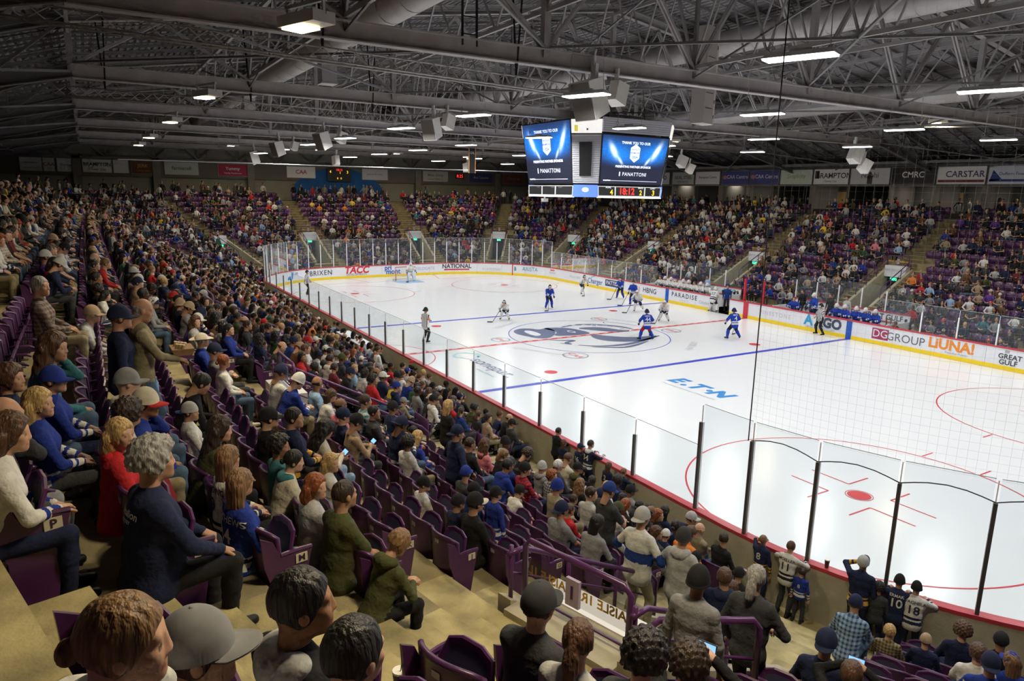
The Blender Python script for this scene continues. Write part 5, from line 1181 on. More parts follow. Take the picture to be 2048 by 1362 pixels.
for k in range(4):
    fn = facefn(k, zL, zT_, .13)
    P_ = empty('score_face', (0, 0, 0), parent=SCB)
    if k in (0, 2): screen(P_, fn, 8.42, 11.40, 1.98)
    else:
        screen(P_, fn, 8.42, 10.72, 1.98, .85)
        for j in range(7):
            z = 10.85+.1*j; m = MB(); m.hexa([fn(-2, z, -.05), fn(2, z, -.05), fn(2, z, .03), fn(-2, z, .03), fn(-2, z+.085, -.05), fn(2, z+.085, -.05), fn(2, z+.085, .0), fn(-2, z+.085, .0)]); m.build('louvre', LOUV, P_)
    f2 = facefn(k, zB, zL, .0)
    m = MB(); m.hexa([f2(-b2, zB, -.2), f2(b2, zB, -.2), f2(b2, zB, 0), f2(-b2, zB, 0), f2(-b2, 8.3, -.2), f2(b2, 8.3, -.2), f2(b2, 8.3, 0), f2(-b2, 8.3, 0)]); m.build('digit_panel', SCF, P_)
    m = MB()
    for x0, x1 in ((-2.03, -.75), (-.72, .5), (.53, 2.03)) if k % 2 == 0 else ((-2.03, -.98), (-.95, .95), (.98, 2.03)):
        for (p, q) in (((x0, zB+.03), (x1, zB+.03)), ((x0, 8.26), (x1, 8.26)), ((x0, zB+.03), (x0, 8.26)), ((x1, zB+.03), (x1, 8.26))): m.bar(f2(p[0], p[1], .01), f2(q[0], q[1], .01), .03)
    m.build('panel_outline', mat('outline_white', (.7, .7, .7), .4, emit=.5), P_)
    m = MB(); m.hexa([f2(-b2, zB-.07, -.1), f2(b2, zB-.07, -.1), f2(b2, zB-.07, .02), f2(-b2, zB-.07, .02), f2(-b2, zB, -.1), f2(b2, zB, -.1), f2(b2, zB, .02), f2(-b2, zB, .02)]); m.build('light_strip', mat('strip_light', (1, .98, .95), .4, emit=3), P_)
    if k % 2:
        m = MB(); add_text(m, '4', .36, lambda x, y: f2(-1.2+x, zB+.2+y, .015), bold=.02); add_text(m, '3', .36, lambda x, y: f2(1.55+x, zB+.2+y, .015), bold=.02); add_text(m, '2', .34, lambda x, y: f2(.7+x, zB+.2+y, .015), bold=.02); m.build('yellow_digits', LEDY, P_)
        m = MB(); add_text(m, '18:12', .46, lambda x, y: f2(-.22+x, zB+.25+y, .015), bold=.025); m.build('red_digits', LEDR, P_)
        m = MB(); add_text(m, 'HOME', .12, lambda x, y: f2(-1.4+x, zB+.44+y, .015)); add_text(m, 'PERIOD', .10, lambda x, y: f2(.68+x, zB+.44+y, .015)); add_text(m, 'GUEST', .12, lambda x, y: f2(1.5+x, zB+.44+y, .015)); m.build('panel_caption', SCRW, P_)
    else:
        m = MB(); add_text(m, 'HOME', .12, lambda x, y: f2(-1.1+x, zB+.42+y, .015)); add_text(m, 'PERIOD', .10, lambda x, y: f2(.28+x, zB+.42+y, .015)); add_text(m, 'GUEST', .12, lambda x, y: f2(.95+x, zB+.42+y, .015)); m.build('panel_caption', mat('caption_dim', (.3, .3, .3)), P_)
    # corner between this face and the next
    f3 = facefn((k+1) % 4, zL, zT_, .13)
    def cf(t, z, off=0):
        p = Vector(fn(b2, z)); q = Vector(f3(-b2, z)); n_ = Vector((p.x+q.x, p.y+q.y, 0)).normalized(); return tuple(p+(q-p)*t+n_*off)
    nl = 27
    for j in range(nl):
        z = 8.40+.086*j; m = MB(); m.hexa([cf(0, z, -.05), cf(1, z, -.05), cf(1, z, .02), cf(0, z, .02), cf(0, z+.075, -.05), cf(1, z+.075, -.05), cf(1, z+.075, -.01), cf(0, z+.075, -.01)]); m.build('louvre', LOUV, P_)
    m = MB(); m.hexa([cf(.26, 8.75, .0), cf(.70, 8.75, .0), cf(.70, 8.75, .06), cf(.26, 8.75, .06), cf(.26, 10.35, .0), cf(.70, 10.35, .0), cf(.70, 10.35, .06), cf(.26, 10.35, .06)]); m.build('speaker_grille', SCF, P_)
    m = MB(); m.hexa([cf(0, 10.78, -.05), cf(1, 10.78, -.05), cf(1, 10.78, .04), cf(0, 10.78, .04), cf(0, 11.42, -.05), cf(1, 11.42, -.05), cf(1, 11.42, .04), cf(0, 11.42, .04)]); lb = m.build('light_box', mat('light_box', (.85, .83, .80), .5, emit=.75), P_)
    m = MB(); m.quad(cf(.10, 10.85, .05), cf(.22, 10.85, .05), cf(.22, 11.15, .05), cf(.10, 11.15, .05)); m.build('yellow_mark', mat('mark_yellow', (.75, .68, .1), .5, emit=.5), lb); m = MB(); m.quad(cf(.5, 10.9, .05), cf(.56, 10.9, .05), cf(.56, 11.0, .05), cf(.5, 11.0, .05)); m.build('small_mark', mat('mark_grey', (.3, .3, .35)), lb)
    m = MB(); c0 = lambda t, z, off=0: (lambda p, q: tuple(p+(q-p)*t+Vector((p.x+q.x, p.y+q.y, 0)).normalized()*off))(Vector(f2(b2, z)), Vector(facefn((k+1) % 4, zB, zL, 0)(-b2, z)))
    m.hexa([c0(0, zB-.05, -.1), c0(1, zB-.05, -.1), c0(1, zB-.05, .02), c0(0, zB-.05, .02), c0(0, 8.32, -.1), c0(1, 8.32, -.1), c0(1, 8.32, .02), c0(0, 8.32, .02)]); sp_ = m.build('corner_screen', mat('corner_blue', (.10, .20, .75), .4, emit=.9), P_)
    m = MB(); m.add([c0(.5+.14*math.cos(t), 8.08+.12*math.sin(t), .03) for t in np.linspace(0, 2*PI, 13)[:-1]], [tuple(range(12))]); m.build('corner_emblem', mat('corner_pale', (.6, .7, 1), .4, emit=1.0), sp_)
m = MB(); m.prism([(x*1.0, y) for x, y in [(-b2, -a_+.2), (b2, -a_+.2), (a_-.2, -b2), (a_-.2, b2), (b2, a_-.2), (-b2, a_-.2), (-a_+.2, b2), (-a_+.2, -b2)]], zB, 8.3); m.prism([(x*.95, y*.95) for x, y in [(-b2, -a_), (b2, -a_), (a_, -b2), (a_, b2), (b2, a_), (-b2, a_), (-a_, b2), (-a_, -b2)]], 8.32, 11.42); m.build('inner_frame', SCF, SCB)
m = MB()
for x in (-1.8, 1.8):
    for y in (-1.8, 1.8): m.tube([(x, y, 11.4), (x*.9, y*.9, 13.6)], .025, 5)
m.build('hoist_cable', STEELD, SCB)
m = MB(); m.tube([(-1.0, -2.6, 7.78), (-1.0, -2.6, 7.55)], .05, 8); m.box((-1.12, -2.75, 7.42), (-.88, -2.45, 7.6)); m.build('camera_pod', HOUS, SCB)

# ------------------------------------------------------------------ loudspeakers, line array, heaters
SPK = mat('speaker_white', (.82, .79, .73), .5, noise=.05); SPG = mat('speaker_grille_m', (.20, .18, .16), .7, noise=.15, nscale=40)
def speaker(x, y, z, rz, tilt, sc, lab, pair=True):
    r = empty('loudspeaker', (x, y, z), rz, label=lab, cat='loudspeaker', group='white loudspeakers hung under the roof')
    M = Matrix.Scale(sc, 4) @ Matrix.Rotation(tilt, 4, 'X')
    T = lambda *p: tuple(M @ Vector(p))
    P = [T(-.42, .45, -.55), T(.42, .45, -.55), T(.26, -.35, -.50), T(-.26, -.35, -.50), T(-.42, .45, .55), T(.42, .45, .55), T(.26, -.35, .50), T(-.26, -.35, .50)]
    m = MB(); m.hexa([P[3], P[2], P[1], P[0], P[7], P[6], P[5], P[4]]); m.build('cabinet', SPK, r)
    m = MB(); m.hexa([T(-.39, .45, -.52), T(.39, .45, -.52), T(.39, .475, -.52), T(-.39, .475, -.52), T(-.39, .45, .52), T(.39, .45, .52), T(.39, .475, .52), T(-.39, .475, .52)]); m.build('grille', SPG, r)
    m = MB(); m.box((-.1*sc, -.10*sc, .0), (.1*sc, .02*sc, .95*sc)); m.box((-.06, -.05, .9*sc), (.06, .05, 1.15*sc)); m.build('bracket', HOUS, r)
# grille side turned to the near stand where the photograph shows it dark
SPKL = [(13.2, -10.35, 10.75, PI*1.05, -.35, 1.05, 'large white loudspeaker with dark grille hung in front of the scoreboard'), (13.1, -9.35, 11.0, .35, -.3, .62, 'smaller loudspeaker beside the large one near the scoreboard'), (1.2, -10.2, 10.65, PI*1.15, -.3, .85, 'white loudspeaker hung left of the scoreboard'), (1.1, -9.45, 11.0, .4, -.3, .6, 'smaller loudspeaker paired with the one left of the scoreboard'),
        (-8.4, -12.4, 10.5, PI*1.1, -.35, .85, 'white loudspeaker above the near side at mid rink'), (-8.2, -11.5, 10.7, .4, -.3, .55, 'small loudspeaker behind the mid rink one'), (-16.9, -12.9, 10.4, PI*1.1, -.3, .85, 'white loudspeaker above the far part of the near side'), (-16.6, -12.0, 10.6, .4, -.3, .5, 'small loudspeaker paired further down the near side'), (-30.5, -11.8, 10.3, PI*1.1, -.3, .95, 'white loudspeaker at the far left corner of the ice'),
        (-26.9, -6.0, 10.2, PI*.5, -.2, .72, 'white speaker box over the far goal, left one'), (-27.8, 6.5, 10.1, PI*.5, -.2, .72, 'white speaker box over the far goal, right one'), (-8.2, 14.2, 10.4, 0, -.4, .75, 'white loudspeaker just right of the scoreboard'), (-8.0, 14.9, 9.9, -.3, -.4, .62, 'lower white loudspeaker right of the scoreboard'), (6.3, 13.3, 10.35, 0, -.4, .8, 'white loudspeaker over the far blue bench'), (6.5, 14.0, 9.75, -.3, -.5, .66, 'lower white loudspeaker over the far blue bench')]
for q in SPKL: speaker(*q)
r = empty('line_array', (9, -1.45, 10.85), .3, label='tall grey column loudspeaker hanging in front of the right roof trusses', cat='loudspeaker')
m = MB(); m.box((-.30, -.42, 0), (.30, .42, 3.8)); m.build('cabinet', mat('array_grey', (.42, .38, .36), .6), r)
m = MB(); m.box((-.34, .42, 0), (.2, .75, 3.8)); m.build('side_panel', mat('array_side', (.62, .58, .54), .6), r)
m = MB(); [m.box((.2, .5, z), (.215, .66, z+.14)) for z in (.25, .85, 1.8, 2.4, 3.0)]; [m.box((.30, -.3, z), (.31, .3, z+.02)) for z in (.6, 1.2, 1.9, 2.6, 3.2)]; m.build('handle_slot', BLK, r)
r = empty('steel_ladder', (13, -14.5, 11.8), label='black steel ladder hanging near the top of the picture', cat='ladder'); m = MB(); [m.bar((0, y, 0), (0, y, 4.5), .05, .05) for y in (-.22, .22)]; m.build('rail', BLK, r); m = MB(); [m.bar((0, -.22, z), (0, .22, z), .03, .03) for z in (.3, .75, 1.2, 1.65, 2.1, 2.55, 3.0, 3.45)]; m.build('rung', BLK, r)
# cable across the end and banner hanging from it
m = MB(); m.tube([(-20, -22, 9.45), (-20, -14, 9.5), (-20, 8, 9.6), (-20, 20, 9.7)], .03, 5); tag(m.build('net_cable', mat('cable_pale', (.6, .6, .6), .5)), 'pale horizontal cable strung across the far part of the rink', 'cable')
r = empty('hanging_banner', (-8, -3.4, 9.6), .3, label='narrow vertical black championship banner with orange edge', cat='banner'); m = MB(); m.box((-.02, -.3, -.6), (.02, .3, .9)); m.build('cloth', BLK, r); m = MB(); m.box((.021, -.3, -.6), (.03, -.25, .9)); m.box((.021, .25, -.6), (.03, .3, .9)); m.build('orange_edge', mat('banner_orange', (.7, .3, .08)), r)
m = MB(); add_text(m, 'CHL', .2, lambda x, y: (.03, x, .6+y)); m.build('banner_lettering', SIGNW, r)
# safety netting behind the near goal: cords hung from the roof to the glass
NETM = mat('net_cord', (.4, .4, .4), .8); NETK = mat('net_rope', (.03, .03, .03), .7)
r = empty('safety_net', (0, 0, 0), label='fine safety netting hung round the near end above the glass', cat='netting')
s0, s1 = s_of(22.4, -LY), stop_right; step = .14; n = int((s1-s0)/step); m = MB()
for i in range(n+1):
    s = s0+(s1-s0)*i/n; m.bar(sp(s, .15, 3.5), sp(s, .15, 12.5), .0013, .0013)
nz_ = int(9/.14); pts_ = [s0+(s1-s0)*i/60 for i in range(61)]
for j in range(nz_+1):
    z = 3.5+j*.14
    for a, b in zip(pts_[:-1], pts_[1:]): m.bar(sp(a, .15, z), sp(b, .15, z), .0013, .0013)
tag(m.build('net_mesh', NETM, r), kind='stuff')
m = MB(); m.tube([sp(s0, .13, z) for z in (3.1, 3.6, 8, 12.5)], .012, 5)
pp = [q[0] for q in ps if s0-.3 < q[0] < s1+.3]
for a, b in zip(pp[:-1], pp[1:]): m.tube([sp(a+(b-a)*t, .13, 3.12+.14*math.sin(PI*t)) for t in (0, .15, .3, .5, .7, .85, 1)], .011, 5)
m.build('net_rope', NETK, r)
# ------------------------------------------------------------------ seats
SP = mat('seat_plastic', (.066, .017, .078), .34, noise=.12, nscale=8); SN = mat('seat_navy', (.022, .022, .055), .6); PLATE = mat('seat_plate', (.42, .36, .45), .4); PLTAN = mat('row_plate', (.55, .50, .38), .5); SLEG = mat('seat_leg', (.035, .015, .04), .5)
def seat_back():
    mb = MB(); n = 10; W_ = .262
    def pt(i, z, off=0):
        t = -1+2*i/n; y = -.0+.105*abs(t)**2.2+off+.05*(.86-z)*-0 - .10*(z-.42)*.55
        return (t*W_, y-.02, z)
    top = lambda i: .86-.05*abs(-1+2*i/n)**3
    rows = [.36, .5, .68]
    for sgn, off in ((1, .0), (-1, -.032)):
        vs = []
        for z in rows: vs += [pt(i, z, off) for i in range(n+1)]
        vs += [pt(i, top(i), off) for i in range(n+1)]
        fs = []
        for r in range(3):
            for i in range(n):
                a = r*(n+1)+i; f = (a, a+1, a+n+2, a+n+1); fs.append(f if sgn < 0 else f[::-1])
        mb.add(vs, fs, 0)
    for i in range(n):       # the rolled rim
        pass
    mb.tube([pt(0, .40, -.016)]+[pt(0, .6, -.016)]+[(pt(i, top(i), -.016)) for i in range(n+1)]+[pt(n, .6, -.016), pt(n, .40, -.016)], .022, 6)
    return mb.build('backrest', SP, smooth=True, data_only=True)
def seat_pan(up=True):
    mb = MB(); M = Matrix.Translation((0, .07, .44)) @ Matrix.Rotation(math.radians(68 if up else 4), 4, 'X')
    P = [(-.215, 0), (-.22, .25), (-.18, .38), (-.08, .42), (.08, .42), (.18, .38), (.22, .25), (.215, 0)]
    n = len(P); vs = [tuple(M @ Vector((x, y, -.03))) for x, y in P]+[tuple(M @ Vector((x, y, .0))) for x, y in P]+[tuple(M @ Vector((x*.82, y*.86+.02, -.012))) for x, y in P]
    fs = [tuple(range(n))[::-1]]+[(i, (i+1) % n, n+(i+1) % n, n+i) for i in range(n)]+[(n+i, n+(i+1) % n, 2*n+(i+1) % n, 2*n+i) for i in range(n)]
    mb.add(vs, fs, 0); mb.add([vs[2*n+i] for i in range(n)], [tuple(range(n))], 1)
    Q = [tuple(M @ Vector((x, y, -.015))) for x, y in P]
    mb.tube(Q, .017, 6, 0)
    return mb.build('seat_pan', [SP, SN], smooth=False, data_only=True)
def seat_arm():
    mb = MB(); mb.tube([(0, -.0, .60), (0, .12, .625), (0, .27, .615), (0, .32, .59)], [.016, .021, .021, .014], 6)
    mb.tube([(0, .06, .6), (0, .03, .2), (0, -.0, .02)], [.014, .02, .024], 5, 1); mb.box((-.05, -.06, 0), (.05, .08, .02), 1)
    return mb.build('armrest', [SP, SLEG], smooth=True, data_only=True)
def seat_end():
    mb = MB(); P = [(-.10, .86), (.0, .80), (.06, .66), (.33, .66), (.30, .55), (.20, .02), (-.02, .02), (-.02, .4), (-.08, .6)]
    vs = [(-.012, y, z) for y, z in P]+[(.012, y, z) for y, z in P]; n = len(P)
    mb.add(vs, [tuple(range(n)), tuple(range(n, 2*n))[::-1]]+[((i+1) % n, i, n+i, n+(i+1) % n) for i in range(n)]); mb.tube([(0, .06, .665), (0, .2, .67), (0, .33, .66)], .02, 6)
    return mb.build('end_panel', SP, data_only=True)
def seat_plate_():
    mb = MB(); mb.box((-.035, -.052, .755), (.035, -.046, .80)); return mb.build('seat_number_plate', PLATE, data_only=True)
SD = dict(back=seat_back(), up=seat_pan(True), down=seat_pan(False), arm=seat_arm(), end=seat_end(), plate=seat_plate_())
STAIRN = {'first': 'portal 1', 'second': 'the railed second portal', 'near second': 'the third portal', 'near third': 'the fourth portal', 'near far end': 'the fifth portal'}
def where(q):
    """an address inside the bowl: row letter and the count of seats from the stairs"""
    nm = AIS[q['k']][0]; nx_ = AIS[(q['k']+1) % len(AIS)][0]
    fromlast = q['n']-1-q['j']
    if nx_ in STAIRN: return 'row %s, %s seat from %s' % (ROWL[q['i']], ORD[min(fromlast, 39)], STAIRN[nx_])
    if nm in STAIRN: return 'row %s, %s seat beyond %s' % (ROWL[q['i']], ORD[min(q['j'], 39)], STAIRN[nm])
    return 'row %s, seat %d of the %s section' % (ROWL[q['i']], q['j']+1, nm)
def put_seat(q, taken):
    st_ = 'occupied' if taken else 'empty folded'
    r = empty('stadium_seat', (q['x']+.0, q['y'], q['z']), q['rz'], label='%s purple plastic seat in %s' % (st_, where(q)), cat='seat', group='purple seats of the near stand')
    q['seatobj'] = r
    for k, nm in (('back', 'backrest'), ('down' if taken else 'up', 'seat_pan')):
        link(nm, SD[k], r, (0, -.24+.0, 0))
    link('armrest', SD['arm'], r, (-.268, -.22, 0))
    if q['last']: o = link('end_panel', SD['end'], r, (.28, -.24, 0)); 
    if q['first']: o = link('end_panel', SD['end'], r, (-.28, -.24, 0))
    if not taken: link('seat_number_plate', SD['plate'], r, (0, -.265, .0))
    if q['last'] or q['first']:
        sg = 1 if q['last'] else -1
        m = MB(); m.box((sg*.295, -.06, .56), (sg*.302, .04, .64)); lp = m.build('row_plate', PLTAN, r)
        m = MB(); add_text(m, ROWL[q['i']], .08, lambda x, y: (sg*.305, -.01+sg*x, .60+y), bold=.02); m.build('row_letter', SLEG, lp)
# low seats for everything further off, one object
def low_seats(lst, name):
    P = [(-.26, -.20, .36), (-.26, -.20, .80), (-.10, -.27, .36), (-.10, -.30, .86), (.10, -.27, .36), (.10, -.30, .86), (.26, -.20, .36), (.26, -.20, .80)]
    B = [(x, y-.03, z) for x, y, z in P]
    vs = P+B; F = []; M_ = []
    for i in (0, 2, 4):
        F += [(i, i+2, i+3, i+1), (8+i, 8+i+1, 8+i+3, 8+i+2), (i+1, i+3, 8+i+3, 8+i+1)]; M_ += [0, 0, 0]
    F += [(0, 1, 9, 8), (6, 14, 15, 7)]; M_ += [0, 0]
    pu = [(-.2, -.16, .45), (.2, -.16, .45), (.2, -.02, .80), (-.2, -.02, .80), (-.2, -.12, .43), (.2, -.12, .43), (.2, .03, .78), (-.2, .03, .78)]
    n = len(vs); vs += pu; F += [(n, n+1, n+2, n+3), (n+4, n+7, n+6, n+5), (n+3, n+2, n+6, n+7), (n, n+3, n+7, n+4), (n+1, n+5, n+6, n+2)]; M_ += [1, 0, 0, 0, 0]
    n = len(vs); vs += [(-.045, -.262, .76), (.045, -.262, .76), (.045, -.268, .82), (-.045, -.268, .82)]; F += [(n, n+1, n+2, n+3)]; M_ += [2]
    n = len(vs); vs += [(-.28, -.24, .02), (-.25, -.24, .02), (-.25, .15, .60), (-.28, .15, .60), (-.28, -.24, .60), (-.25, -.24, .60)]; F += [(n, n+1, n+2, n+3), (n+4, n+3, n+2, n+5)]; M_ += [0, 0]
    V = np.array(vs); F = np.array(F); M_ = np.array(M_)
    c = np.cos([q['rz'] for q in lst]); s_ = np.sin([q['rz'] for q in lst]); T = np.array([(q['x'], q['y'], q['z']) for q in lst])
    X = c[:, None]*V[None, :, 0]-s_[:, None]*V[None, :, 1]+T[:, :1]; Y = s_[:, None]*V[None, :, 0]+c[:, None]*V[None, :, 1]+T[:, 1:2]; Z = V[None, :, 2]+T[:, 2:]
    AV = np.stack([X, Y, Z], -1).reshape(-1, 3); AF = (F[None]+(np.arange(len(lst))*len(V))[:, None, None]).reshape(-1, 4)
    me = fast_mesh(name, AV, AF, [SP, SN, PLATE], np.tile(M_, len(lst)), False)
    return link(name, me)
# ------------------------------------------------------------------ spectators
C_ = dict(black=(.012, .012, .014), navy=(.012, .018, .055), charcoal=(.04, .042, .046), grey=(.22, .22, .23), lightgrey=(.40, .40, .40), white=(.62, .61, .58), cream=(.55, .50, .40), tan=(.36, .26, .17), brown=(.12, .06, .03),
          olive=(.065, .07, .025), green=(.03, .09, .05), teal=(.04, .16, .18), blue=(.014, .04, .20), royal=(.014, .034, .24), playerblue=(.012, .045, .33), lightblue=(.25, .38, .55), red=(.45, .02, .025), maroon=(.14, .02, .03), orange=(.65, .20, .04),
          yellow=(.70, .50, .05), pink=(.62, .20, .24), purple=(.10, .04, .22), denim=(.07, .12, .20), khaki=(.25, .21, .13), gold=(.60, .34, .05))
HAIRC = {'black': (.010, .008, .008), 'dark brown': (.03, .016, .010), 'brown': (.085, .04, .02), 'light brown': (.20, .11, .05), 'blond': (.46, .30, .12), 'red': (.25, .07, .02), 'grey': (.28, .27, .26), 'white': (.6, .58, .55)}
SKINC = [(.52, .30, .20), (.45, .25, .16), (.58, .35, .25), (.33, .17, .09), (.20, .10, .055), (.10, .05, .03), (.50, .30, .21), (.55, .33, .22)]
PZ = {}
POSE = {
 'sit': {}, 'sit_f': dict(female=1, hy=.25), 'sit_l': dict(hy=.55, lean=.12, hl=(-.05, .3, .66), hrr=(.08, .27, .68)), 'sit_r': dict(hy=-.5, lean=.0, side=.06), 'lean': dict(lean=.42, hl=(-.1, .46, .62), hrr=(.1, .46, .60), hp=-.1),
 'lean_f': dict(lean=.3, female=1, hl=(-.08, .40, .64), hrr=(.07, .40, .66), hy=-.3, hp=-.15), 'tee': dict(short=2, fat=1.15, lean=.1, hl=(-.12, .36, .62), hrr=(.12, .38, .62)), 'teelean': dict(short=2, shorts=1, lean=.38, fat=1.08, hl=(-.12, .44, .6), hrr=(.12, .46, .6), hp=-.15),
 'chin': dict(lean=.28, side=.12, hl=(-.06, .26, 1.06), el=(-.5, .3, -1), hrr=(.14, .36, .60), hy=-.5, hp=-.1), 'phone': dict(lean=.18, hl=(-.05, .34, .78), hrr=(.06, .34, .80), hp=-.4), 'cross': dict(hl=(.12, .2, .80), hrr=(-.12, .24, .78), hy=-.2, lean=-.03),
 'big': dict(fat=1.3, lean=.08, hl=(-.16, .36, .62), hrr=(.16, .36, .62)), 'film': dict(hl=(-.09, .26, 1.18), hrr=(.09, .26, 1.18), el=(-1, 0, -.7), er=(1, 0, -.7)),
 'profile': dict(hy=-.95, lean=.1), 'profile_f': dict(hy=-.95, lean=.1, female=1), 'down': dict(lean=.45, hp=-.55, hl=(-.04, .44, .70), hrr=(.06, .44, .70)),
 'stand': dict(sit=0, hip=(0, 0, .93), fl=(-.12, .02, .07), fr=(.12, .04, .07), hl=(-.26, .05, .84), hrr=(.26, .06, .84), kneehl=(0, 1, 0), kneehr=(0, 1, 0)),
 'stand_f': dict(sit=0, female=1, hip=(0, 0, .93), fl=(-.10, .02, .07), fr=(.11, .04, .07), hl=(-.22, .12, .90), hrr=(.18, .25, 1.05), kneehl=(0, 1, 0), kneehr=(0, 1, 0)),
 'stand_h': dict(sit=0, hip=(0, 0, .93), short=2, fat=1.1, fl=(-.13, .02, .07), fr=(.13, .04, .07), hl=(-.06, .33, 1.12), hrr=(.1, .32, 1.10), hp=-.3, kneehl=(0, 1, 0), kneehr=(0, 1, 0)),
 'stand_w': dict(sit=0, hip=(0, 0, .93), fat=1.22, fl=(-.16, .02, .07), fr=(.16, .04, .07), hl=(-.30, .16, .98), hrr=(.28, .18, 1.0), kneehl=(0, 1, 0), kneehr=(0, 1, 0)),
 'stand_rail': dict(sit=0, hip=(0, 0, .93), lean=.12, fl=(-.12, .0, .07), fr=(.12, .02, .07), hl=(-.2, .42, 1.28), hrr=(.2, .42, 1.28), kneehl=(0, 1, 0), kneehr=(0, 1, 0)),
 'stand_up': dict(sit=0, hip=(0, 0, .93), fl=(-.12, .0, .07), fr=(.12, .02, .07), hl=(-.1, .22, 1.56), hrr=(.26, .06, .84), el=(-1, .5, -.3), hp=.35, kneehl=(0, 1, 0), kneehr=(0, 1, 0)),
 'stand_box': dict(sit=0, hip=(0, 0, .93), fl=(-.13, .0, .07), fr=(.12, .02, .07), hl=(-.24, .08, .84), hrr=(.12, .36, 1.08), hp=-.3, kneehl=(0, 1, 0), kneehr=(0, 1, 0)),
}
def pose(n):
    if n not in PZ: PZ[n] = figure_mesh('body_'+n, POSE[n], h=.0145)
    return PZ[n]
def dress(o, a):
    o['skin_tone'] = a['skin']; o['top_color'] = a['top']; o['pants_color'] = a['pants']; o['shoe_color'] = a['shoe']; o['lip_color'] = tuple(c*k for c, k in zip(a['skin'], (.8, .55, .55)))
    o['stripe'] = float(a.get('stripe', 0)); o['stripe_color'] = a.get('sc', (.6, .6, .6)); o['weave'] = float(a.get('weave', 0)); o['chest'] = float(a.get('chest', 0))
    o['sock_color'] = a.get('sock', (.3, .3, .3)); o['glove_color'] = a.get('glove', (.02, .02, .02))
def back_text(o, pm, lines, col):
    """letters sewn to the back of the body"""
    from mathutils.bvhtree import BVHTree
    if 'bvh' not in pm: pm['bvh'] = BVHTree.FromPolygons([tuple(v) for v in pm['V']], [tuple(f) for f in pm['F']])
    bk = pm['back']; o0, up, rt, fc = (Vector(bk[k].tolist()) for k in ('o', 'up', 'rt', 'fc'))
    for txt, size, dz, arcx in lines:
        v, f = text_geo(txt, size, bold=.015); out = []
        for x, y, z in v:
            src = o0-fc*.3+rt*x+up*(y+dz-arcx*x*x)
            h = pm['bvh'].ray_cast(src, fc)
            out.append((h[0]-fc*.008) if h[0] is not None else (src+fc*.3))
        m = MB(); m.add([tuple(p) for p in out], f); m.build('back_lettering', mat('letters_%02x%02x%02x' % tuple(int(min(1, c)*255) for c in col), col, .7), o)
def person(x, y, z, rz, a, label, group='spectators in the near stand', pose_name='sit', scale=1.0, wearing=(), lines=None, lcol=(.6, .6, .6), name='person', cat='person'):
    pm = pose(pose_name); o = link(name, pm['me']); o.location = (x, y, z); o.rotation_euler = (0, 0, rz); o.scale = (scale,)*3
    tag(o, label, cat, group); dress(o, a)
    for w in wearing:
        nm = {'cap_back': 'cap', 'short': 'hair', 'long': 'hair', 'bob': 'hair', 'pony': 'hair', 'curly': 'hair', 'bun': 'hair', 'buzz': 'hair', 'wavy': 'hair', 'bald': 'hair', 'mop': 'hair'}.get(w, w)
        c = link(nm, wear(w), o); c.matrix_local = pm['head']
        c['hair_color'] = a.get('hair', (.03, .02, .01)); c['cap_color'] = a.get('cap', (.02, .02, .02)); c['brim_color'] = a.get('brim', a.get('cap', (.02, .02, .02))); c['hood_color'] = a.get('hoodc', a['top'])
    if lines: back_text(o, pm, lines, lcol)
    return o
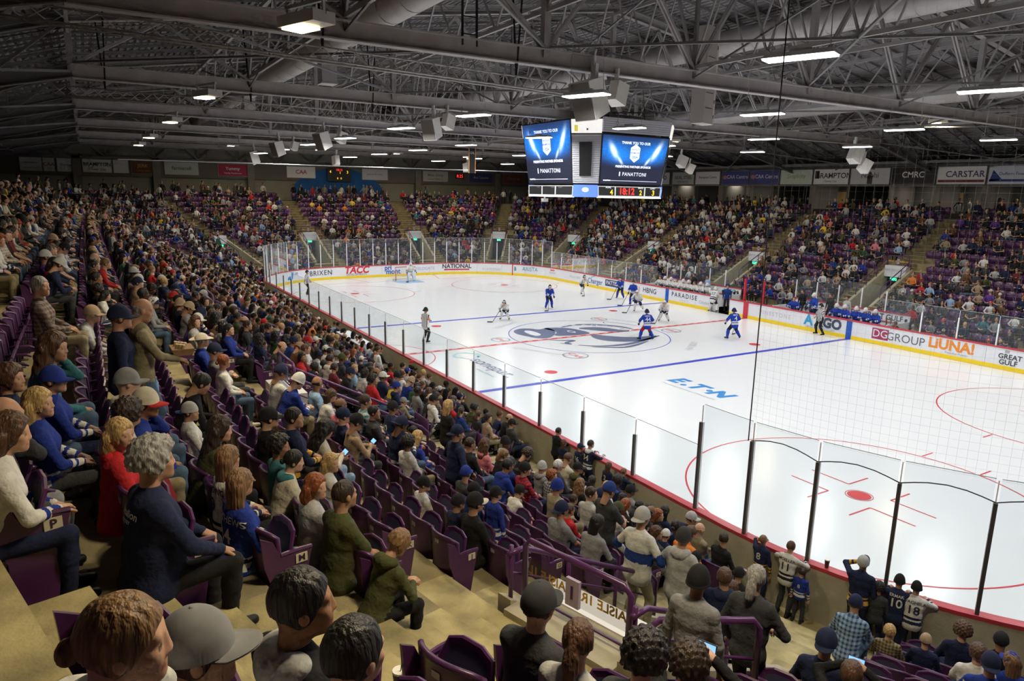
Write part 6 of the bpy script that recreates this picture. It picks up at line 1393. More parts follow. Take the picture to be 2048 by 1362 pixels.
# ---- the people one can single out; (u, v) was measured once in the photograph and turned into seats: each line holds row, place on the outline and looks
def S_at(x, y): return s_of(x, y)
def A(top, pants='denim', skin=0, hair='dark brown', cap=None, brim=None, shoe='black', **k):
    d = dict(top=C_[top], pants=C_[pants], skin=SKINC[skin], hair=HAIRC[hair], shoe=C_[shoe]); d['cap'] = C_[cap] if cap else C_['black']; d['brim'] = C_[brim] if brim else d['cap']
    for kk in ('sc', 'hoodc', 'sock', 'glove'):
        if kk in k: k[kk] = C_[k[kk]]
    d.update(k); return d
HEROES = [
 (29.53, -24.21, 14, 'chin', 0.92, 'woman in white hoodie with fair brown hair in a bun, chin on hand', ('bun', 'hood'), A('white','denim',0,'light brown'), None),
 (29.12, -23.85, 13, 'sit_r', 1, 'person in a plain grey baseball cap worn low, seen from behind', ('cap', 'short'), A('lightgrey','denim',1,'brown','grey','grey'), None),
 (29.02, -23.5, 13, 'sit_r', 1, 'dark-haired man in black jacket with a pale grey hood', ('short', 'hood'), A('black','black',3,'black',hoodc='lightgrey'), None),
 (29.37, -23.43, 13, 'sit', 0.97, 'black-haired head at the bottom edge beside the pale-hooded man', ('short',), A('charcoal','black',2,'black'), None),
 (28.32, -22.03, 11, 'tee', 1.0, 'broad man in charcoal T-shirt and dark cap before the portal 1 sign', ('cap', 'short'), A('charcoal','black',2,'black','charcoal','charcoal'), None),
 (28.65, -21.97, 11, 'sit_f', 0.97, 'woman in light grey top with brown hair in a ponytail and red tie', ('pony',), A('lightgrey','grey',0,'brown'), None),
 (28.93, -21.74, 11, 'sit', 0.97, 'curly dark-haired head beside the person filming with a phone', ('curly',), A('charcoal','black',2,'black'), None),
 (28.68, -21.13, 10, 'film', 0.97, 'curly-haired person holding up a phone to film the ice', ('curly',), A('black','black',2,'dark brown'), None),
 (26.11, -22.19, 10, 'down', 0.86, 'boy in olive hooded sweatshirt and black shorts bent over at the row end', ('mop', 'hood'), A('olive','black',0,'light brown'), None),
 (25.53, -22.32, 10, 'tee', 1.06, 'balding man in olive polo shirt beside the boy in olive', ('buzz',), A('olive','denim',1,'dark brown'), None),
 (24.98, -22.42, 10, 'profile_f', 0.97, 'red-haired woman in pale grey sweatshirt looking towards the far goal', ('bob',), A('lightgrey','denim',0,'red'), None),
 (23.28, -21.78, 9, 'profile_f', 0.93, 'fair-haired woman looking down, just past the red-haired woman', ('bob',), A('white','denim',0,'blond'), None),
 (24.13, -22.54, 10, 'lean_f', 0.96, 'woman with black bun, teal scarf and cream hooded jacket', ('bun', 'hood'), A('cream','black',2,'black',hoodc='teal'), None),
 (23.67, -22.41, 10, 'sit_r', 0.96, 'dark curly-haired person in teal jacket', ('curly',), A('teal','black',3,'black'), None),
 (25.59, -23.16, 11, 'sit_f', 0.96, 'long-haired blond girl in royal blue hockey jersey numbered 34', ('long',), A('royal','denim',0,'light brown',stripe=1,sc='white'), [('MATTHEWS', 0.085, 0.08, 0.3), ('34', 0.2, -0.07, 0)]),
 (24.94, -23.15, 11, 'sit_f', 0.95, 'long-haired fair girl in white hockey jersey lettered STRONG', ('long',), A('white','black',0,'light brown',stripe=1,sc='navy'), [('STRONG', 0.085, 0.08, 0.3), ('9', 0.2, -0.07, 0)]),
 (26.44, -23.84, 12, 'big', 1.1, 'grey curly-haired man in a long navy satin jacket with gold lettering', ('curly',), A('navy','black',1,'grey'), [('Battalion', 0.062, 0.07, 0.9), ('HOCKEY', 0.03, 0.02, 0)]),
 (25.3, -24.01, 12, 'profile_f', 0.98, 'blond bob-haired woman in bright red hoodie', ('bob', 'hood'), A('red','denim',0,'blond'), None),
 (24.61, -23.93, 12, 'sit_l', 0.95, 'dark curly-haired young man in cream sweatshirt, hand on raised knee', ('curly',), A('cream','khaki',1,'dark brown'), None),
 (24.39, -23.9, 12, 'chin', 1.0, 'man in royal blue jersey with cream cap and red brim', ('cap', 'short'), A('royal','denim',3,'black','cream','red'), None),
 (23.74, -23.85, 12, 'sit', 1.0, 'person in pale hoodie and grey cap behind the blue jersey', ('cap', 'hood'), A('cream','denim',2,'dark brown','grey','grey'), None),
 (22.74, -23.19, 11, 'sit_r', 0.82, 'child in white jersey and white cap with blue brim', ('cap_back', 'short'), A('white','navy',0,'brown','lightgrey','blue'), [('54', 0.18, -0.05, 0)]),
 (22.13, -23.27, 11, 'down', 1.0, 'dark-haired man in black jacket bending forward', ('short',), A('black','black',1,'black'), None),
 (24.18, -23.26, 11, 'lean_f', 1.0, 'brown-haired woman in olive rain jacket with cream bag strap', ('wavy',), A('olive','black',0,'dark brown'), None),
 (22.28, -23.6, 12, 'stand_box', 1.04, 'standing grey-haired man in pale quarter-zip sweater carrying a food tray', ('bald',), A('khaki','denim',1,'grey'), None),
 (22.5, -23.83, 12, 'stand', 1.02, 'tall man standing with his back turned in a navy jacket and cap', ('cap', 'short'), A('navy','black',1,'brown','navy','navy'), None),
 (19.84, -24.65, 13, 'sit_r', 1.05, 'grey-bearded man in a finely striped brown shirt', ('short',), A('brown','khaki',1,'grey',weave=1,sc='grey'), None),
 (18.92, -24.35, 12, 'lean', 1.0, 'man in a beige flat cap leaning forward', ('cap', 'short'), A('lightgrey','khaki',1,'grey','tan','tan'), None),
 (23.74, -24.57, 13, 'chin', 1.0, 'brown curly-haired woman in dark teal jacket', ('wavy',), A('teal','denim',1,'brown'), None),
 (24.43, -24.38, 13, 'sit_r', 0.85, 'child in royal blue cap and blue hockey jersey with white stripes', ('cap', 'short'), A('royal','navy',0,'brown','royal','royal',stripe=1,sc='white'), [('2', 0.2, -0.05, 0)]),
 (25.19, -24.45, 13, 'sit_r', 0.86, 'blond-haired child in blue jersey beside the blue-capped child', ('bob',), A('royal','charcoal',0,'blond',stripe=1,sc='white'), None),
 (24.48, -24.67, 13, 'sit_r', 0.9, 'brown-haired boy in navy T-shirt with a white emblem', ('mop',), A('navy','denim',0,'brown'), None),
 (26.1, -24.77, 13, 'chin', 1.03, 'bald man in dark grey hoodie with his hand at his mouth', ('bald', 'hood'), A('charcoal','grey',1,'grey'), None),
 (26.33, -24.72, 13, 'lean_f', 0.98, 'person in white hockey jersey with blue sleeve stripes and patterned trousers', ('bob',), A('white','navy',0,'brown',stripe=1,sc='royal',weave=0), None),
 (22.19, -21.59, 9, 'phone', 0.98, 'woman with long dark curly hair in pale sweatshirt numbered 68', ('wavy', 'glasses'), A('cream','lightblue',1,'black'), None),
 (20.96, -20.75, 8, 'phone', 1.0, 'man in tan long-sleeved shirt and black cap looking at his phone', ('cap', 'short'), A('tan','charcoal',1,'black','black','black'), None),
 (22.86, -22.05, 10, 'sit_r', 1.0, 'dark-haired person in navy jersey with yellow collar and pale stripe', ('short',), A('navy','black',1,'black',stripe=1,sc='gold'), None),
 (20.59, -20.75, 8, 'sit', 1.0, 'person in a navy cap seated just behind the man in tan', ('cap', 'short'), A('navy','black',2,'dark brown','navy','navy'), None),
 (22.76, -22.35, 10, 'sit', 1.0, 'person in black jacket and cap in front of the navy jersey', ('cap', 'short'), A('black','black',2,'black','black','black'), None),
 (19.84, -19.13, 6, 'sit_f', 0.95, 'blond woman in a bright royal blue hoodie', ('bob', 'hood'), A('royal','denim',0,'blond'), None),
 (21.18, -18.98, 6, 'stand_w', 1.0, 'standing man in navy T-shirt and backwards navy cap', ('cap_back', 'short'), A('navy','khaki',1,'brown','navy','navy'), None),
 (18.6, -17.9, 5, 'stand_f', 1.0, 'standing woman with long blond hair, black top and blue jeans', ('long',), A('black','lightblue',0,'blond'), None),
 (21.71, -19.13, 6, 'sit_l', 0.92, 'person in a bright blue cap above the row of purple seats', ('cap', 'short'), A('charcoal','black',1,'brown','royal','royal'), None),
 (18.24, -19.01, 6, 'big', 1.03, 'man in navy jersey with orange collar and black cap behind the rail', ('cap', 'short'), A('navy','navy',1,'brown','black','black',stripe=1,sc='gold'), [('10', 0.2, -0.05, 0)]),
 (22.45, -20.14, 7, 'sit_r', 0.86, 'boy in white jersey with gold collar numbered 75 and black cap', ('cap', 'short'), A('white','navy',0,'dark brown','black','black',stripe=1,sc='gold'), [('75', 0.2, -0.05, 0)]),
 (23.33, -20.03, 7, 'sit', 0.88, 'boy in navy and gold jersey and black cap with an emblem', ('cap', 'short'), A('navy','navy',1,'brown','black','black',stripe=1,sc='gold'), None),
 (23.83, -20.04, 7, 'sit', 1.04, 'man in black tracksuit with white sleeve stripes and two-tone cap', ('cap', 'short'), A('black','black',1,'black','black','cream'), None),
 (23.65, -19.61, 7, 'stand', 0.76, 'child standing in blue striped hockey jersey and black cap', ('cap', 'short'), A('royal','denim',0,'brown','black','black',stripe=1,sc='white'), None),
 (22.32, -19.25, 6, 'sit', 0.9, 'person in black cap and blue jersey in front of the tracksuit man', ('cap', 'short'), A('blue','navy',1,'brown','black','black'), None),
 (21.74, -18.23, 5, 'teelean', 0.84, 'child in white T-shirt and black cap leaning back', ('cap', 'short'), A('white','khaki',0,'brown','black','black'), None),
 (23.13, -18.18, 5, 'tee', 1.02, 'bearded man in grey T-shirt with backwards navy cap', ('cap_back', 'short'), A('grey','navy',1,'dark brown','navy','navy'), None),
 (22.3, -17.39, 4, 'sit', 0.9, 'person in bright red top behind the man in grey T-shirt', ('short',), A('red','black',0,'brown'), None),
 (23.08, -17.19, 4, 'stand_h', 1.05, 'standing man in dark grey T-shirt and royal blue cap looking down', ('cap', 'short'), A('charcoal','black',1,'brown','blue','blue'), None),
 (24.7, -17.92, 5, 'stand_w', 1.06, 'large man standing in white jersey with a broad blue band and grey cap', ('cap_back', 'buzz'), A('white','khaki',1,'grey','lightgrey','lightgrey',chest=1.0,sc='blue'), None),
 (25.25, -17.68, 5, 'stand_w', 1.0, 'person standing in light grey hoodie and dark knit hat', ('beanie', 'hood'), A('lightgrey','grey',1,'dark brown','charcoal','charcoal'), None),
 (27.5, -19.81, 8, 'stand', 0.98, 'standing man in grey T-shirt with black head scarf beside the guard rail', ('beanie',), A('grey','grey',4,'black','black','black'), None),
 (27.34, -18.85, 7, 'stand_f', 1.02, 'standing woman in dark grey T-shirt with grey hair in a ponytail', ('pony',), A('charcoal','black',0,'grey'), None),
 (25.79, -17.5, 5, 'sit_l', 1.03, 'short-haired man in navy hoodie turned to the corner', ('short', 'hood'), A('navy','navy',1,'brown'), None),
 (24.8, -16.76, 4, 'sit', 0.74, 'small blond child beside the man in navy hoodie', ('mop',), A('grey','navy',0,'blond'), None),
 (23.22, -16.24, 3, 'profile_f', 0.95, 'long-haired woman with glasses looking back at the camera', ('long', 'glasses'), A('charcoal','black',0,'brown'), None),
 (22.56, -15.33, 2, 'sit', 0.8, 'child in white and blue cap behind the woman with glasses', ('cap', 'short'), A('navy','navy',0,'brown','white','blue'), None),
 (22.91, -16.21, 3, 'sit', 0.95, 'person in black cap seated in front of the standing large man', ('cap', 'short'), A('black','black',2,'black','black','black'), None),
 (23.99, -16.2, 3, 'lean', 0.86, 'person in black cap bent forward near the grey hoodie', ('cap', 'short'), A('black','black',2,'black','black','black'), None),
 (24.68, -15.81, 3, 'film', 0.84, 'boy in black cap and black jersey with yellow number filming', ('cap', 'short'), A('black','black',1,'black','black','black'), [('CADET', 0.07, 0.08, 0), ('40', 0.2, -0.06, 0)]),
 (25.3, -16.7, 4, 'sit', 0.82, 'child in orange and white hockey jersey', ('mop',), A('orange','navy',0,'brown',stripe=1,sc='white'), None),
 (23.11, -13.26, 0, 'stand_up', 0.8, 'boy standing at the boards in navy and gold jersey numbered 8', ('buzz',), A('navy','navy',3,'light brown',stripe=1,sc='gold'), [('8', 0.24, -0.05, 0)]),
 (23.69, -13.23, 0, 'stand_rail', 0.86, 'boy standing at the boards in white jersey lettered MOELLER 11', ('short',), A('white','charcoal',0,'brown',stripe=1,sc='black'), [('MOELLER', 0.09, 0.08, 0.3), ('11', 0.24, -0.08, 0)]),
 (23.97, -13.17, 0, 'stand', 0.62, 'small child standing in a blue and white jersey numbered 8 by the gate panel', ('mop',), A('royal','charcoal',0,'dark brown',stripe=1,sc='white'), [('8', 0.16, -0.05, 0)]),
 (24.96, -12.94, 0, 'stand_up', 1.0, 'man in navy and gold jersey with grey and black cap drinking at the boards', ('cap', 'short'), A('navy','navy',1,'brown','lightgrey','black',stripe=1,sc='gold'), None),
 (25.21, -12.79, 0, 'stand', 0.76, 'curly dark-haired child with yellow collar at the boards', ('curly',), A('charcoal','navy',1,'black'), None),
 (25.45, -12.63, 0, 'stand_rail', 0.88, 'teenager in black knit hat and navy jersey with yellow number 10', ('beanie',), A('navy','navy',1,'black','black','black'), [('ERMAK', 0.08, 0.08, 0), ('10', 0.24, -0.07, 0)]),
 (25.69, -12.52, 0, 'stand_rail', 0.86, 'teenager in black knit hat and white jersey lettered WAGHELA 18', ('beanie',), A('white','navy',1,'black','black','black',stripe=1,sc='navy'), [('WAGHELA', 0.085, 0.08, 0.3), ('18', 0.24, -0.08, 0)]),
 (26.0, -14.89, 2, 'lean', 1.03, 'man in blue and black checked shirt with a purple-grey cap', ('cap', 'short'), A('lightblue','denim',1,'brown','navy','purple',weave=1,sc='navy'), None),
 (26.37, -14.48, 2, 'sit', 0.78, 'fair-haired child in camouflage top', ('mop',), A('olive','khaki',0,'blond',weave=1,sc='tan'), None),
 (26.76, -14.23, 2, 'sit', 0.78, 'child in red and tan cap and navy jersey', ('cap', 'short'), A('navy','navy',0,'brown','tan','red',stripe=1,sc='gold'), None),
 (26.85, -13.38, 1, 'sit', 1.0, 'person with short curly brown hair in navy top at the lowest row', ('curly',), A('navy','navy',0,'brown'), None),
 (27.26, -13.14, 1, 'sit', 1.0, 'person in black cap and black jacket at the lowest row', ('cap', 'short'), A('black','black',3,'black','black','black'), None),
 (27.68, -14.84, 3, 'tee', 0.95, 'brown-haired person in white T-shirt beside the blue jersey MATTHEWS', ('mop',), A('white','navy',0,'brown'), None),
 (28.13, -15.62, 4, 'big', 1.0, 'man in royal blue jersey lettered MATTHEWS 34 and grey-blue cap', ('cap_back', 'short'), A('royal','navy',1,'brown','navy','navy',stripe=1,sc='white'), [('MATTHEWS', 0.09, 0.08, 0.3), ('34', 0.24, -0.09, 0)]),
 (27.94, -14.55, 3, 'sit_l', 0.9, 'person in royal blue cap at the picture corner', ('cap', 'long'), A('royal','navy',0,'light brown','royal','royal'), None),
 (27.63, -18.05, 6, 'sit', 1.04, 'man in navy cap and navy jacket behind the empty curved seats', ('cap_back', 'short'), A('navy','navy',1,'black','navy','navy'), None),
 (28.32, -18.74, 7, 'film', 1.0, 'person holding a small lit phone at the bottom edge', ('short',), A('black','black',1,'brown'), None),
 (17.51, -13.28, 0, 'stand_rail', 0.88, 'boy at the boards in blue jersey numbered 34 with white hood', ('short', 'hood'), A('navy','navy',0,'dark brown',hoodc='white',stripe=1,sc='white'), [('34', 0.24, -0.05, 0)]),
 (17.21, -13.34, 0, 'stand', 0.78, 'child in navy cap and jersey numbered 16', ('cap', 'short'), A('navy','navy',0,'brown','navy','navy'), [('16', 0.22, -0.05, 0)]),
 (16.12, -13.34, 0, 'stand_rail', 0.84, 'dark-haired child in black standing at the boards', ('short',), A('black','black',1,'black'), None),
 (16.53, -13.4, 0, 'stand', 0.72, 'long-haired child in navy and gold jersey', ('long',), A('navy','navy',0,'brown',stripe=1,sc='gold'), None),
 (18.49, -13.4, 0, 'stand', 0.74, 'long-haired child in navy and gold jersey numbered 2', ('long',), A('navy','navy',0,'brown',stripe=1,sc='gold'), [('2', 0.24, -0.05, 0)]),
 (18.95, -13.34, 0, 'stand_rail', 0.74, 'short-haired boy in navy and gold jersey turned sideways at the wall', ('short',), A('navy','navy',0,'light brown',stripe=1,sc='gold'), None),
 (5.72, -13.34, 0, 'stand_rail', 0.66, 'small child in a bright red hat standing at the glass', ('beanie',), A('black','black',0,'brown','red','red'), None),
 (19.82, -16.31, 3, 'sit', 0.95, 'person in grey knit hat and grey jacket', ('beanie', 'hood'), A('grey','black',1,'brown','lightgrey','lightgrey'), None),
 (20.13, -15.53, 2, 'sit_f', 0.9, 'person with long wavy blond hair raising a hand', ('wavy',), A('black','navy',0,'light brown'), None),
 (20.25, -16.37, 3, 'profile_f', 0.92, 'auburn curly-haired woman in striped top', ('curly',), A('charcoal','navy',0,'red',weave=1,sc='lightgrey'), None),
 (17.59, -22.43, 10, 'sit', 1.0, 'person in a pale straw cowboy hat', ('bucket', 'short'), A('royal','denim',1,'grey','cream','cream'), None),
]
near_k = {n: [i for i, q in enumerate(AIS) if q[0] == n][0] for n in ('second', 'first', 'near second', 'near third', 'near far end')}
def fill(q):
    """how full that part of the bowl is"""
    nm = AIS[q['k']][0]; i = q['i']
    if nm == 'second':
        if i >= 6: return .0 if q['dist'] < 11.5 else .6
        return .88
    if nm in ('first', 'right corner', 'right end a'): return .0 if q['dist'] < 14 else .6
    if nm in ('near second', 'near third', 'near far end'): return .93
    if nm in ('nl1', 'nl2'): return .86 if i < 13 else .6
    if nm == 'end a': return .80 if i < 12 else .45
    if nm == 'end b': return .72 if i < 9 else .40
    if nm in ('fl1', 'fl2'): return .78 if i < 13 else .6
    if nm == 'far b': return .66
    if nm in ('far a', 'fr1', 'fr2'): return .62
    return .86
for q in SEATS: q['occ'] = q['see'] and rnd.random() < fill(q); q['hero'] = False
GRP = 'spectators in the near stand'
for x, y, i, pz, sc, lab, wr, at, ln in HEROES:
    s = s_of(x, y); d = d_of(x, y); _, _, nx, ny = path(s, d); rz = math.atan2(ny, nx)+PI/2
    z = row_z(i)
    seated = not pz.startswith('stand')
    best = None
    for q in SEATS:
        if q['i'] == i:
            dd = math.hypot(q['x']-x, q['y']-y)
            if best is None or dd < best[0]: best = (dd, q)
            if dd < (.50 if seated else .6): q['occ'] = False; q['hero'] = q['hero'] or (seated and dd < .36)
        elif abs(q['i']-i) == 1 and not seated and math.hypot(q['x']-x, q['y']-y) < .35: q['occ'] = False
    person(x, y, z if seated else z+.0, rz, at, lab, GRP, pz, sc, wr, ln, at.get('lc', (.62, .62, .60) if sum(at['top']) < .8 else (.02, .02, .05)))
vis = sorted([q for q in SEATS if q['see']], key=lambda q: q['dist'])
NH = len(HEROES); budget = 292-NH
TOPW = ['black']*20+['navy']*9+['charcoal']*9+['grey']*7+['lightgrey']*4+['white']*8+['cream']*2+['tan']*3+['brown']*4+['olive']*4+['green', 'teal', 'blue', 'royal', 'royal', 'royal', 'blue', 'lightblue', 'lightblue', 'red', 'red', 'maroon', 'maroon', 'pink', 'purple', 'orange', 'khaki', 'khaki', 'yellow']
PZL = ['sit', 'sit', 'sit_l', 'sit_r', 'lean', 'lean', 'tee', 'teelean', 'big', 'cross', 'chin', 'phone', 'down', 'profile', 'sit', 'sit_r']
FZL = ['sit_f', 'sit_f', 'lean_f', 'profile_f', 'lean_f']
def rand_look(r):
    fem = r.random() < .38; kid = r.random() < .14
    hn = r.choice(['black', 'black', 'dark brown', 'dark brown', 'brown', 'brown', 'light brown', 'brown', 'black', 'dark brown', r.choice(['blond', 'grey', 'white', 'brown'])] + (['blond', 'red'] if fem else []))
    top = r.choice(TOPW); sk = r.choice([0, 1, 2, 6, 7, 0, 1, 7, 3, 3, 4, 5])
    if sk >= 3 and sk <= 5: hn = 'black'
    if fem: wr = [r.choice(['long', 'long', 'bob', 'pony', 'wavy', 'bun', 'curly'])]
    else: wr = [r.choice(['short', 'short', 'short', 'buzz', 'curly', 'mop', 'bald'] if not kid else ['mop', 'short'])]
    capc = None
    if r.random() < (.12 if fem else .42):
        capc = r.choice(['black', 'black', 'navy', 'navy', 'royal', 'grey', 'lightgrey', 'white', 'red', 'olive', 'tan']); wr = [r.choice(['cap', 'cap', 'cap', 'cap_back', 'beanie']), 'long' if fem else 'short']
    if r.random() < .25: wr.append('hood')
    a = A(top, r.choice(['denim', 'denim', 'black', 'black', 'navy', 'khaki', 'charcoal']), sk, hn, capc, None, r.choice(['black', 'white', 'charcoal']))
    if top in ('royal', 'navy', 'white') and r.random() < .6: a['stripe'] = 1.0; a['stripe_color'] = a['sc'] = C_['white'] if top != 'white' else C_['navy']
    elif r.random() < .06: a['weave'] = 1.0; a['sc'] = C_[r.choice(['lightgrey', 'navy', 'white'])]
    return fem, kid, hn, top, wr, capc, a
n_ind = 0
FILLER = {'hood': 'hooded'}
for q in vis:
    if n_ind >= budget: break
    if not q['occ'] or q['hero']: continue
    fem, kid, hn, top, wr, capc, a = rand_look(rnd)
    pz = rnd.choice(FZL if fem else PZL); sc = rnd.uniform(.78, .86) if kid else (rnd.uniform(.93, .99) if fem else rnd.uniform(.98, 1.06))
    head = ('%s-capped' % capc) if (capc and wr[0] != 'beanie') else (('%s-hatted' % capc) if capc else ('bald' if wr[0] == 'bald' else '%s-haired' % hn.replace(' ', '-')))
    who = 'child' if kid else 'person'
    lab = '%s %s in %s top, %s' % (head, who, top.replace('lightgrey', 'pale').replace('lightblue', 'pale-blue'), where(q))
    j = rnd.uniform(-.16, .16)
    person(q['x'], q['y'], q['z'], q['rz']+j+rnd.uniform(-.12, .12), a, lab, GRP, pz, sc, wr)
    q['hero'] = True; n_ind += 1
NEARSEAT = 0
for q in vis:
    if NEARSEAT < 298: put_seat(q, q['hero']); q['made'] = True; NEARSEAT += 1
tag(low_seats([q for q in SEATS if not q.get('made')], 'seat_rows'), 'purple plastic seats filling the rest of the bowl', 'seats', kind='stuff')

# ---- the rest of the crowd, one object
def low_fig(pz, nh=6, detail=0):
    """sparse figure: verts, quads, label (0 skin 1 top 2 trousers 3 hair 4 shoe 5 cap)"""
    p = dict(hip=(0, 0, .52), lean=.08, hy=0, fl=(-.13, .42, .07), fr=(.13, .42, .07), hl=(-.1, .30, .66), hr_=(.1, .30, .66), kn=(0, .40, .56), hair='short', cap=0, bare=0)
    p.update(pz); V = []; F = []; L = []
    def ringtube(pts, rs, n, lab, fl=1.0, side=None):
        b = len(V); pts = [V3(*q) for q in pts]
        for i, c in enumerate(pts):
            d = nrm(pts[min(i+1, len(pts)-1)]-pts[max(i-1, 0)]); u = V3(1, 0, 0) if side is None else side; u = nrm(u-(u@d)*d); w = np.cross(d, u)
            for k in range(n):
                t = 2*PI*(k+.5)/n; V.append(c+(u*math.cos(t)*fl+w*math.sin(t))*rs[i]); L.append(lab if not isinstance(lab, (list, tuple)) else lab[i])
        for i in range(len(pts)-1):
            for k in range(n): F.append((b+i*n+k, b+i*n+(k+1) % n, b+(i+1)*n+(k+1) % n, b+(i+1)*n+k))
        if n == 4: F.append((b+(len(pts)-1)*n, b+(len(pts)-1)*n+1, b+(len(pts)-1)*n+2, b+(len(pts)-1)*n+3)); 
        elif n == 6:
            e = b+(len(pts)-1)*n; F.append((e, e+1, e+2, e+3)); F.append((e, e+3, e+4, e+5))
    def ball(c, r, R_, n, m, lab, lo=-1.0, cut=None):
        b = len(V)
        for j in range(m+1):
            ph = -PI/2+PI*j/m if lo == -1 else lo+(PI/2-lo)*j/m
            for k in range(n):
                t = 2*PI*k/n; q = V3(r[0]*math.cos(ph)*math.cos(t), r[1]*math.cos(ph)*math.sin(t), r[2]*math.sin(ph))
                V.append(c+R_@q); L.append(lab)
        for j in range(m):
            for k in range(n): F.append((b+j*n+k, b+j*n+(k+1) % n, b+(j+1)*n+(k+1) % n, b+(j+1)*n+k))
    hip = V3(*p['hip']); up = V3(0, math.sin(p['lean']), math.cos(p['lean'])); fw = V3(0, math.cos(p['lean']), -math.sin(p['lean']))
    nt = 6
    ringtube([hip-up*.08, hip+up*.06, hip+up*.20, hip+up*.36, hip+up*.46, hip+up*.53], [.14, .135, .125, .14, .12, .06], nt, 1, 1.35)
    nb = hip+up*.54; hc = nb+V3(0, .03, .175); R_ = rotm(p['hy'], p.get('hp', -.05))
    ringtube([nb-up*.02, hc-V3(0, .02, .05)], [.055, .05], 4, 0)
    ball(hc, (.078, .098, .125), R_, 8 if detail else 6, 5 if detail else 4, 0)
    if detail: V.extend([hc+R_@V3(*q) for q in ((-.014, .09, .02), (.014, .09, .02), (.016, .116, -.02), (-.016, .116, -.02))]); L.extend([0]*4); F.append((len(V)-4, len(V)-3, len(V)-2, len(V)-1))
    Rh = R_@rotm(0, .45)
    ball(hc+R_@V3(0, -.015, .02), (.09, .108, .115), Rh, 8 if detail else 6, 3, 5 if p['cap'] else 3, lo=-.15)
    if p['cap']: V.extend([hc+R_@V3(*q) for q in ((-.07, .075, .055), (.07, .075, .055), (.06, .175, .035), (-.06, .175, .035))]); L.extend([5]*4); F.append((len(V)-4, len(V)-3, len(V)-2, len(V)-1))
    if p['hair'] == 'long': ringtube([hc+R_@V3(0, -.05, .06), hc+R_@V3(0, -.075, -.08), hc+R_@V3(0, -.085, -.26)], [.085, .088, .06], 6, 3, 1.15)
    elif p['cap']: ringtube([hc+R_@V3(0, -.03, .03), hc+R_@V3(0, -.03, -.07)], [.088, .075], 6, 3)
    for sg, h in ((-1, p['hl']), (1, p['hr_'])):
        S_ = nb-up*.085+V3(sg*.175, 0, 0); el, wr = ik(S_, h, .285, .25, (sg, -.5, -.3))
        if p['bare']: ringtube([S_+V3(-sg*.03, 0, .02), S_+(el-S_)*.6], [.06, .055], 4, 1); ringtube([S_+(el-S_)*.6, el, wr, wr+nrm(wr-el)*.12], [.04, .042, .03, .035], 4, 0)
        else: ringtube([S_+V3(-sg*.03, 0, .02), el, wr], [.062, .052, .042], 4, 1); ringtube([wr, wr+nrm(wr-el)*.12], [.035, .035], 4, 0)
        f = V3(*(p['fl'] if sg < 0 else p['fr'])); hj = hip+V3(sg*.09, 0, -.01); kn, an = ik(hj, f+V3(0, -.02, .04), .44, .42, (sg*.2, 1, .6) if p['hip'][2] < .7 else (0, 1, 0))
        ringtube([hj, kn], [.085, .065], 4, 2); ringtube([kn+V3(0, 0, .02), an], [.066, .045], 4, 2); ringtube([an+V3(0, -.06, -.03), an+V3(0, .15, -.04)], [.045, .035], 4, 4)
    return np.array(V), np.array(F), np.array(L)
VARS = [dict(), dict(hy=.5), dict(hy=-.5, lean=.2), dict(lean=.4, hl=(-.1, .42, .62), hr_=(.1, .42, .62)), dict(hair='long', hy=.2), dict(hair='long', lean=.25, hy=-.3), dict(cap=1), dict(cap=1, hy=.4, lean=.15), dict(cap=1, lean=.4, hl=(-.05, .4, .66), hr_=(.1, .4, .62)),
        dict(bare=1, lean=.05), dict(bare=1, lean=.3, hy=.3, cap=1), dict(hl=(-.05, .25, 1.0), lean=.15), dict(hl=(.1, .22, .8), hr_=(-.1, .24, .78)), dict(hip=(0, -.05, .93), fl=(-.12, 0, .07), fr=(.12, .02, .07), hl=(-.25, .1, .85), hr_=(.25, .1, .9))]
allV = []; allF = []; allC = []; off = 0; ncrowd = 0
rest = [q for q in SEATS if q['occ'] and not q['hero'] and q['see']]
for q_ in range(46):
    x = rnd.uniform(-26, 14); rest.append(dict(x=x, y=SW+rnd.uniform(.5, 2.2), z=6.35, rz=PI+rnd.uniform(-.7, .7), dist=50, stand=1))
for q_ in range(70):
    s = rnd.uniform(4*CX+2*QA+2*CY, PER-2); x, y, nx, ny = path(s, dT+rnd.uniform(.4, 1.6)); rest.append(dict(x=x, y=y, z=zT, rz=math.atan2(ny, nx)+PI/2+rnd.uniform(-.5, .5), dist=50, stand=1))
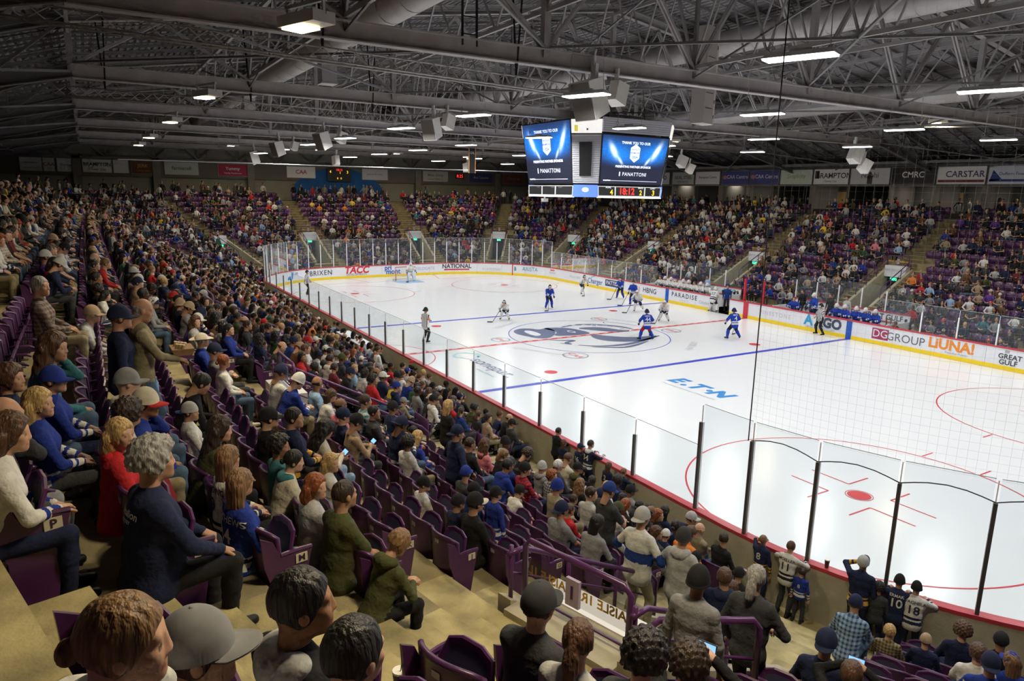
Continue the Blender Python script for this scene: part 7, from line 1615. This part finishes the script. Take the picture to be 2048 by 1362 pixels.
def batch(lst, vi, detail):
    global off, ncrowd
    V, F, L = low_fig(VARS[vi], detail=detail); N = len(lst)
    if not N: return
    rz = np.array([q['rz']+rnd.uniform(-.22, .22) for q in lst]); sc_ = np.array([rnd.choice([.80, .92, .95, 1, 1, 1.03, 1.05]) for q in lst]); c, s_ = np.cos(rz)*sc_, np.sin(rz)*sc_
    T = np.array([(q['x']+rnd.uniform(-.03, .03), q['y'], q['z']) for q in lst])
    X = c[:, None]*V[None, :, 0]-s_[:, None]*V[None, :, 1]+T[:, :1]; Y = s_[:, None]*V[None, :, 0]+c[:, None]*V[None, :, 1]+T[:, 1:2]; Z = V[None, :, 2]*sc_[:, None]+T[:, 2:]
    allV.append(np.stack([X, Y, Z], -1).reshape(-1, 3)); allF.append((F[None]+(np.arange(N)*len(V))[:, None, None]+off).reshape(-1, 4)); off += N*len(V); ncrowd += N
    tab = []
    for q in lst:
        fem, kid, hn, top, wr, capc, a = rand_look(rnd)
        tab.append([a['skin'], a['top'], a['pants'], a['hair'], a['shoe'], C_[capc] if capc else C_[rnd.choice(['black', 'navy', 'grey', 'white', 'royal', 'charcoal', 'red', 'cream'])]])
    tab = np.array(tab); col = tab[:, L]; allC.append(np.concatenate([col, np.ones(col.shape[:2]+(1,))], -1).reshape(-1, 4))
for det in (1, 0):
    grp = [q for q in rest if (q['dist'] < 34) == bool(det)]
    by = {}
    for q in grp:
        vi = 13 if q.get('stand') else rnd.choice([0, 0, 1, 2, 3, 3, 4, 4, 5, 6, 6, 7, 8, 9, 10, 11, 12] + ([13] if rnd.random() < .12 else [])); by.setdefault(vi, []).append(q)
    for vi, lst in by.items(): batch(lst, vi, det)
CM, nt_, b_ = new_mat('crowd_cloth'); a_ = attr_node(nt_, 'Col', 'GEOMETRY'); nt_.links.new(a_.outputs['Color'], b_.inputs['Base Color']); b_.inputs['Roughness'].default_value = .8; b_.inputs['Specular IOR Level'].default_value = .25
me = fast_mesh('crowd', np.concatenate(allV), np.concatenate(allF), [CM], None, True, {'Col': np.concatenate(allC)})
tag(link('crowd', me), 'the thousands of seated spectators further round the arena', 'crowd', kind='stuff')
print('COUNT heroes', NH, 'individual', n_ind, 'crowd', ncrowd, 'tris', 2*len(me.polygons), 'seats', len(SEATS))
# ------------------------------------------------------------------ players, officials, net, sticks
POSE.update({
 'pl_glide': dict(sit=0, hip=(0, -.08, .90), lean=.42, bulk=1, gloves=1, skates=1, fl=(-.26, -.05, .12), fr=(.24, .12, .12), hl=(-.22, .48, .92), hrr=(.12, .46, 1.0), kneehl=(0, 1, 0), kneehr=(0, 1, 0), hp=.25),
 'pl_stride': dict(sit=0, hip=(0, -.02, .84), lean=.6, bulk=1, gloves=1, skates=1, fl=(-.30, -.48, .20), fr=(.16, .20, .12), hl=(-.28, .42, .82), hrr=(.24, .5, .88), kneehl=(0, 1, 0), kneehr=(0, 1, 0), hp=.4),
 'pl_wide': dict(sit=0, hip=(0, -.05, .88), lean=.25, bulk=1, gloves=1, skates=1, fl=(-.38, -.0, .12), fr=(.38, .0, .12), hl=(-.36, .25, .92), hrr=(.30, .30, .96), kneehl=(0, 1, 0), kneehr=(0, 1, 0), hp=.1, footyaw=.5),
 'pl_low': dict(sit=0, hip=(0, -.18, .66), lean=.75, bulk=1, gloves=1, skates=1, fl=(-.28, .0, .12), fr=(.26, .1, .12), hl=(-.2, .52, .62), hrr=(.18, .5, .7), kneehl=(0, 1, 0), kneehr=(0, 1, 0), hp=.6),
 'pl_stand': dict(sit=0, hip=(0, -.02, .95), lean=.15, bulk=.7, gloves=1, skates=1, fl=(-.18, -.0, .12), fr=(.18, .05, .12), hl=(-.26, .25, .95), hrr=(.26, .25, .95), kneehl=(0, 1, 0), kneehr=(0, 1, 0)),
 'goalie': dict(sit=0, hip=(0, -.12, .84), lean=.35, bulk=1.7, fat=1.25, gloves=1, skates=1, fl=(-.30, .0, .12), fr=(.30, .0, .12), hl=(-.42, .28, .85), hrr=(.42, .28, .88), kneehl=(0, 1, 0), kneehr=(0, 1, 0)),
 'ref': dict(sit=0, fat=1.22, bulk=.3, hip=(0, 0, .97), lean=.03, skates=1, fl=(-.12, -.0, .12), fr=(.12, .03, .12), hl=(-.10, .26, 1.16), hrr=(.05, .27, 1.12), kneehl=(0, 1, 0), kneehr=(0, 1, 0)),
 'ref_b': dict(sit=0, fat=1.2, bulk=.3, hip=(0, 0, .96), lean=.1, skates=1, fl=(-.26, -.06, .12), fr=(.20, .1, .12), hl=(-.22, .20, 1.0), hrr=(.22, .22, 1.04), kneehl=(0, 1, 0), kneehr=(0, 1, 0)),
 'pl_sit': dict(bulk=.8, gloves=1, lean=.25, hl=(-.2, .4, .75), hrr=(.2, .4, .75)),
})
def PA(top, sc, pants, sock, cap, **k):
    a = A(top, pants, 0, 'brown', cap, None, 'black', stripe=1.0, sc=sc); a['stripe_color'] = C_[sc]; a['sock'] = C_[sock] if isinstance(sock, str) else sock; a['glove'] = C_[k.get('glove', 'navy')]; a['brim'] = (.5, .55, .6)
    return a
def face(x, y, tx, ty): return math.atan2(ty-y, tx-x)-PI/2
G2 = 'hockey players on the ice'
def stick(x, y, rz, hand, tip, lab, sc=1.0):
    m = MB(); R_ = Matrix.Translation((x, y, 0)) @ Matrix.Rotation(rz, 4, 'Z')
    a = R_ @ Vector(hand); b = R_ @ Vector(tip); d = (b-a).normalized()
    r = empty('hockey_stick', tuple(b), label=lab, cat='stick', group='hockey sticks on the ice')
    m.bar(a-d*.35-b, Vector((0, 0, 0)), .03, .022); m.build('shaft', mat('stick_shaft', (.03, .03, .035), .4), r)
    m = MB(); q = R_.to_3x3() @ Vector((.32, .12, 0)); m.bar(Vector((0, 0, .03)), q.normalized()*.31+Vector((0, 0, .035)), .02, .075); m.build('blade', mat('stick_blade', (.06, .06, .06), .6), r)
PL = [(-6.17, -1.93, 'W', 'pl_low', (3, -12), 'white-shirted player crouching alone on the far blue line', None, .98), (-8.79, 3.13, 'B', 'pl_glide', (20, -6), 'blue player gliding beyond the far blue line, left of the group', None, 1), (-13.74, 9.64, 'W', 'pl_stride', (5, 8), 'white-shirted player skating by the CHARGER advert', None, 1),
      (-10.5, 10.95, 'B', 'pl_glide', (5, -12), 'blue player beside the PATTISON advert', None, .98), (-7.56, 9.69, 'B', 'pl_stand', (8, -14), 'blue player standing just behind the white attacker', None, 1), (-5.2, 8.1, 'W', 'pl_stride', (6, -6), 'white-shirted player in front of the blue HBNG defender', None, .97), (-1.41, 7.03, 'W', 'pl_low', (6, -1), 'white-shirted player with stick reaching over the centre line', None, 1.05),
      (2.55, 2.05, 'B44', 'pl_wide', (-12, 8), 'blue player numbered 44 with red trousers on the centre logo', [('KOCH', .10, .1, .3), ('44', .32, -.1, 0)], 1.0), (4.52, 6.77, 'B4', 'pl_wide', (-12, 12), 'blue player numbered 4 standing with legs apart near the far dot', [('SMITH', .10, .1, .3), ('4', .32, -.1, 0)], 1.02)]
for n, (x, y, team, pz, tgt, lab, ln, sc) in enumerate(PL):
    rz = face(x, y, *tgt)
    if team == 'W': a = PA('white', 'navy', 'navy', 'white', 'white' if n in (5, 6) else 'charcoal')
    elif team == 'B44': a = PA('playerblue', 'white', 'red', 'playerblue', 'navy'); a['pants'] = (.45, .02, .03)
    elif team == 'B4': a = PA('playerblue', 'white', 'black', 'playerblue', 'navy')
    else: a = PA('playerblue', 'white', 'navy', 'playerblue', 'charcoal')
    person(x, y, 0, rz, a, lab, G2, pz, sc, ('helmet',), ln, (.75, .75, .75), 'hockey_player', 'player')
    h = POSE[pz]; hh = h['hrr']; stick(x, y, rz, (hh[0], hh[1], hh[2]), (hh[0]+.25, hh[1]+.75, .03), 'hockey stick held by the %s' % lab[:60].rsplit(' ', 3)[0])
person(-26.6, .25, 0, -PI/2, PA('white', 'navy', 'white', 'white', 'white'), 'goaltender in white standing in front of the far net', G2, 'goalie', 1.0, ('helmet',), [('31', .3, -.05, 0)], (.05, .06, .15), 'hockey_player', 'player')
stick(-26.6, .25, -PI/2, (.42, .28, .7), (.5, .8, .03), 'goaltender stick in front of the far net')
for sg in (-1, 1):
    m = MB(); R_ = Matrix.Translation((-26.6, .25, 0)) @ Matrix.Rotation(-PI/2, 4, 'Z')
    P = [(sg*.30-.14, .10, .1), (sg*.30+.14, .10, .1), (sg*.24+.14, .22, .82), (sg*.24-.14, .22, .82)]
    m.hexa([R_ @ Vector(p) for p in P]+[R_ @ (Vector(p)+Vector((0, .12, 0))) for p in P]); tag(m.build('leg_pad', WH), 'white goaltender leg pad with blue edge, %s' % ('one side' if sg < 0 else 'other side'), 'pad', 'goaltender leg pads')
RB = A('white', 'black', 1, 'black', 'black', None, 'black', weave=1.0, sc='black', sock='black', glove='black'); RB['cap'] = (.02, .02, .02); RB['brim'] = (.5, .55, .6)
# striped shirts of the officials
SM, nt_, b_ = new_mat('striped_shirt'); tc_ = nt_.nodes.new('ShaderNodeTexCoord'); sx = nt_.nodes.new('ShaderNodeSeparateXYZ'); nt_.links.new(tc_.outputs['Object'], sx.inputs[0])
q1 = nt_.nodes.new('ShaderNodeMath'); q1.operation = 'MULTIPLY'; q1.inputs[1].default_value = 100; nt_.links.new(sx.outputs[0], q1.inputs[0]); q2 = nt_.nodes.new('ShaderNodeMath'); q2.operation = 'SINE'; nt_.links.new(q1.outputs[0], q2.inputs[0])
q3 = nt_.nodes.new('ShaderNodeMath'); q3.operation = 'GREATER_THAN'; q3.inputs[1].default_value = 0; nt_.links.new(q2.outputs[0], q3.inputs[0]); mx = nt_.nodes.new('ShaderNodeMix'); mx.data_type = 'RGBA'
mx.inputs['A'].default_value = (.015, .015, .015, 1); mx.inputs['B'].default_value = (.7, .7, .7, 1); nt_.links.new(q3.outputs[0], mx.inputs['Factor']); nt_.links.new(mx.outputs['Result'], b_.inputs['Base Color'])
for x, y, pz, tgt, lab, arm in ((-2.03, -9.22, 'ref', (-6, 0), 'referee with orange armbands standing close to the near glass', 1), (-21.73, -10.21, 'ref_b', (-15, 0), 'official in striped shirt in the far left corner of the ice', 0), (5.99, 12.4, 'ref_b', (0, 0), 'official in striped shirt standing against the ARGO advert', 0)):
    rz = face(x, y, *tgt); RB2 = dict(RB); RB2['weave'] = 0.0
    o = person(x, y, 0, rz, RB2, lab, 'officials on the ice', pz, 1.04, ('helmet',), None, name='referee', cat='referee')
    me = o.data.copy(); me.materials[1] = SM; o.data = me
    if arm:
        for sg in (-1, 1):
            pm = PZ[pz]; sh = pm['back']; m = MB(); c = Vector((sg*.215, .01, 1.30)); m.tube([c, c+Vector((sg*.02, .0, -.08))], .064, 10); m.build('armband', mat('armband_orange', (.75, .16, .04), .8), o, smooth=True)
# goal
gx = -27.13
gl_ = empty('goal_net', (gx, 0, 0), label='red-framed goal net at the far end of the ice', cat='goal')
m = MB(); m.tube([(0, -.915, 0), (0, -.915, 1.22), (0, .915, 1.22), (0, .915, 0)], .032, 8); m.build('goal_frame', mat('goal_red', (.45, .02, .03), .35), gl_, smooth=True)
m = MB(); m.tube([(0, -.915, .02), (-.55, -1.0, .02), (-1.0, -.7, .02), (-1.05, 0, .02), (-1.0, .7, .02), (-.55, 1.0, .02), (0, .915, .02)], .028, 6); m.tube([(0, -.9, 1.22), (-.5, -.85, 1.22), (-.55, 0, 1.22), (-.5, .85, 1.22), (0, .9, 1.22)], .02, 6); m.build('base_frame', mat('goal_white', (.6, .55, .55), .4), gl_, smooth=True)
m = MB()
for i in range(19):
    y = -.9+.1*i; xb = -1.05+.3*abs(y)**3
    m.bar((-.55, y*.93, 1.22), (xb, y, .02), .008); m.bar((0, y, 1.22), (-.55, y*.93, 1.22), .008)
for j in range(11):
    z = .05+.115*j; t = z/1.22; xb = -1.05*(1-t)-.55*t
    m.bar((xb, -.85, z), (xb, .85, z), .008)
    for sg in (-1, 1): m.bar((0, sg*.915, z), (xb, sg*.85, z), .008)
m.build('netting', mat('goal_cord', (.55, .55, .55), .8), gl_)
m = MB(); m.tube([(6.3-9.0, 3.2, .0), (6.3-9.0, 3.2, .028)], .04, 14); tag(m.build('puck', mat('rubber', (.02, .02, .02), .6)), 'small black puck lying on the ice near the centre logo', 'puck')
# benches
BEN = mat('bench_wood', (.30, .22, .12), .6)
for nm, x0, x1, who in (('white', -9.6, -2.9, 'W'), ('blue', 2.4, 9.2, 'B')):
    r = empty('team_bench', ((x0+x1)/2, LY+1.1, .38), label='long %s team bench behind the far boards' % nm, cat='bench')
    m = MB(); m.box((-(x1-x0)/2, -.2, .38), ((x1-x0)/2, .2, .45)); m.build('seat_board', BEN, r); m = MB()
    for q in range(5): xx = -(x1-x0)/2+.2+q*((x1-x0)-.4)/4; m.box((xx-.03, -.15, .0), (xx+.03, .15, .38))
    m.build('leg', DARK, r)
    m = MB(); m.box((x0-.4, LY+.2, 0), (x1+.4, LY+2.25, .38)); m.box((x0-.4, LY+2.25, 0), (x1+.4, LY+2.33, 1.5)); m.box((x0-.4, LY+.0+.1, 0), (x0-.32, LY+2.3, 1.15)); m.box((x1+.32, LY+.1, 0), (x1+.4, LY+2.3, 1.15)); w_ = m.build('bench_enclosure', WH); tag(w_, 'white %s team bench enclosure with red rails' % nm, 'enclosure')
    m = MB(); [m.box((x0-.42, LY+2.2, z), (x1+.42, LY+2.36, z+.05)) for z in (1.5, .95)]; m.build('red_rail', CAPR, w_)
    m = MB(); txt = 'GREAT GULF' if who == 'B' else 'ARGO'
    for cx, t, c in (((8.0, 'GREAT GULF', (.05, .05, .06)), (3.2, 'ARGO', (.02, .3, .55)), (6.3, 'DG', (.35, .03, .1))) if who == 'B' else ((-3.5, 'ARGO', (.02, .3, .55)), (-7.5, 'WAYNE', (.35, .35, .4)))):
        m = MB(); add_text(m, t, .42, lambda x, y: (cx+x, LY+2.24, 1.23+y), bold=.02); m.build('advert_lettering', mat('ad_%02x%02x%02x' % tuple(int(k*255) for k in c), c), w_)
    # glass behind the bench
    n = 5
    for q in range(n):
        a, b = x0-.4+(x1-x0+.8)*q/n, x0-.4+(x1-x0+.8)*(q+1)/n
        m = MB(); m.quad((a+.03, LY+2.29, 1.55), (b-.03, LY+2.29, 1.55), (b-.03, LY+2.29, 3.0), (a+.03, LY+2.29, 3.0)); m.build('glass_pane', GL, w_)
        m = MB(); m.box((a-.03, LY+2.26, 1.55), (a+.03, LY+2.32, 2.7)); m.build('glass_post', ALU, w_)
k = 0
for x, who, hp_ in [(-9.2+.62*i, 'W', i % 3 != 0) for i in range(9)]+[(6.0+.62*i, 'B', True) for i in range(5)]+[(3.0, 'B', False)]:
    a = PA('white', 'navy', 'navy', 'white', 'white', glove='navy') if who == 'W' else PA('playerblue', 'white', 'navy', 'playerblue', 'white')
    person(x, LY+.95, .38, PI+rnd.uniform(-.4, .4), a, '%s-shirted player on the %s team bench, %s from its left end' % ('white' if who == 'W' else 'blue', 'white' if who == 'W' else 'blue', ORD[k % 9 if who == 'W' else (k-9)]), 'players sitting on the benches', 'pl_sit', 1.06, ('helmet',) if hp_ else ('short',), name='hockey_player', cat='player'); k += 1
for x, y, z, top, pz, lab, wr, rz in ((-5.2, LY+1.8, .38, 'lightblue', 'stand', 'coach in light blue suit jacket standing behind the white bench', ('short',), PI), (-6.6, LY+1.85, .38, 'black', 'stand', 'coach in black standing behind the white bench', ('short',), PI), (-2.3, LY+.7, .1, 'blue', 'stand', 'staff member in bright blue shirt at the open bench gate', ('short',), PI+.6),
                                 (2.9, LY+1.8, .38, 'black', 'stand', 'man in black filming at the end of the blue bench', ('short',), PI), (4.9, LY+1.8, .38, 'charcoal', 'stand', 'coach in dark suit behind the blue bench', ('short',), PI), (6.0, LY+1.8, .38, 'lightgrey', 'stand', 'staff member in pale shirt behind the blue bench', ('short',), PI), (9.9, LY+.9, 0, 'black', 'lean', 'man in black jacket crouching at the end of the blue bench', ('short',), 2.4)):
    person(x, y, z, rz, A(top, 'black', 1, 'dark brown'), lab, 'staff at the team benches', pz, 1.03, wr)
person(4.7, LY+.55, .38, PI-.3, PA('playerblue', 'white', 'navy', 'playerblue', 'white'), 'blue player standing up at the blue bench with a white helmet', G2, 'pl_stand', 1.05, ('helmet',), None, name='hockey_player', cat='player')
person(-2.55, LY-.35, .05, .25, PA('white', 'navy', 'navy', 'white', 'white'), 'white-shirted player climbing through the open gate to the bench', G2, 'pl_glide', 1.03, ('helmet',), [('27', .3, -.05, 0)], (.05, .06, .15), 'hockey_player', 'player')
# red posts of the timekeeper gate
for x, t in ((-.55, 'first'), (.95, 'second')):
    m = MB(); m.box((x-.06, LY+.35, 0), (x+.06, LY+.47, 2.55)); tag(m.build('padded_post', mat('pad_red', (.55, .02, .04), .5)), 'tall red padded post at the bench gate, %s from the centre line mark' % t, 'post', 'red posts at the gate')
# ------------------------------------------------------------------ small things held, worn or left about
def find(lab): return next(o for o in COL.objects if o.get('label', '').startswith(lab))
SCRN = mat('phone_screen', (.15, .35, .7), .3, emit=1.5)
def phone(lab, off, rot, text, s=1.0):
    p = find(lab); bpy.context.view_layer.update(); M = p.matrix_world
    r = empty('phone', tuple(M @ Vector(off)), p.rotation_euler.z, label=text, cat='phone', group='phones held up in the stand'); r.rotation_euler = (rot, 0, p.rotation_euler.z)
    m = MB(); m.box((-.078*s, -.005, -.038*s), (.078*s, .005, .038*s)); m.build('case', BLK, r)
    m = MB(); m.quad((-.072*s, -.0056, -.033*s), (.072*s, -.0056, -.033*s), (.072*s, -.0056, .033*s), (-.072*s, -.0056, .033*s)); m.build('screen', SCRN, r)
phone('curly-haired person holding up a phone', (0, .30, 1.22), -.2, 'dark phone held up by the curly-haired person at the bottom edge')
phone('person holding a small lit phone', (0, .30, 1.22), -.3, 'small lit phone at the bottom edge right of the guard rail', .9)
phone('boy in black cap and black jersey', (0, .30, 1.20), -.1, 'phone held up by the boy in black cap with yellow number')
phone('man in tan long-sleeved shirt', (0, .42, .86), -.8, 'phone in the hands of the man in the tan shirt')
phone('woman with long dark curly hair', (0, .42, .84), -.8, 'phone in the hands of the curly dark-haired woman numbered 68')
def cup(x, y, z, r_, h, col, lab, straw=False):
    e = empty('paper_cup', (x, y, z), label=lab, cat='cup'); m = MB(); m.tube([(0, 0, 0), (0, 0, h)], [r_*.75, r_], 14); m.build('cup_body', mat('cup_%d' % int(col[0]*100), col, .5), e, smooth=False)
    m = MB(); m.tube([(0, 0, h), (0, 0, h+.012)], [r_*1.06, r_*1.0], 14); m.build('lid', mat('cup_lid', (.75, .73, .68), .3), e)
    if straw: m = MB(); m.tube([(.01, 0, h), (.02, .01, h+.10)], .004, 5); m.build('straw', mat('straw', (.8, .8, .8)), e)
def ray_pt(s, d, i): x, y, _, _ = path(s, d); return x, y, row_z(i)
x, y, z = 27.62, -22.55, row_z(12); cup(x, y, z, .048, .13, (.03, .03, .03), 'paper cup with a pale lid and straw standing on the concrete tier', True)
x, y, z = 25.95, -21.95, row_z(10); e = empty('snack_bowl', (x, y, z), label='clear plastic snack bowl on the step behind the boy in olive', cat='bowl')
m = MB(); n = 18; vs = []
for r_, h in ((.05, 0), (.095, .09), (.10, .095), (.088, .088), (.045, .006)): vs += [(r_*math.cos(2*PI*k/n), r_*math.sin(2*PI*k/n), h) for k in range(n)]
m.add(vs, [(j*n+k, j*n+(k+1) % n, (j+1)*n+(k+1) % n, (j+1)*n+k) for j in range(4) for k in range(n)]); m.build('bowl', mat('bowl_plastic', (.6, .58, .5), .2), e, smooth=True)
x, y, nx, ny = path(s_of(24.05, -12.3), .06); cup(x, y, 1.11, .045, .15, (.06, .03, .03), 'dark drink cup standing on the red board rail by the MOELLER jersey')
p = find('standing grey-haired man in pale quarter-zip'); bpy.context.view_layer.update(); M = p.matrix_world
e = empty('food_tray', tuple(M @ Vector((.02, .42, 1.12))), p.rotation_euler.z, label='brown cardboard food tray carried by the standing man in the pale sweater', cat='tray')
m = MB(); m.hexa([(-.14, -.1, 0), (.14, -.1, 0), (.14, .1, 0), (-.14, .1, 0), (-.17, -.12, .08), (.17, -.12, .08), (.17, .12, .08), (-.17, .12, .08)]); m.build('tray_box', mat('cardboard', (.30, .18, .08), .8), e)
m = MB(); [m.tube([(-.12+.04*i, -.06+.03*(i % 4), .07), (-.1+.04*i, -.05+.03*(i % 4), .13)], .02, 6) for i in range(7)]; m.build('food', mat('fries', (.55, .42, .28), .7), e)
e = empty('water_bottle', tuple(M @ Vector((-.25, .14, .70))), label='clear blue water bottle hanging from the hand of the standing man', cat='bottle')
m = MB(); m.tube([(0, 0, -.1), (0, 0, -.09), (0, 0, .04), (0, 0, .08), (0, 0, .10)], [.03, .034, .034, .015, .014], 12); m.build('bottle_body', mat('bottle_blue', (.25, .42, .65), .15), e, smooth=True); m = MB(); m.tube([(0, 0, .10), (0, 0, .12)], .016, 10); m.build('cap', SIGNW, e)
p = find('blond bob-haired woman in bright red'); M = p.matrix_world
e = empty('handbag', tuple(M @ Vector((.0, .36, .64))), p.rotation_euler.z, label='red leather handbag on the lap of the woman in the red hoodie', cat='bag')
m = MB(); m.hexa([(-.16, -.07, 0), (.16, -.07, 0), (.16, .07, 0), (-.16, .07, 0), (-.11, -.02, .2), (.11, -.02, .2), (.11, .02, .2), (-.11, .02, .2)]); m.build('bag_body', mat('bag_red', (.30, .03, .05), .35), e); m = MB(); m.tube([(-.08, 0, .2), (-.05, 0, .28), (.05, 0, .28), (.08, 0, .2)], .008, 6); m.build('handle', mat('bag_red', (.3, .03, .05)), e, smooth=True)
x, y, nx, ny = path(s_of(26.6, -17.2), 4.9); e = empty('cardboard_box', (27.0, -17.75, row_z(4)+.5), .9, label='small cardboard box with clear plastic left at the row end of the curved seats', cat='box')
m = MB(); m.box((-.14, -.1, 0), (.14, .1, .02)); m.box((-.14, -.1, 0), (-.13, .1, .1)); m.box((.13, -.1, 0), (.14, .1, .1)); m.box((-.14, -.1, 0), (.14, -.09, .1)); m.box((-.14, .09, 0), (.14, .1, .1)); m.build('box_sides', MATS['cardboard'], e); m = MB(); m.tube([(0, 0, .02), (0, 0, .06)], [.07, .08], 14); m.build('plastic_tub', mat('tub', (.65, .65, .6), .15), e)
e = empty('scorers_table', (-.3, -LY-.75, 0), label='white timekeeper table against the near glass at the centre line', cat='table')
m = MB(); m.box((-1.7, -.3, .98), (1.7, .35, 1.03)); m.build('table_top', WH, e); m = MB(); m.box((-1.68, -.28, .0), (-1.62, .33, .98)); m.build('side_panel', WH, e); m = MB(); m.box((1.62, -.28, .0), (1.68, .33, .98)); m.build('side_panel', WH, e)
